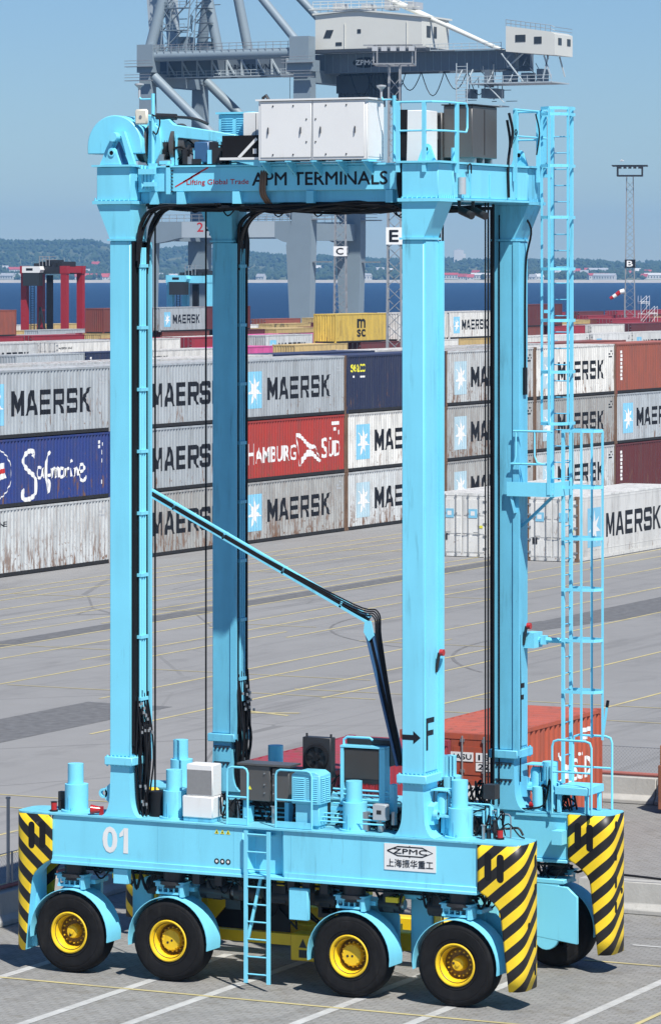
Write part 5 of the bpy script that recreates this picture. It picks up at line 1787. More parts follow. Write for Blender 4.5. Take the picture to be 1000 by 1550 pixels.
m.box(2.26, 2.34, -1.86, -1.70, 3.2, 3.72)
m.build('pipe_rack', 'blue', SC)
bx = MB().box(2.08, 2.34, -2.18, -2.02, 3.12, 3.40).build('control_box', 'light_grey', SC, bevel=0.01)
MB().box(2.16, 2.25, -2.184, -2.181, 3.23, 3.30).build('display', 'dark_metal', bx)
MB().cyl((2.46, -2.1, 3.05), (2.46, -2.1, 3.28), 0.05, n=10).cyl((2.2, -2.1, 2.92), (2.2, -2.1, 3.12), 0.05, n=10).build('pump', 'steel', bx)
# caged oil cylinders beside the right posts
for (x, y, z) in ((3.36, -1.98, 3.32), (3.42, 2.05, 3.32)):
    a = MB().cyl((x, y, z - 0.02), (x, y, z + 0.28), 0.12, n=16).lathe([(0.12, 0.28), (0.09, 0.33), (0.0, 0.34)], (x, y, z), 'z', 16).build('accumulator', 'blue', SC)
    m = MB().box(x - 0.20, x + 0.20, y - 0.2, y + 0.2, z - 0.07, z - 0.03).box(x - 0.17, x + 0.17, y - 0.17, y + 0.17, z + 0.38, z + 0.40).box(x + 0.22, x + 0.32, y - 0.1, y + 0.1, 2.905, z + 0.36).cyl((x, y, 2.95), (x, y, z - 0.07), 0.05, n=8)
    m.build('accumulator_stand', 'blue', a)
    m = MB()
    for k in range(4):
        t_ = PI / 4 + k * PI / 2
        m.cyl((x + 0.18 * math.cos(t_), y + 0.18 * math.sin(t_), z - 0.05), (x + 0.18 * math.cos(t_), y + 0.18 * math.sin(t_), z + 0.39), 0.010, n=5)
    m.build('cage_bar', 'dark_metal', a)
MB().box(4.0, 4.22, -1.72, -1.5, 3.55, 3.80).box(-2.3, -2.0, -2.0, -1.8, 3.02, 3.10).build('junction_box', 'dark_metal', SC)
MB().cyl((-2.32, -1.95, 2.905), (-2.32, -1.95, 3.35), 0.16, n=18).build('cable_drum', 'black', SC)
st = MB().box(-2.2, -1.92, -1.8, -1.6, 2.905, 3.3).build('striped_box', 'yellow', SC)
MB().bar((-2.2, -1.805, 2.95), (-1.95, -1.805, 3.25), 0.01, 0.07).build('stripe', 'black', st)
# tangle of hoses on both decks
for sy in (-1, 1):
    hs = MB(); hr2 = random.Random(77 + sy)
    for k in range(46):
        x = hr2.choice([hr2.uniform(-2.5, -1.0), hr2.uniform(-0.9, 0.5), hr2.uniform(1.1, 2.5), hr2.uniform(3.2, 4.3)])
        y = sy * hr2.uniform(1.65, 2.0)
        z = 2.905
        p = [(x, y, z + 0.03)]
        for q in range(4):
            x += hr2.uniform(-.22, .28); y += hr2.uniform(-.06, .06); z = 2.93 + hr2.uniform(0.0, 0.45)
            p.append((x, y, z))
        p.append((x + 0.1, y, 2.93))
        hs.tube(smooth_path(p, 4), hr2.uniform(0.012, 0.022), 5)
    hs.build('deck_hose', 'cable', SC)
# inner machinery bed between the sills: dark modules standing behind the near deck
m = MB()
for a, b, h_ in ((-0.85, 0.55, 3.25), (1.15, 2.35, 3.28), (3.75, 4.2, 3.2)):
    m.box(a, b, -1.62, -1.45, 2.905, h_)
m.build('machinery_block', 'dark_metal', SC)

# diagonal cable arm between the left and right near legs
ya = -1.72
A0, A1, A2 = Vector((-2.62, ya, 8.76)), Vector((1.80, ya, 6.60)), Vector((2.42, ya, 4.05))
def channel(a, b, w=0.10):
    d = (b - a).normalized()
    nrm = Vector((-d.z, 0, d.x))
    m = MB()
    m.bar(a + nrm * w * 0.5, b + nrm * w * 0.5, 0.10, 0.025, up=nrm)
    m.bar(a - nrm * w * 0.5, b - nrm * w * 0.5, 0.12, 0.045, up=nrm)
    return m, nrm
m, nr_ = channel(A0, A1)
arm = m.build('cable_arm', 'blue', SC)
MB().bar(A0, A1, 0.05, 0.075, up=nr_).build('arm_web', 'black', arm)
hs = MB()
for k in range(4):
    q = nr_ * (-0.03 + 0.018 * k)
    hs.tube(smooth_path([A0 + q + Vector((0, -0.05, 0)), A0.lerp(A1, 0.5) + q + Vector((0, -0.05, 0)), A1 + q * 2 + Vector((-0.3, -0.05, 0.22)), A1 + Vector((0.10 + 0.03 * k, -0.05, 0.06 + 0.03 * k)), A1.lerp(A2, 0.12) + Vector((0.09 + 0.03 * k, -0.05, 0)), A1.lerp(A2, 0.5) + Vector((0.05 + 0.02 * k, -0.05, 0)), A2 + Vector((0.02 * k, -0.05, 0))], 6), 0.014, 6)
hs.build('arm_cable', 'cable', arm)
m, n2_ = channel(A1 + Vector((0.02, 0, -0.25)), A2, 0.11)
m.build('arm_lower', 'motor_blue', arm)
MB().bar(A1 + Vector((0.02, 0, -0.25)), A2, 0.05, 0.085, up=n2_).build('arm_web', 'black', arm)
m = MB()
for t_ in (0.12, 0.35, 0.62, 0.88):
    p = A0.lerp(A1, t_)
    m.bar(p - nr_ * 0.065, p + nr_ * 0.065, 0.12, 0.04, up=(A1 - A0).normalized())
m.prism([(1.74, 6.58), (1.86, 6.58), (1.92, 6.32), (1.82, 6.22), (1.72, 6.38)], 'xz', ya - 0.07, ya - 0.04)
m.build('arm_clip', 'blue', arm)

# small fittings on the deck and yellow stops under the sill
fr = random.Random(123)
zones = [(-2.45, -1.75), (-0.9, 0.25), (1.15, 2.45), (3.3, 3.5), (4.0, 4.3), (-4.4, -4.15)]
for mt, n in (('blue', 16), ('dark_metal', 14), ('steel', 8)):
    m = MB()
    for k in range(n):
        a, b = fr.choice(zones)
        x = fr.uniform(a, b); y = fr.uniform(-2.12, -1.70)
        w = fr.uniform(0.03, 0.09); h = fr.uniform(0.08, 0.36)
        if k % 2: m.box(x - w, x + w, y - w * 0.7, y + w * 0.7, 2.905, 2.905 + h)
        else:
            m.cyl((x, y, 2.905), (x, y, 2.905 + h), w * 0.5, n=8)
            m.cyl((x, y, 2.905 + h), (x, y, 2.92 + h), w * 0.8, n=8)
    m.build('deck_fitting', mt, SC)
m = MB()
for k in range(14):
    x = fr.choice([fr.uniform(-1.2, 1.1), fr.uniform(-3.3, -2.5), fr.uniform(2.3, 3.3)])
    z = fr.uniform(1.72, 1.92); w = fr.uniform(0.04, 0.12)
    m.box(x - w, x + w, -2.18 + fr.uniform(0, 0.3), -1.85, z - 0.04, z + 0.05)
m.build('stop_block', 'yellow', SC)
m = MB()
for k in range(16):
    x = fr.uniform(-1.3, 1.2); z = fr.uniform(1.2, 1.75); w = fr.uniform(0.05, 0.16)
    m.box(x - w, x + w, -1.72, -1.55, z, z + fr.uniform(0.1, 0.35))
m.build('valve_body', 'dark_metal', SC)
# bent hydraulic lines rising behind the near posts and along the inner deck edge
m = MB()
for k in range(14):
    x = fr.choice([fr.uniform(-2.4, -1.7), fr.uniform(-0.8, 0.4), fr.uniform(1.1, 2.3), fr.uniform(3.9, 4.2)])
    y = fr.uniform(-1.72, -1.64); h = fr.uniform(0.15, 0.5); w = fr.uniform(0.15, 0.5)
    m.tube([(x, y, 2.905), (x, y, 2.9 + h - 0.04), (x + 0.04, y, 2.905 + h), (x + w, y, 2.905 + h), (x + w + 0.04, y, 2.86 + h), (x + w + 0.04, y, 2.905)], 0.013, 6)
m.build('hydraulic_line', 'steel', SC)
# ---------------------------------------------------------------- straddle carrier: top frame and machinery
for sx in (-1, 1):
    a, b = ((-3.33, -2.72) if sx < 0 else (2.84, 3.45))
    e = MB().box(a, b, -1.78, 1.54, 14.06, 14.65).build('end_beam', 'blue', SC, bevel=0.01)
    MB().box(a - 0.05, b + 0.05, -1.73, 1.49, 14.655, 14.69).box(a - 0.05, b + 0.05, -1.73, 1.49, 14.02, 14.055).build('end_beam_flange', 'blue', e)
    xo = b + 0.004 if sx > 0 else a - 0.004
    m = MB()
    for y in (-1.35, -1.05, -0.2, 1.0):
        m.box(xo, xo + 0.02 * sx, y - 0.015, y + 0.015, 14.10, 14.5)
    m.build('stiffener', 'blue', e)
# conduit and lamp bits on the right end
e = bpy.data.objects['end_beam.001']
MB().tube(smooth_path([(3.47, 0.55, 15.5), (3.50, 0.62, 15.1), (3.49, 0.55, 14.7), (3.48, 0.6, 14.1)], 5), 0.025, 6).tube(smooth_path([(3.48, -1.2, 14.5), (3.52, -1.3, 14.62), (3.54, -1.22, 14.66), (3.52, -1.15, 14.5)], 5), 0.012, 6).build('conduit', 'cable', e)
MB().box(-2.7, 2.82, -1.88, 1.88, 14.26, 14.30).build('top_deck', 'blue_deck', SC)
MB().cyl((3.52, -1.55, 14.12), (3.52, -1.55, 14.42), 0.07, n=12).build('sensor', 'light_grey', e)
m = MB()
for y in (-0.9, -0.3):
    m.cyl((3.2, y, 13.85), (3.48, y - 0.12, 13.75), 0.07, n=10)
    m.box(3.15, 3.2, y - 0.02, y + 0.02, 13.85, 14.03)
m.build('floodlight', 'dark_metal', e)

for sy in (-1, 1):
    y0, y1 = sy * 2.16, sy * 1.90
    bm_ = MB().box(-2.62, 2.72, y0, y1, 14.205, 14.64).build('top_beam', 'blue', SC, bevel=0.01)
    MB().box(-2.62, 2.72, y0 + sy * 0.05, y1 - sy * 0.04, 14.643, 14.675).build('top_flange', 'blue', bm_)
    MB().box(-2.62, 2.72, sy * 2.05, sy * 1.96, 14.0, 14.20).build('lower_web', 'blue_worn', bm_)
    m = MB()
    for x in (-2.3, -1.75, -0.62, 0.85, 2.40):
        m.box(x - 0.07, x + 0.07, y0 + sy * 0.02, sy * 1.98, 13.98, 14.20)
    m.build('hanger', 'blue', bm_)
    MB().box(-2.02, -1.94, y0 + sy * 0.05, y1, 14.16, 14.70).build('splice_plate', 'blue', bm_)
    bl = MB()
    for k in range(8):
        bl.cyl((-1.925, y0 + sy * 0.025, 14.21 + 0.062 * k), (-1.895, y0 + sy * 0.025, 14.21 + 0.062 * k), 0.016, n=6)
    bl.build('splice_bolt', 'dark_metal', bm_)
    if sy < 0:
        text_ny('Lifting Global Trade', -1.62, -0.37, 14.30, 14.42, -2.1635, 0.008).build('lettering', 'letter_red', bm_)
        text_ny('APM TERMINALS', -0.30, 2.36, 14.30, 14.53, -2.1635, 0.018).build('lettering', 'letter_black', bm_)
        for q in range(3):
            zb = 14.28 + 0.085 * q; xb = -1.86 + 0.16 * q
            MB().add([(xb, -2.1635, zb), (xb + 0.36, -2.1635, zb + 0.17), (xb + 0.36, -2.1635, zb + 0.205), (xb, -2.1635, zb + 0.025)], [(0, 1, 2, 3)]).build('slash_mark', 'letter_red', bm_)
    # cable tray under the beam
    hs = MB(); hr2 = random.Random(51 + sy)
    hs.box(-2.55, 2.7, sy * 1.94, sy * 1.70, 13.90, 13.96)
    for k in range(9):
        y = sy * hr2.uniform(1.72, 2.1)
        p = [(-2.5, y, 13.97)]
        for q in range(7):
            p.append((-1.8 + q * 0.7, y + hr2.uniform(-.06, .06), 13.95 + hr2.uniform(-0.09, 0.05)))
        hs.tube(smooth_path(p, 3), hr2.uniform(0.018, 0.032), 6)
    for k in range(5):
        x = hr2.uniform(-2.2, 1.8)
        hs.tube(smooth_path([(x, sy * 1.9, 13.95), (x + 0.15, sy * 1.9, 13.86 - hr2.uniform(0, 0.1)), (x + 0.35, sy * 1.9, 13.95)], 4), 0.014, 5)
    hs.build('cable_tray', 'cable', bm_)
hs = MB()
for k in range(3):
    hs.tube(smooth_path([(-0.12 + 0.045 * k, -2.12, 14.62), (-0.11 + 0.045 * k, -2.20, 14.4), (-0.12 + 0.045 * k, -2.18, 14.15), (-0.08 + 0.045 * k, -2.0, 13.96)], 4), 0.022, 6)
hs.build('down_hose', 'post_rust', SC)
# right leg hose drop at the inner side
hs = MB()
for k in range(7):
    hs.tube(smooth_path([(2.2 - 0.02 * k, -1.95, 13.98), (2.55, -2.0 - 0.02 * k, 13.9), (2.66 + 0.012 * k, -2.1 + 0.03 * k, 13.6), (2.70, -2.1 + 0.03 * k, 13.1), (2.72, -2.1 + 0.03 * k, 12.4), (2.735, -2.1 + 0.03 * k, 4.3)], 4), 0.02, 6)
for k in range(6):
    hs.tube(smooth_path([(2.62 + 0.02 * k, -2.2, 14.0), (2.58 + 0.03 * k, -2.22, 14.4), (2.64 + 0.02 * k, -2.2, 15.0), (2.60 + 0.03 * k, -2.2, 15.6)], 4), 0.018, 6)
hs.build('hose_drop', 'cable', SC)
# lugs on the caps
for sx, y in ((-1, -2.42), (1, -2.0), (1, 2.1)):
    x = -3.0 if sx < 0 else 3.05
    pts = [(x - 0.17, 14.70), (x + 0.17, 14.70), (x + 0.085, 14.92)] + [(x + 0.085 * math.cos(a), 14.92 + 0.085 * math.sin(a)) for a in [PI * k / 8 for k in range(1, 8)]] + [(x - 0.085, 14.92)]
    lg = MB().prism(pts, 'xz', y - 0.03, y + 0.03).lathe([(0.04, 0.0), (0.065, 0.0), (0.065, 0.02), (0.04, 0.02)], (x, y - 0.03, 14.91), 'y', 16, sgn=-1).build('lifting_lug', 'blue', SC)
    MB().lathe([(0.0, 0.0), (0.04, 0.0)], (x, y - 0.034, 14.91), 'y', 12).build('lug_hole', 'black', lg)

# sheave cover and hoist machinery on the left
def half_cover(cx, cz, r, zb, y0, y1, mt='blue', name='sheave_cover'):
    pts = [(cx - r, zb)] + [(cx - r * math.cos(a), cz + r * math.sin(a)) for a in [PI * k / 20 for k in range(21)]] + [(cx + r, zb)]
    return MB().prism(pts, 'xz', y0, y1).build(name, mt, SC, bevel=0.015)
cv = half_cover(-3.05, 15.04, 0.56, 14.90, -2.27, -1.75)
MB().prism([(-3.30, 14.70), (-3.18, 14.70), (-2.98, 15.22), (-2.86, 15.22), (-2.70, 14.70), (-2.58, 14.70), (-2.80, 15.30), (-3.04, 15.30)], 'xz', -2.36, -2.28).build('sheave_bracket', 'blue', cv)
MB().cyl((-2.96, -2.50, 15.20), (-2.96, -2.20, 15.20), 0.085, n=16).build('sheave_shaft', 'blue', cv)
MB().prism([(-3.16, 14.70), (-2.74, 14.70), (-2.95, 15.15)], 'xz', -2.276, -2.272).build('cover_opening', 'motor_blue', cv)
half_cover(-2.95, 15.05, 0.60, 14.80, -1.35, -1.15)
dr = MB().cyl((-2.75, -1.75, 15.05), (-1.75, -1.75, 15.05), 0.30, n=28).cyl((-2.55, -1.75, 15.05), (-2.48, -1.75, 15.05), 0.40, n=28).cyl((-2.0, -1.75, 15.05), (-1.93, -1.75, 15.05), 0.40, n=28).build('hoist_drum', 'grey_metal', SC)
m = MB()
for k in range(9):
    m.lathe([(0.305, 0), (0.325, 0.02), (0.305, 0.04)], (-2.45 + 0.05 * k, -1.75, 15.05), 'x', 24)
m.build('rope_coil', 'dark_metal', dr)
MB().prism([(-2.45, 14.70), (-2.30, 14.70), (-2.16, 15.0), (-2.2, 15.35), (-2.42, 15.5)], 'xz', -2.12, -1.95).build('brake_cover', 'blue', SC, bevel=0.01)
MB().prism([(-2.30, 15.50), (-2.05, 15.52), (-1.95, 15.42), (-0.70, 15.22), (-0.70, 15.06), (-1.85, 15.18), (-1.95, 15.10), (-2.2, 15.10)], 'xz', -2.06, -1.90).build('machinery_hood', 'blue', SC, bevel=0.01)
m = MB().box(-2.0, -1.93, -2.08, -2.0, 14.69, 15.22).box(-1.9, -1.87, -2.08, -2.0, 14.69, 15.22).box(-1.05, -0.99, -2.08, -2.0, 14.69, 15.15)
m.build('hood_post', 'blue', SC)
mo = MB().box(-1.50, -1.20, -2.12, -1.80, 14.73, 15.10).build('motor', 'motor_blue', SC, bevel=0.02, label='dark blue drive motor')
m = MB().box(-1.195, -1.02, -2.10, -1.82, 14.74, 15.09)
m.build('motor_fins', 'dark_metal', mo)
MB().cyl((-1.50, -1.96, 14.92), (-1.80, -1.96, 14.92), 0.09, n=14).cyl((-1.62, -1.96, 14.92), (-1.66, -1.96, 14.92), 0.15, n=14).build('coupling', 'dark_metal', mo)
MB().box(-2.2, -1.0, -1.7, -1.3, 14.69, 15.0).build('gearbox', 'dark_metal', SC)
MB().cyl((-2.35, -1.95, 15.58), (-1.95, -1.95, 15.56), 0.06, n=10).tube(smooth_path([(-1.95, -1.95, 15.56), (-1.7, -1.95, 15.54), (-1.5, -1.95, 15.5), (-1.3, -1.95, 15.42)], 4), 0.03, 6).build('exhaust', 'dark_metal', SC)
lb = MB().box(-1.22, -0.55, -1.70, -1.10, 14.69, 15.60).build('louvred_cabinet', 'blue', SC, bevel=0.01)
MB().box(-1.26, -0.51, -1.74, -1.06, 15.605, 15.64).build('cabinet_roof', 'blue', lb)
m = MB()
for k in range(18):
    z = 14.80 + 0.042 * k
    for a, b in ((-1.15, -0.92), (-0.85, -0.62)):
        m.add([(a, -1.702, z + 0.014), (b, -1.702, z + 0.014), (b, -1.718, z), (a, -1.718, z)], [(0, 1, 2, 3)])
m.build('louvre', 'blue_worn', lb)
# left mast with box and dome antenna
ms = MB().cyl((-2.28, -2.22, 14.69), (-2.28, -2.22, 15.98), 0.035, n=8).box(-2.34, -2.22, -2.28, -2.16, 14.62, 14.72).tube([(-2.28, -2.22, 15.88), (-2.52, -2.22, 15.88), (-2.56, -2.22, 15.92)], 0.018, 6).build('antenna_mast', 'blue', SC)
MB().box(-2.62, -2.36, -2.30, -2.22, 15.42, 15.70).build('camera_box', 'cream', ms, bevel=0.03)
MB().cyl((-2.49, -2.304, 15.56), (-2.49, -2.31, 15.56), 0.03, n=10).build('camera_eye', 'steel', ms)
MB().cyl((-2.56, -2.22, 15.90), (-2.56, -2.22, 16.05), 0.022, n=8).lathe([(0.02, 0), (0.03, 0.04), (0.085, 0.09), (0.085, 0.115), (0.0, 0.125)], (-2.56, -2.22, 16.05), 'z', 16).build('dome_antenna', 'light_grey', ms)
MB().tube(smooth_path([(-2.28, -2.26, 15.6), (-2.12, -2.26, 15.5), (-2.18, -2.26, 15.25), (-2.26, -2.26, 15.3)], 5), 0.014, 6).build('mast_cable', 'cable', ms)
m = MB()
for k in range(4):
    m.tube([(-2.5 + 0.07 * k, -2.24, 14.68), (-2.48 + 0.07 * k, -2.24, 14.25)], 0.03, 6)
m.box(-2.42, -2.2, -2.32, -2.22, 14.30, 14.38).box(-2.52, -2.2, -2.34, -2.24, 14.52, 14.62)
m.build('mast_bracket', 'blue', SC)
# black box with white strut, small white cabinet
bb = MB().box(-0.78, -0.06, -2.40, -1.95, 14.80, 15.19).build('black_box', 'black', SC)
MB().bar((-0.44, -2.412, 14.79), (-0.08, -2.412, 15.13), 0.02, 0.05).box(-0.82, 0.0, -2.42, -1.9, 14.755, 14.797).build('white_strut', 'white', bb)
MB().box(-0.16, -0.09, -2.405, -2.401, 14.86, 14.95).build('label_plate', 'letter_white', bb)
MB().prism([(-0.62, 14.75), (0.0, 14.75), (0.0, 14.62)], 'xz', -2.40, -2.2).build('box_bracket', 'blue', bb)
wc = MB().box(-0.62, -0.02, -1.90, -1.40, 14.69, 15.62).build('small_cabinet', 'white', SC, bevel=0.012)
MB().box(-0.36, -0.354, -1.906, -1.90, 15.2, 15.6).box(-0.25, -0.22, -1.92, -1.90, 15.18, 15.3).build('cabinet_handle', 'dark_metal', wc)
# large white electrical cabinet on cantilever brackets
wc = MB().box(0.02, 2.15, -2.55, -1.85, 14.73, 15.78).build('electrical_cabinet', 'white', SC, bevel=0.012, label='large white electrical cabinet with double doors')
MB().box(-0.02, 2.19, -2.59, -1.81, 15.785, 15.815).build('cabinet_roof', 'white', wc)
for k in range(2):
    a = 0.07 + 1.035 * k
    d_ = MB().box(a, a + 1.0, -2.566, -2.552, 14.78, 15.74).build('cabinet_door', 'white', wc, bevel=0.006)
MB().box(1.085, 1.09, -2.57, -2.55, 14.76, 15.76).build('door_gap', 'light_grey', wc)
m = MB()
for x in (0.22, 0.86, 1.25, 1.92):
    m.tube([(x, -2.57, 15.20), (x + 0.02, -2.60, 15.21), (x + 0.02, -2.60, 15.30), (x, -2.57, 15.31)], 0.010, 6)
for x in (0.32, 0.72, 1.36, 1.76):
    for z in (14.83, 15.69):
        m.cyl((x, -2.567, z), (x, -2.578, z), 0.014, n=8)
for x in (0.98, 1.16):
    for z in (15.05, 15.45):
        m.cyl((x, -2.567, z), (x, -2.578, z), 0.014, n=8)
m.build('door_handle', 'dark_metal', wc)
MB().box(2.153, 2.157, -2.50, -1.92, 14.78, 15.74).build('side_panel', 'white', wc)
MB().tube([(0.0, -2.2, 15.70), (-0.06, -2.2, 15.72), (-0.06, -2.2, 15.86), (0.0, -2.2, 15.9), (0.05, -2.2, 15.82)], 0.03, 6).build('cabinet_vent', 'dark_metal', wc)
m = MB()
for k in range(5):
    x = 0.06 + 0.50 * k
    m.prism([(-2.52, 14.725), (-2.52, 14.66), (-2.17, 14.46), (-2.17, 14.725)], 'yz', x, x + 0.03)
    m.box(x - 0.02, x + 0.10, -2.54, -2.17, 14.70, 14.727)
m.build('cantilever_bracket', 'blue', SC)
MB().box(0.02, 2.2, -2.50, -1.9, 14.69, 14.70).build('cabinet_floor', 'blue', SC)
# right-hand mast with second dome
ms = MB().cyl((2.52, -2.22, 14.69), (2.52, -2.22, 15.85), 0.035, n=8).tube([(2.52, -2.22, 15.78), (2.30, -2.22, 15.78), (2.27, -2.22, 15.84)], 0.018, 6).build('antenna_mast', 'blue', SC)
MB().cyl((2.27, -2.22, 15.80), (2.27, -2.22, 15.92), 0.022, n=8).lathe([(0.02, 0), (0.03, 0.04), (0.085, 0.09), (0.085, 0.115), (0.0, 0.125)], (2.27, -2.22, 15.92), 'z', 16).build('dome_antenna', 'light_grey', ms)
MB().box(2.30, 2.75, -1.5, -0.9, 14.70, 15.62).build('rear_cabinet', 'white', SC, bevel=0.012)
# grey steel cabinets on the right end
g = MB().box(2.80, 3.36, -0.75, 0.35, 14.79, 15.72).build('steel_cabinet', 'grey_metal', SC, bevel=0.012, label='grey steel cabinet on the right end beam')
MB().box(2.77, 3.39, -0.78, 0.38, 15.725, 15.745).cyl((2.9, -0.7, 15.745), (2.9, -0.7, 15.79), 0.02, n=6).build('cabinet_roof', 'dark_metal', g)
MB().box(3.363, 3.367, -0.22, -0.20, 14.85, 15.66).build('door_seam', 'dark_metal', g)
m = MB()
for y in (-0.55, -0.2, 0.15):
    m.box(2.9, 3.34, y - 0.03, y + 0.03, 14.695, 14.79)
m.build('cabinet_foot', 'steel', g)
g2 = MB().box(2.45, 2.79, -0.80, 0.0, 14.70, 15.60).build('open_cabinet', 'grey_metal', SC, bevel=0.01)
MB().box(2.47, 2.77, -0.806, -0.803, 14.75, 15.55).build('cabinet_inside', 'dark_metal', g2)
MB().box(2.48, 2.54, -0.85, -0.81, 15.12, 15.32).box(2.62, 2.72, -0.85, -0.81, 15.12, 15.32).build('fuse_block', 'steel', g2)
MB().add([(2.63, -0.812, 15.38), (2.71, -0.812, 15.38), (2.67, -0.812, 15.46)], [(0, 1, 2)]).build('warning_triangle', 'sticker_yellow', g2)
MB().cyl((3.28, -1.35, 14.69), (3.28, -1.35, 14.95), 0.055, n=12).build('vent_stub', 'blue', SC)
# railings round the right end
def rail(points, post_pts, z0, z1, zm, name='guard_rail'):
    m = MB()
    m.tube([(x, y, z1) for x, y in points], 0.02, 8)
    for z in zm:
        m.tube([(x, y, z) for x, y in points], 0.017, 8)
    o = m.build(name, 'blue', SC)
    q = MB()
    for x, y in post_pts:
        q.box(x - 0.035, x + 0.035, y - 0.02, y + 0.02, z0, z1)
    q.build('rail_post', 'blue', o)
    return o
r_ = rail([(2.66, -2.45), (3.35, -2.45), (3.50, -2.2), (3.51, -1.35)], [(2.70, -2.45), (3.20, -2.45), (3.51, -1.75)], 14.50, 15.72, (15.22,))
MB().tube([(3.51, -1.35, 15.22), (3.51, -1.30, 15.3), (3.51, -1.30, 15.64), (3.51, -1.35, 15.72)], 0.02, 8).build('rail_return', 'blue', r_)
rail([(3.52, 0.75), (3.52, 1.9), (3.5, 2.3)], [(3.52, 0.8), (3.53, 1.85)], 14.40, 15.70, (15.22,))
rail([(2.8, 2.42), (3.45, 2.42)], [(2.85, 2.42), (3.42, 2.42)], 14.5, 15.72, (15.2,))
m = MB()
m.tube(smooth_path([(3.55, 0.45, 15.62), (3.58, 0.55, 15.3), (3.56, 0.5, 15.0)], 4), 0.025, 6)
m.lathe([(0.05, 0), (0.065, 0.01), (0.05, 0.02)], (3.56, 0.72, 15.28), 'x', 14)
m.tube(smooth_path([(3.54, 1.7, 15.65), (3.58, 1.78, 15.3), (3.55, 1.72, 14.9)], 4), 0.014, 6)
m.build('loose_cable', 'cable', SC)

# ---- access ladders, platforms on the right end
def caged_ladder(x0, x1, y0, y1, z0, z1, cage, hoops, along, name_label):
    """stiles at both ends of (x0,y0)-(x1,y1); cage bulges by 'cage' vector"""
    m = MB()
    for x, y in ((x0, y0), (x1, y1)):
        m.box(x - 0.028, x + 0.028, y - 0.028, y + 0.028, z0, z1)
    o = m.build('ladder', 'blue', SC, label=name_label)
    r = MB()
    n = int((z1 - z0) / 0.30) - 1
    for k in range(n):
        z = z0 + 0.2 + 0.30 * k
        r.cyl((x0, y0, z), (x1, y1, z), 0.012, n=6)
    r.build('rung', 'blue_worn', o)
    c = Vector(cage)
    A, B = Vector((x0, y0, 0)), Vector((x1, y1, 0))
    path = []
    w = (B - A) * 0.18
    for t, s in ((0, 0), (0, 0.55), (0.12, 0.85), (0.5, 1.0), (0.88, 0.85), (1, 0.55), (1, 0)):
        path.append(A - w + (B - A + 2 * w) * t + c * s)
    h = MB()
    for z in hoops:
        pts = [p + Vector((0, 0, z)) for p in path]
        for a, b in zip(pts, pts[1:]):
            h.bar(a, b, 0.014, 0.055)
    h.build('cage_hoop', 'blue', o)
    v = MB()
    z0b = min(hoops) if z1 > 12 else 4.2
    for i in (1, 3, 5):
        p = path[i]
        v.box(p.x - 0.022, p.x + 0.022, p.y - 0.006, p.y + 0.006, z0b, max(hoops))
    v.build('cage_bar', 'blue', o)
    return o
up = caged_ladder(3.60, 3.98, 2.35, 2.35, 8.75, 15.80, (0, -0.62, 0), [9.98 + 0.945 * k for k in range(7)] + [15.76], 'x', 'upper ladder inside a safety cage')
MB().box(3.45, 3.60, 2.30, 2.34, 14.5, 14.56).box(3.45, 3.60, 2.30, 2.34, 12.0, 12.06).build('ladder_stay', 'blue', up)
lo = caged_ladder(3.98, 3.98, 1.95, 2.32, 3.40, 9.86, (0.70, 0, 0), [5.08, 6.02, 6.95, 7.88, 8.82, 9.85], 'y', 'lower ladder inside a safety cage')
MB().tube([(3.2, 2.2, 5.98), (3.98, 2.2, 5.98)], 0.05, 8).box(3.45, 3.55, 2.13, 2.27, 5.9, 6.06).build('ladder_stay', 'blue', lo)
MB().box(3.18, 3.40, 1.95, 2.35, 5.84, 6.12).build('stay_plate', 'blue', lo)
pf = MB().box(3.08, 3.98, 1.45, 2.30, 8.72, 8.78).box(3.08, 3.98, 1.43, 1.45, 8.66, 8.92).box(3.983, 4.01, 1.47, 2.3, 8.66, 8.92).build('ladder_platform', 'blue', SC)
m = MB()
m.tube([(3.20, 1.46, 9.85), (3.98, 1.46, 9.85)], 0.02, 8).tube([(3.15, 1.46, 9.25), (3.90, 1.46, 9.25)], 0.02, 8)
for x in (3.25, 3.62):
    m.tube([(x, 1.46, 9.85), (x, 1.46, 9.4), (x - 0.03 if x < 3.5 else x + 0.05, 1.46, 9.28), (x - 0.10 if x < 3.5 else x + 0.18, 1.46, 9.25)], 0.017, 8)
m.box(3.88, 3.95, 1.415, 1.427, 8.7, 9.86)
m.build('platform_rail', 'blue', pf)
MB().bar((3.85, 1.87, 8.68), (3.16, 1.87, 8.05), 0.05).bar((3.15, 1.48, 8.66), (3.22, 1.5, 8.35), 0.05).build('platform_bracket', 'blue_worn', pf)
# lower platform over the far right bumper
lp = MB().box(3.98, 4.62, 1.55, 2.35, 3.24, 3.38).box(4.0, 4.06, 1.6, 1.7, 2.905, 3.24).box(4.54, 4.60, 1.6, 1.7, 2.905, 3.24).box(4.54, 4.6, 2.2, 2.3, 2.905, 3.24).build('step_platform', 'blue', SC, bevel=0.008)
for y, dx in ((1.50, 0.0), (2.40, 0.04)):
    x0_, x1_ = 3.95 + dx, 4.72 + dx
    m = MB()
    c = 0.12
    m.tube([(x0_, y, 2.905), (x0_, y, 4.24 - c), (x0_ + 0.03, y, 4.24 - 0.03), (x0_ + c, y, 4.24), (x1_ - c, y, 4.24), (x1_ - 0.03, y, 4.21), (x1_, y, 4.24 - c), (x1_, y, 2.905)], 0.022, 8)
    m.tube([(x0_, y, 3.66), (x1_, y, 3.66)], 0.018, 8)
    m.build('platform_rail', 'blue', lp)
MB().bar((4.58, 2.4, 4.25), (4.66, 2.4, 4.78), 0.035).build('lever', 'blue', lp)
MB().bar((4.66, 2.4, 4.78), (4.68, 2.4, 4.90), 0.045).build('lever_grip', 'black', lp)
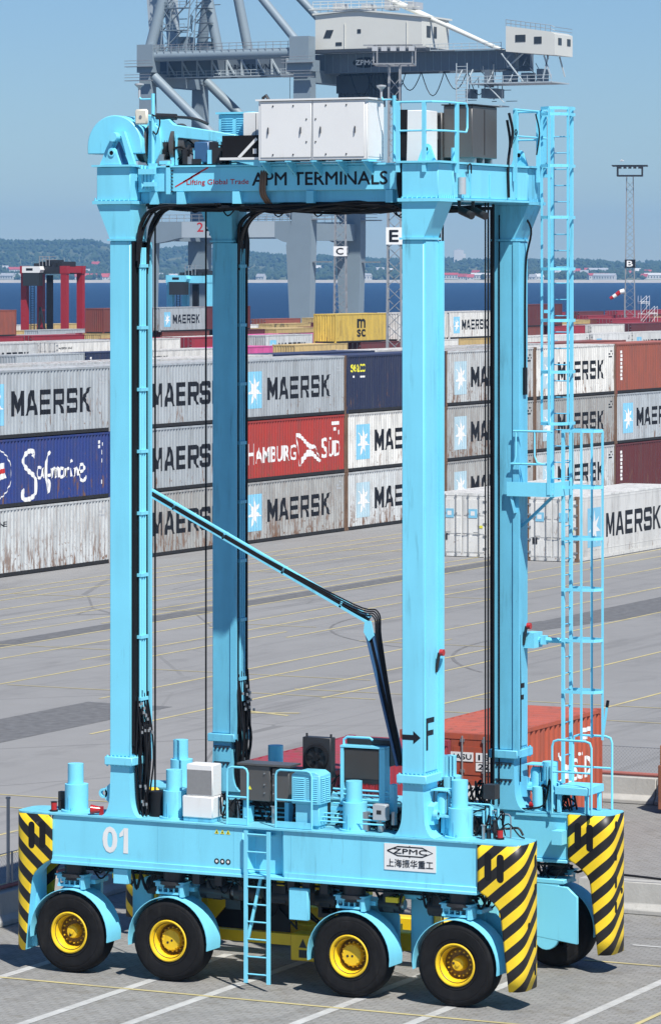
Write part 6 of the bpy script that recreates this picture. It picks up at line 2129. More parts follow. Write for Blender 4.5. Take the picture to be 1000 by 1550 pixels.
# far deck details
m = MB()
m.box(3.75, 3.83, 1.68, 1.76, 2.905, 3.72).box(3.62, 3.68, 1.75, 1.8, 2.905, 3.35).cyl((3.58, 1.7, 2.905), (3.58, 1.7, 3.34), 0.10, n=14).cyl((3.88, 1.7, 2.905), (3.88, 1.7, 3.72), 0.07, n=12)
m.build('deck_pipe', 'blue', SC)
m = MB()
m.box(3.2, 4.2, 1.575, 1.61, 2.82, 2.86)
m.build('deck_angle', 'blue', SC)
MB().cyl((3.45, 1.7, 3.0), (3.6, 1.66, 3.0), 0.07, 0.06, n=12).build('horn', 'lamp_red', SC)
hs = MB()
hs.tube(smooth_path([(3.3, 1.62, 2.93), (3.5, 1.6, 2.95), (3.75, 1.62, 3.05), (3.85, 1.62, 3.5), (3.9, 1.62, 3.0), (4.0, 1.62, 2.93)], 5), 0.018, 6)
hs.lathe([(0.10, 0), (0.115, 0.015), (0.10, 0.03)], (4.95, -1.75, 2.72), 'x', 18)
hs.lathe([(0.075, 0.02), (0.09, 0.035), (0.075, 0.05)], (4.95, -1.75, 2.72), 'x', 18)
hs.build('coiled_cable', 'cable', SC)
# cross members low down tying the two sills at the ends are absent: only hose bridges over the rear
MB().box(4.0, 4.2, 1.35, 1.61, 2.35, 2.60).build('hose_bridge', 'blue', SC)

# hoist ropes, hoses and small gear round the left winch
wr = random.Random(4)
m = MB()
for k in range(16):
    x = wr.uniform(-2.45, -1.0); y = wr.uniform(-2.1, -1.85); z = wr.uniform(14.72, 15.0)
    m.tube(smooth_path([(x, y, z), (x + wr.uniform(.05, .2), y - 0.03, z + wr.uniform(.05, .3)), (x + wr.uniform(.2, .45), y, z + wr.uniform(-.05, .2)), (x + wr.uniform(.4, .7), y, z)], 4), wr.uniform(0.012, 0.022), 6)
m.build('winch_hose', 'cable', SC)
for mt, n in (('dark_metal', 7), ('blue', 6), ('steel', 5)):
    m = MB()
    for k in range(n):
        x = wr.uniform(-2.4, -0.95); y = wr.uniform(-2.1, -1.9); w = wr.uniform(0.03, 0.09)
        m.box(x - w, x + w, y - w, y + w, 14.70, 14.70 + wr.uniform(0.06, 0.3))
    m.build('winch_fitting', mt, SC)
# ---------------------------------------------------------------- background machines: two carriers, quay crane, masts
def small_carrier(name, label, loc, rz, paint, L=8.6, Wd=4.9, Ht=13.6, cab_mat='white'):
    t = thing(name, label, 'straddle carrier', loc, rz, 'straddle carriers working in the far yard')
    hl, hw = L / 2, Wd / 2
    for sy in (-1, 1):
        s = MB().box(-hl, hl, sy * hw, sy * (hw - 0.85), 1.9, 2.8).build('sill_beam', paint, t)
        for x in (-hl + 0.9, -hl + 2.8, hl - 2.8, hl - 0.9):
            w = MB().lathe([(0.3, -0.2), (0.68, -0.22), (0.72, -0.1), (0.72, 0.1), (0.68, 0.22), (0.3, 0.2)], (x, sy * (hw - 0.42), 0.72), 'y', 20).build('wheel', 'rubber', t)
            MB().cyl((x, sy * (hw - 0.62), 0.72), (x, sy * (hw - 0.22), 0.72), 0.3, n=14).build('hub', 'rim_yellow', w)
            MB().box(x - 0.2, x + 0.2, sy * (hw - 0.75), sy * (hw - 0.7), 0.5, 1.9).build('wheel_leg', paint, t)
        for x in (-hl + 1.3, hl - 1.3):
            MB().box(x - 0.42, x + 0.42, sy * hw, sy * (hw - 0.7), 2.8, Ht - 1.0).box(x - 0.52, x + 0.52, sy * (hw + 0.05), sy * (hw - 0.8), Ht - 1.0, Ht).build('leg', paint, t)
        MB().box(-hl + 1.8, hl - 1.8, sy * (hw - 0.1), sy * (hw - 0.5), Ht - 1.05, Ht - 0.1).build('top_beam', 'dark_metal' if paint == 'red_paint' else paint, t)
    for x in (-hl + 1.3, hl - 1.3):
        MB().box(x - 0.4, x + 0.4, -hw + 0.7, hw - 0.7, Ht - 0.9, Ht - 0.1).build('end_beam', paint, t)
    c = MB().prism([(-hl + 1.6, Ht - 0.9), (-hl + 4.2, Ht - 0.9), (-hl + 4.4, Ht - 0.5), (-hl + 4.2, Ht - 0.05), (-hl + 1.6, Ht - 0.05)], 'xz', -hw - 0.9, -hw + 0.2).build('cabin', cab_mat, t)
    MB().box(-hl + 1.7, -hl + 4.1, -hw - 0.85, -hw + 0.15, Ht - 2.6, Ht - 0.9).build('cabin_glass', 'window_dark', c)
    MB().box(-hl + 2.2, -hl + 3.2, -hw - 0.91, -hw - 0.9, Ht - 0.62, Ht - 0.3).build('cabin_number', 'letter_black', c)
    m = MB()
    for k in range(5):
        x = -hl + 2.5 + k * 0.9
        m.box(x, x + 0.6, -hw + 0.6, hw - 0.6, Ht - 0.1, Ht + 0.35 + 0.22 * (k % 3))
    m.build('machinery', 'dark_metal', t)
    m = MB()
    for k in range(4):
        m.cyl((-hl + 3.4 + 0.5 * k, -hw + 0.5, Ht), (-hl + 3.4 + 0.5 * k, -hw + 0.5, Ht + 1.3), 0.06, n=6)
    m.tube([(-hl + 3.4, -hw + 0.5, Ht + 1.2), (-hl + 5.9, -hw + 0.5, Ht + 1.2)], 0.05, 6).tube([(-hl + 3.4, -hw + 0.5, Ht + 0.8), (-hl + 5.9, -hw + 0.5, Ht + 0.8)], 0.05, 6)
    m.build('guard_rail', 'galvanised', t)
    m = MB()
    x = -hl + 1.95
    for q in (0, 0.5):
        m.box(x + q - 0.04, x + q + 0.04, -hw + 0.75, -hw + 0.83, 2.8, Ht - 1)
    for k in range(30):
        m.cyl((x, -hw + 0.79, 3.0 + 0.31 * k), (x + 0.5, -hw + 0.79, 3.0 + 0.31 * k), 0.03, n=5)
    m.build('ladder', 'dark_metal', t)
    MB().bar((-hl + 2.9, -hw + 0.9, 2.8), (-hl + 3.3, -hw + 0.9, 8.2), 0.22).bar((-hl + 3.3, -hw + 0.9, 8.2), (-hl + 4.6, -hw + 0.9, 2.8), 0.22).build('brace', 'dark_metal', t)
    MB().box(-hl + 4.4, -hl + 5.2, -hw + 0.6, -hw + 1.0, 2.8, Ht - 1.2).build('cable_duct', 'black', t)
    return t
small_carrier('straddle_carrier', 'red straddle carrier with white cab in the far left yard', rf((80 - 500) / 5950 * 515, 515, 0), 0.0, 'red_paint')
small_carrier('straddle_carrier', 'light blue straddle carrier half hidden between the left legs of the big one', rf((300 - 500) / 5950 * 520, 520, 0), 0.0, 'blue', Ht=12.4, cab_mat='blue')

# ---- quay crane; local x runs from water (-) to land (+), y along the quay
CR = thing('quay_crane', 'grey ship to shore gantry crane with white machinery house on the quay', 'crane', (-275.2, 553.5, 0))
def P(name, mb, mat, parent=CR, bevel=0.0):
    return mb.build(name, mat, parent, bevel=bevel)
for y in (0, 20):
    for x in (-31, 0):
        m = MB()
        y0, y1 = y - 1.1, y + 1.1
        if x == 0:
            prof_ = [(-1.9, 1.5), (1.7, 1.5), (2.2, 17.5), (2.2, 22), (2.0, 48), (-1.2, 48), (-1.6, 22), (-2.7, 17.5)]
        else:
            prof_ = [(x - 1.4, 1.5), (x + 1.4, 1.5), (x + 1.9, 17.5), (x + 1.9, 22), (x + 1.1, 48.5), (x - 1.0, 48.5), (x - 1.4, 22), (x - 1.9, 17.5)]
        m.prism(prof_, 'xz', y0, y1)
        P('leg', m, 'crane_grey')
        b = P('bogie', MB().box(x - 1.2, x + 1.2, y - 4.5, y + 4.5, 0.3, 1.5), 'crane_grey')
        w = MB()
        for k in range(6):
            w.cyl((x - 0.2, y - 3.8 + 1.5 * k, 0.35), (x + 0.2, y - 3.8 + 1.5 * k, 0.35), 0.35, n=12)
        w.build('bogie_wheel', 'dark_metal', b)
    pb = P('portal_beam', MB().prism([(-29.2, 17.9), (-27, 18.2), (-24, 18.9), (-5, 18.9), (-3.5, 18.2), (-2.0, 17.9), (-1.9, 21.8), (-29.2, 21.8)], 'xz', y - 1.0, y + 1.0), 'crane_dark' if False else 'crane_grey')
    if y == 0:
        text_ny('2', -20.4, -19.2, 20.0, 21.6, -1.02, 0.02).build('lettering', 'letter_red', pb)
        m = MB()
        for r0, (a, b) in enumerate(((-18.8, -15.0), (-18.5, -15.2), (-18.0, -15.0))):
            for q in range(5):
                u = a + (b - a) * q / 5
                m.box(u, u + 0.55, -1.03, -1.01, 20.9 - 0.8 * r0, 21.3 - 0.8 * r0)
        m.build('notice', 'letter_black', pb)
        MB().box(-23.5, -14.5, -1.012, -1.004, 18.95, 21.75).box(-11.5, -5.0, -1.012, -1.004, 18.95, 21.75).build('notice_panel', 'crane_pale', pb)
    m = MB()
    for z in (22.4, 23.0):
        m.tube([(-29, y - 1.0, z), (-2, y - 1.0, z)], 0.05, 5)
    for k in range(19):
        m.tube([(-29 + 1.5 * k, y - 1.0, 21.8), (-29 + 1.5 * k, y - 1.0, 23.0)], 0.05, 5)
    m.build('guard_rail', 'galvanised', pb)
    P('top_tube', MB().cyl((-30, y, 51.4), (-1.5, y, 51.4), 0.95, n=18), 'crane_grey')
    P('diagonal_tube', MB().cyl((-29.6, y, 47.8), (-1.5, y, 22.5), 0.85, n=18), 'crane_grey')
    P('backstay', MB().cyl((-24.6, 4 if y == 0 else 16, 78), (-0.8, y, 53.0), 0.75, n=16), 'crane_grey')
    yy = 4 if y == 0 else 16
    P('frame_leg', MB().cyl((-31, y, 51), (-25.2, yy, 78), 1.0, n=16).cyl((-18.6, yy, 51.5), (-24.4, yy, 78), 0.9, n=16), 'crane_grey')
    P('head_box', MB().box(-2.4, 2.6, y - 1.5, y + 1.5, 48.0, 50.0).box(-2.0, 1.8, y - 1.3, y + 1.3, 50.0, 54.2), 'crane_grey')
    P('waterside_head', MB().box(-32.4, -29.2, y - 1.4, y + 1.4, 48.5, 53.5), 'crane_grey')
for x in (-31, 0):
    P('cross_beam', MB().box(x - 1.2, x + 1.2, 1.1, 18.9, 18.4, 21.4).box(x - 1.3, x + 1.3, 1.1, 18.9, 46.2, 48.4), 'crane_grey')
gd = P('girder', MB().box(-33, 38, 6.0, 7.6, 47.9, 51.3).box(-33, 38, 12.4, 14.0, 47.9, 51.3), 'crane_dim')
m = MB()
for k in range(12):
    m.box(-32 + 6 * k, -31.2 + 6 * k, 7.6, 12.4, 48.2, 49.2)
m.build('girder_tie', 'crane_grey', gd)
ov = [(9.3 + 2.4 * math.cos(a), 5.97, 49.7 + 0.95 * math.sin(a)) for a in [2 * PI * k / 28 for k in range(28)]]
MB().add(ov, [tuple(range(28))]).build('name_oval', 'letter_black', gd)
text_ny('ZPMC', 7.4, 11.2, 49.3, 50.15, 5.94, 0.04).build('lettering', 'letter_white', gd)
text_ny('AARHUS HAVN', -18.5, -9.5, 48.9, 49.9, 5.94, 0.02).build('lettering', 'letter_black', gd)
m = MB()
for a, b, z in ((-32, 0, 47.7), (0, 36, 51.35)):
    m.box(a, b, 4.4, 5.9, z, z + 0.15)
    for q in (0.6, 1.15):
        m.tube([(a, 4.5, z + q), (b, 4.5, z + q)], 0.05, 5)
    n = int((b - a) / 1.5)
    for k in range(n + 1):
        m.tube([(a + 1.5 * k, 4.5, z), (a + 1.5 * k, 4.5, z + 1.2)], 0.05, 5)
m.build('walkway', 'crane_pale', gd)
m = MB()
for k in range(9):
    m.bar((-30 + 3 * k, 5.9, 50.6), (-28.5 + 3 * k, 5.9, 48.2), 0.3)
    m.box(-30 + 3 * k - 0.15, -30 + 3 * k + 0.15, 5.7, 6.0, 48, 51.2)
m.build('girder_stiffener', 'crane_pale', gd)
P('boom', MB().prism([(-33.5, 51), (-31.5, 51), (-35.0, 100), (-37.5, 100)], 'xz', 6.0, 7.4).prism([(-33.5, 51), (-31.5, 51), (-35.0, 100), (-37.5, 100)], 'xz', 12.6, 14.0).box(-34.0, -33.0, 7.4, 12.6, 60, 61).box(-36, -35, 7.4, 12.6, 80, 81), 'crane_pale')
hm_ = P('machinery_house', MB().prism([(1.0, 52.0), (21.6, 52.0), (21.6, 57.2), (9.0, 58.6), (1.0, 58.0)], 'xz', 3.0, 14.5), 'crane_house')
MB().prism([(0.6, 58.05), (9.0, 58.65), (22.0, 57.2), (22.0, 57.5), (9.0, 58.95), (0.6, 58.35)], 'xz', 2.6, 15.0).build('roof', 'crane_house', hm_)
MB().prism([(2.6, 54.0), (4.0, 54.0), (4.6, 55.4), (3.2, 55.4)], 'xz', 2.93, 2.99).box(9.2, 9.9, 2.93, 2.99, 54.7, 55.4).box(21.61, 21.66, 5.0, 6.6, 53.8, 55.8).box(21.61, 21.66, 8.0, 9.2, 53.8, 55.8).box(5.0, 6.2, 2.93, 2.99, 52.6, 53.2).build('window', 'window_dark', hm_)
m = MB()
for x in (6.8, 18.8):
    m.tube([(x, 2.9, 52), (x, 2.9, 56.5)], 0.07, 5)
for z in (59.3, 59.9, 60.4):
    m.tube([(0.6, 2.8, z), (20, 2.8, z)], 0.06, 5)
for k in range(14):
    m.tube([(0.6 + 1.5 * k, 2.8, 58.4), (0.6 + 1.5 * k, 2.8, 60.4)], 0.05, 5)
m.box(0.0, 21.0, 2.4, 3.6, 58.95, 59.1)
m.build('roof_rail', 'crane_house', hm_)
MB().box(0.5, 22.5, 2.6, 15.0, 51.4, 51.95).build('house_floor', 'crane_dark', hm_)
m = MB()
for x, h_ in ((3, 1.2), (8.5, 0.9), (13, 1.5), (17.5, 1.0)):
    m.box(x, x + 1.6, 6, 9, 58.9, 59.1 + h_)
m.build('roof_unit', 'light_grey', hm_)
P('forestay', MB().cyl((-23.8, 5.5, 77), (35.0, 6.8, 51.3), 0.38, n=12), 'crane_house')
P('forestay', MB().cyl((-23.8, 14, 77), (33.0, 13.2, 51.3), 0.38, n=12), 'crane_house')
cb = P('end_cabin', MB().prism([(37.5, 50.8), (46.0, 50.0), (46.6, 50.0), (46.6, 53.6), (45.8, 54.0), (37.5, 55.2)], 'xz', 3.0, 11.0), 'crane_house')
MB().box(39.3, 41.2, 2.93, 2.99, 52.4, 53.6).box(42.8, 44.2, 2.93, 2.99, 52.0, 53.2).box(46.61, 46.66, 4.5, 6.0, 51.8, 53.0).box(46.61, 46.66, 8.5, 10, 51.8, 53.0).build('window', 'window_dark', cb)
m = MB()
for q in (0.5, 1.1):
    m.tube([(37.5, 3.05, 55.2 + q), (45.8, 3.05, 54.0 + q), (46.5, 3.2, 53.7 + q), (46.5, 11, 53.7 + q)], 0.05, 5)
for k in range(10):
    t_ = k / 9
    m.tube([(37.5 + 8.3 * t_, 3.05, 55.2 - 1.2 * t_), (37.5 + 8.3 * t_, 3.05, 56.3 - 1.2 * t_)], 0.05, 5)
m.build('roof_rail', 'galvanised', cb)
m = MB()
for a, b in (((37, 5, 48.2), (40, 5, 50.6)), ((44, 4, 46), (45, 4, 50)), ((45.5, 4, 46.2), (44.2, 4, 50)), ((46, 9, 46.5), (45, 9, 50))):
    m.bar(a, b, 0.22)
m.box(30.5, 46, 3.0, 11, 45.3, 45.5)
for q in (0.6, 1.2):
    m.tube([(28, 3.0, 45.4 + q), (46, 3.0, 45.4 + q)], 0.05, 5)
for k in range(13):
    m.tube([(28 + 1.5 * k, 3.0, 45.4), (28 + 1.5 * k, 3.0, 46.7)], 0.05, 5)
for x in (28, 30, 34, 38):
    m.bar((x, 3.2, 45.4), (x, 6, 48), 0.18)
m.bar((36.5, 3.5, 50.5), (40.5, 3.5, 45.6), 0.5, 0.12).bar((33.5, 3.5, 45.4), (37, 3.5, 42.0), 0.4, 0.1)
for x in (28.2, 30.2):
    m.tube([(x, 3, 41.5), (x, 3, 49)], 0.1, 6)
for k in range(12):
    m.tube([(28.2, 3, 41.8 + 0.6 * k), (30.2, 3, 41.8 + 0.6 * k)], 0.05, 5)
m.box(28, 36, 3.2, 8, 41.4, 41.6)
P('service_platform', m, 'crane_pale')
m = MB().box(32, 34.6, 5, 9, 43.0, 44.6).box(29.0, 30.0, 5, 8, 43.0, 44.6).box(33, 34, 4, 6, 44.8, 47.8).box(36.0, 37.2, 5, 9, 45.6, 47.6).box(39.5, 41, 5, 8, 45.6, 47.2).box(42.4, 43.4, 5, 8, 45.6, 47.8)
lr = random.Random(9)
for k in range(46):
    x = lr.uniform(28.5, 45); z = lr.uniform(42.2, 47.5) if x < 37 else lr.uniform(45.6, 49.5)
    y = lr.uniform(3.2, 8)
    if k % 3 == 0: m.bar((x, y, z), (x + lr.uniform(0.6, 2.2), y, z), 0.12)
    elif k % 3 == 1: m.bar((x, y, z), (x, y, z + lr.uniform(0.6, 2.2)), 0.12)
    else: m.bar((x, y, z), (x + lr.uniform(-1.6, 1.6), y, z + lr.uniform(0.8, 2.0)), 0.10)
P('trolley_gear', m, 'crane_dim')
m = MB()
for k in range(60):
    t_ = k / 59
    x = lr.uniform(-30.5, -19.5); z = lr.uniform(51.5, 76)
    sh = (z - 51) * 0.2
    x = x + sh * 0.6 if x < -25 else x - sh * 0.2
    y = lr.uniform(0.8, 5.5)
    if k % 3 == 0: m.bar((x, y, z), (x + lr.uniform(0.8, 2.6), y, z), 0.16)
    elif k % 3 == 1: m.bar((x, y, z), (x + 0.2, y, z + lr.uniform(1.0, 4.0)), 0.14)
    else: m.bar((x, y, z), (x + lr.uniform(1.2, 2.4), y, z + lr.uniform(1.6, 3.0)), 0.14)
for k in range(9):
    z = 52 + 2.6 * k
    m.box(-21.8, -19.2 , 1.0, 3.0, z, z + 0.12)
    m.bar((-21.8, 1.2, z), (-19.3, 1.2, z + 2.5), 0.35, 0.12)
    for q in (0.6, 1.1):
        m.tube([(-21.8, 0.95, z + q), (-19.2, 0.95, z + q)], 0.05, 5)
P('stair_lattice', m, 'crane_dim')
m = MB()
for q in (0.55, 1.1):
    m.tube([(-30, -0.9, 52.3 + q), (-2, -0.9, 52.3 + q)], 0.05, 5)
for k in range(20):
    m.tube([(-30 + 1.45 * k, -0.9, 51.9), (-30 + 1.45 * k, -0.9, 53.4)], 0.05, 5)
P('tube_rail', m, 'galvanised')
m = MB()
for k in range(24):
    x = 1.5 + 1.5 * k
    m.box(x - 0.05, x + 0.05, 5.93, 5.99, 48.0, 51.2)
P('girder_rib', m, 'crane_grey', gd)
m = MB()
for k in range(7):
    x = 6 + 3.2 * k if k < 3 else 14 + (k - 2) * 4.4 - 3
    m.tube([(x + 4.4 * q / 8, 6.8, 47.8 - 4.2 * math.sin(PI * q / 8) * (0.75 if k % 2 else 1.0)) for q in range(9)], 0.09, 5)
P('festoon_cable', m, 'cable')
m = MB()
for k in range(16):
    x = 2.4 + 0.75 * k
    m.box(x, x + 0.4, 9.4, 10.6, 42.0 if k % 2 else 43.5, 47.8)
m.box(2.2, 8.5, 9, 11, 44.5, 47.6)
P('festoon_trolley', m, 'crane_dark')
m = MB()
for x in (-7, -5.5, -3.8, -2.6):
    m.cyl((x, 9, 47.8), (x, 9, 24), 0.05, n=5)
P('hoist_rope', m, 'cable')
# stairs and lifts on the waterside frame
m = MB()
for k in range(7):
    z = 52 + 4 * k
    x = -26.5 + 0.3 * k
    m.box(x - 2.6, x + 2.2, 1.0, 3.0, z, z + 0.15)
    m.bar((x - 2.5, 1.4, z + 0.1), (x + 1.8, 1.4, z + 4.0), 0.5, 0.12)
    for q in (0.6, 1.15):
        m.tube([(x - 2.6, 0.9, z + q), (x + 2.2, 0.9, z + q)], 0.05, 5)
    for j in range(5):
        m.tube([(x - 2.6 + 1.2 * j, 0.9, z), (x - 2.6 + 1.2 * j, 0.9, z + 1.2)], 0.05, 5)
for x in (-29.0, -27.5, -23.8, -22.4):
    m.tube([(x, 1, 51), (x + 2.0, 2, 80)], 0.12, 5)
for k in range(12):
    m.bar((-23.8 + 0.14 * k, 1.2, 52 + 2 * k), (-22.3 + 0.14 * k, 1.2, 54 + 2 * k), 0.1)
    m.bar((-29 + 0.14 * k, 1.2, 54 + 2 * k), (-27.5 + 0.14 * k, 1.2, 52 + 2 * k), 0.1)
m.box(-31, -18, 0.5, 3.5, 51.3, 51.5)
for q in (0.6, 1.2):
    m.tube([(-31, 0.5, 51.5 + q), (-18, 0.5, 51.5 + q)], 0.05, 5)
m.box(-26.5, -24.5, 3, 6, 51.5, 55).box(-22.5, -20, 3, 6, 51.5, 54)
P('stair_tower', m, 'crane_grey')
m = MB()
for y in (0, 20):
    for z in (49.5, 47.0):
        m.box(-34.5, -29, y - 2.2, y - 1.4, z, z + 0.12)
        for q in (0.6, 1.1):
            m.tube([(-34.5, y - 2.2, z + q), (-29, y - 2.2, z + q)], 0.05, 5)
        m.box(-3, 3, y - 2.4, y - 1.4, z, z + 0.12)
        for q in (0.6, 1.1):
            m.tube([(-3, y - 2.4, z + q), (3, y - 2.4, z + q)], 0.05, 5)
    m.box(2.2, 5.5, y - 1, y + 1, 22, 22.2)
    for q in (0.6, 1.2):
        m.tube([(2.2, y - 1, 22 + q), (5.5, y - 1, 22 + q)], 0.05, 5)
    m.box(2.2, 5.5, y - 0.5, y + 0.5, 14.5, 14.7)
P('leg_platform', m, 'galvanised')

# ---- lattice light masts
def lattice_mast(label, px, d, h, w0, w1, sign, sign_z, sign_h, sign_col, txt_col, rz=0.35):
    t = thing('light_mast', label, 'light mast', rf((px - 500) / 5950 * d, d, 0), rz)
    m = MB()
    def wd(z): return (w0 + (w1 - w0) * z / h) / 2
    cs = ((-1, -1), (1, -1), (1, 1), (-1, 1))
    for cx, cy in cs:
        m.bar((cx * wd(0), cy * wd(0), 0), (cx * wd(h), cy * wd(h), h), 0.14)
    m.build('upright', 'galvanised', t)
    m = MB()
    step = 1.15
    n = int(h / step)
    for k in range(n):
        z0, z1 = k * step, (k + 1) * step
        for i in range(4):
            a, b = cs[i], cs[(i + 1) % 4]
            if k % 2: a, b = b, a
            m.bar((a[0] * wd(z0), a[1] * wd(z0), z0), (b[0] * wd(z1), b[1] * wd(z1), z1), 0.06)
    m.build('lattice', 'galvanised', t)
    hd = MB()
    a = 2.0 if sign == 'B' else 1.7
    th = 0.2 if sign == 'B' else 0.12
    for z in (h, h + 1.6):
        for i in range(4):
            p, q = cs[i], cs[(i + 1) % 4]
            hd.bar((p[0] * a, p[1] * a, z), (q[0] * a, q[1] * a, z), th)
    hd.bar((-a - 0.9, -a, h + 1.62), (a + 0.9, -a, h + 1.62), th).bar((-a - 0.9, a, h + 1.62), (a + 0.9, a, h + 1.62), th)
    hd.bar((-a, -a, h), (a, a, h), th).bar((-a, a, h), (a, -a, h), th)
    for cx, cy in cs:
        hd.bar((cx * a, cy * a, h), (cx * a, cy * a, h + 1.6), th)
    ho = hd.build('lamp_frame', 'dark_metal' if sign == 'B' else 'galvanised', t)
    lm = MB()
    for k in range(5):
        lm.box(-1.8 + 0.8 * k, -1.3 + 0.8 * k, -a - 0.35, -a - 0.05, h + 1.1, h + 1.5)
    lm.build('floodlight', 'dark_metal' if sign == 'B' else 'light_grey', ho)
    for rr, nm in ((0, -1), (1, 1)):
        pass
    z0 = sign_z
    hw = wd(z0) + 0.12
    sp = MB().box(-hw, hw, -hw - 0.05, -hw, z0, z0 + sign_h).box(hw, hw + 0.05, -hw, hw, z0, z0 + sign_h).build('sign_board', sign_col, t)
    text_ny(sign, -hw * 0.55, hw * 0.55, z0 + sign_h * 0.17, z0 + sign_h * 0.83, -hw - 0.07, 0.03).build('lettering', txt_col, sp)
    text_px(sign, -hw * 0.55, hw * 0.55, z0 + sign_h * 0.17, z0 + sign_h * 0.83, hw + 0.07, 0.03).build('lettering', txt_col, sp)
    return t
lattice_mast('lattice light mast with white letter E board left of the near right leg', 597, 345, 31.0, 1.35, 0.95, 'E', 15.2, 1.5, 'letter_white', 'letter_black')
lattice_mast('lattice light mast with white letter C board beside the dark crane leg', 515, 520, 27.0, 1.75, 1.2, 'C', 14.9, 1.3, 'letter_white', 'letter_black')
lattice_mast('tall lattice light mast with black letter B board at right before the sea', 953, 640, 28.5, 1.75, 1.05, 'B', 13.5, 1.35, 'letter_black', 'letter_white')

# windsock and white survey tower near the water
t = thing('windsock', 'red and white windsock flying beside the right light mast', 'windsock', rf((944.5 - 500) / 5950 * 630, 630, 0), YAW)
MB().cyl((0, 0, 0), (0, 0, 10.2), 0.06, n=8).build('pole', 'galvanised', t)
prev = [(0, 9.75, 0.42), (-0.7, 9.6, 0.38), (-1.3, 9.15, 0.34), (-1.8, 8.8, 0.30), (-2.3, 8.55, 0.25)]
for k in range(4):
    (x0, z0, r0), (x1, z1, r1) = prev[k], prev[k + 1]
    MB().cyl((x0, 0, z0), (x1, 0, z1), r0, r1, n=14, cap=False).build('sock_band', 'letter_white' if k % 2 == 0 else 'lamp_red', t)
t = thing('scaffold_tower', 'small white scaffold tower standing right of the windsock', 'scaffold tower', rf((974 - 500) / 5950 * 600, 600, 0), YAW + 0.3)
m = MB()
for a, b, z0, z1 in ((-0.7, 0.7, 0, 9.2), (0.7, 2.0, 0, 7.6)):
    for x in (a, b):
        for y in (-0.6, 0.6):
            m.tube([(x, y, z0), (x, y, z1)], 0.03, 5)
    k = z0
    while k < z1:
        for y in (-0.6, 0.6):
            m.tube([(a, y, k), (b, y, k)], 0.025, 5)
            m.tube([(a, y, k), (b, y, min(k + 1.6, z1))], 0.025, 5)
        k += 1.6
m.build('frame', 'letter_white', t)
MB().box(-0.7, 0.7, -0.6, 0.6, 8.2, 8.28).box(0.7, 2.0, -0.6, 0.6, 6.5, 6.58).build('platform', 'letter_white', t)
# gull beside the mast
t = thing('gull', 'tiny white gull in flight above the right light mast', 'bird', rf((941 - 500) / 5950 * 600, 600, 29.8), YAW)
MB().lathe([(0.0, -0.3), (0.09, -0.15), (0.11, 0.0), (0.07, 0.2), (0.0, 0.34)], (0, 0, 0), 'x', 10).add([(-0.1, 0, 0.03), (0.1, 0, 0.03), (0.02, 0.35, 0.22), (-0.08, 0.7, 0.05), (-0.1, 0.32, 0.2)], [(0, 1, 2, 4), (2, 3, 4)]).add([(-0.1, 0, 0.03), (0.1, 0, 0.03), (0.02, -0.35, 0.22), (-0.08, -0.7, 0.05), (-0.1, -0.32, 0.2)], [(0, 4, 2, 1), (2, 4, 3)]).build('body', 'bird_white', t)
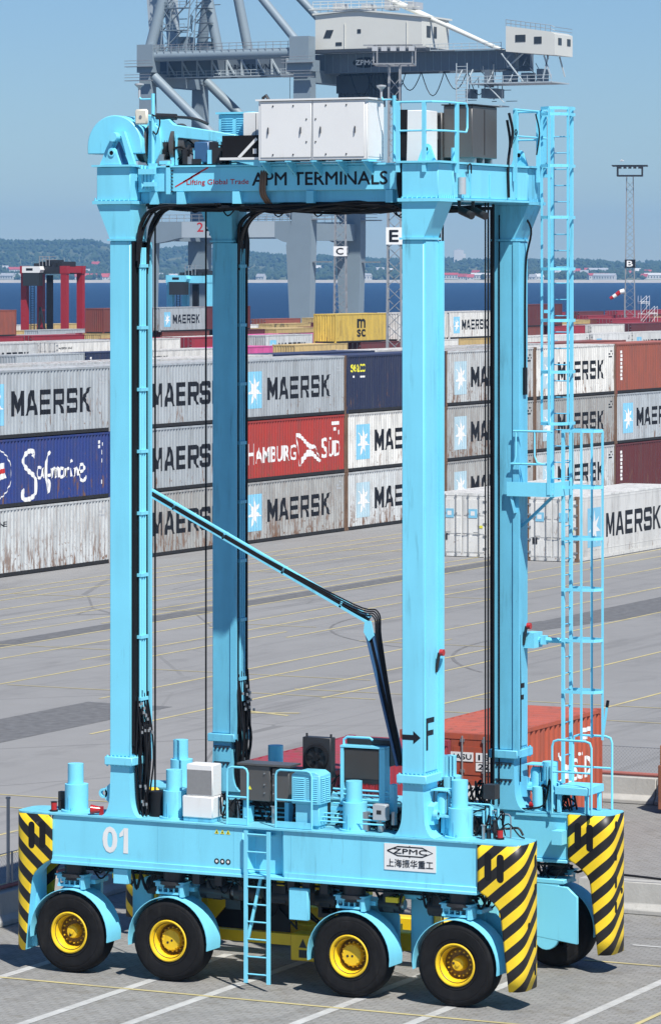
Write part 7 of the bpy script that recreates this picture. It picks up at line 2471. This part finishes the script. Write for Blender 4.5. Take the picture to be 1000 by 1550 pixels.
# ---------------------------------------------------------------- separate the detached pieces of a part into parts of their own
import numpy as np
def clusters_of(me):
    n = len(me.vertices)
    if n > 60000 or n == 0: return None
    par = list(range(n))
    def find(a):
        while par[a] != a:
            par[a] = par[par[a]]
            a = par[a]
        return a
    for p in me.polygons:
        vs = p.vertices
        r = find(vs[0])
        for v in vs[1:]:
            q = find(v)
            if q != r: par[q] = r
    root = [find(i) for i in range(n)]
    ids = {r: k for k, r in enumerate(dict.fromkeys(root))}
    lab = np.array([ids[r] for r in root])
    k = len(ids)
    if k < 2 or k > 1500: return None
    co = np.empty(n * 3); me.vertices.foreach_get('co', co); co = co.reshape(-1, 3)
    lo = np.full((k, 3), 1e9); hi = np.full((k, 3), -1e9)
    np.minimum.at(lo, lab, co); np.maximum.at(hi, lab, co)
    size = np.linalg.norm(hi - lo, axis=1)
    par2 = list(range(k))
    def f2(a):
        while par2[a] != a:
            par2[a] = par2[par2[a]]; a = par2[a]
        return a
    for i in range(k):
        gap = np.linalg.norm(np.maximum(0, np.maximum(lo[i] - hi, lo - hi[i])), axis=1)
        near = np.nonzero(gap < 0.42 * np.maximum(size[i], size))[0]
        for j in near:
            a, b = f2(i), f2(int(j))
            if a != b: par2[b] = a
    cl = [f2(i) for i in range(k)]
    u = list(dict.fromkeys(cl))
    if len(u) < 2: return None
    cid = np.array([u.index(c) for c in cl])[lab]
    dims = []
    for q in range(len(u)):
        m = cid == q
        dims.append(float(np.max(co[m].max(0) - co[m].min(0))))
    return cid, len(u), dims
bpy.context.view_layer.update()
cache = {}
for o in [x for x in bpy.data.objects if x.type == 'MESH' and x.parent is not None and 'kind' not in x]:
    me = o.data
    if me.name not in cache:
        cache[me.name] = (clusters_of(me), {})
    res, subs = cache[me.name]
    if not res: continue
    cid, k, dims = res
    dist = (o.matrix_world.translation - CAM).length
    px = max(dims) * 5950 * 0.66 / max(dist, 60)
    if px < 9 or k > 40:
        o['kind'] = 'stuff'
        continue
    if not subs:
        V = [tuple(v.co) for v in me.vertices]
        for q in range(k):
            idx = np.nonzero(cid == q)[0]
            mp = {int(i): n_ for n_, i in enumerate(idx)}
            fs = [p for p in me.polygons if cid[p.vertices[0]] == q]
            nm = bpy.data.meshes.new(me.name.split('.')[0])
            nm.from_pydata([V[int(i)] for i in idx], [], [tuple(mp[v] for v in p.vertices) for p in fs])
            nm.polygons.foreach_set('use_smooth', [p.use_smooth for p in fs])
            nm.set_sharp_from_angle(angle=math.radians(38))
            for mt in me.materials: nm.materials.append(mt)
            subs[q] = nm
    mat = o.material_slots[0].material if o.material_slots else None
    for q in range(1, k):
        c = o.copy()
        c.data = subs[q]
        COL.objects.link(c)
        if mat and subs[q].materials and subs[q].materials[0] is not mat:
            c.material_slots[0].link = 'OBJECT'
            c.material_slots[0].material = mat
    o.data = subs[0]
    if mat and subs[0].materials and subs[0].materials[0] is not mat:
        o.material_slots[0].link = 'OBJECT'
        o.material_slots[0].material = mat
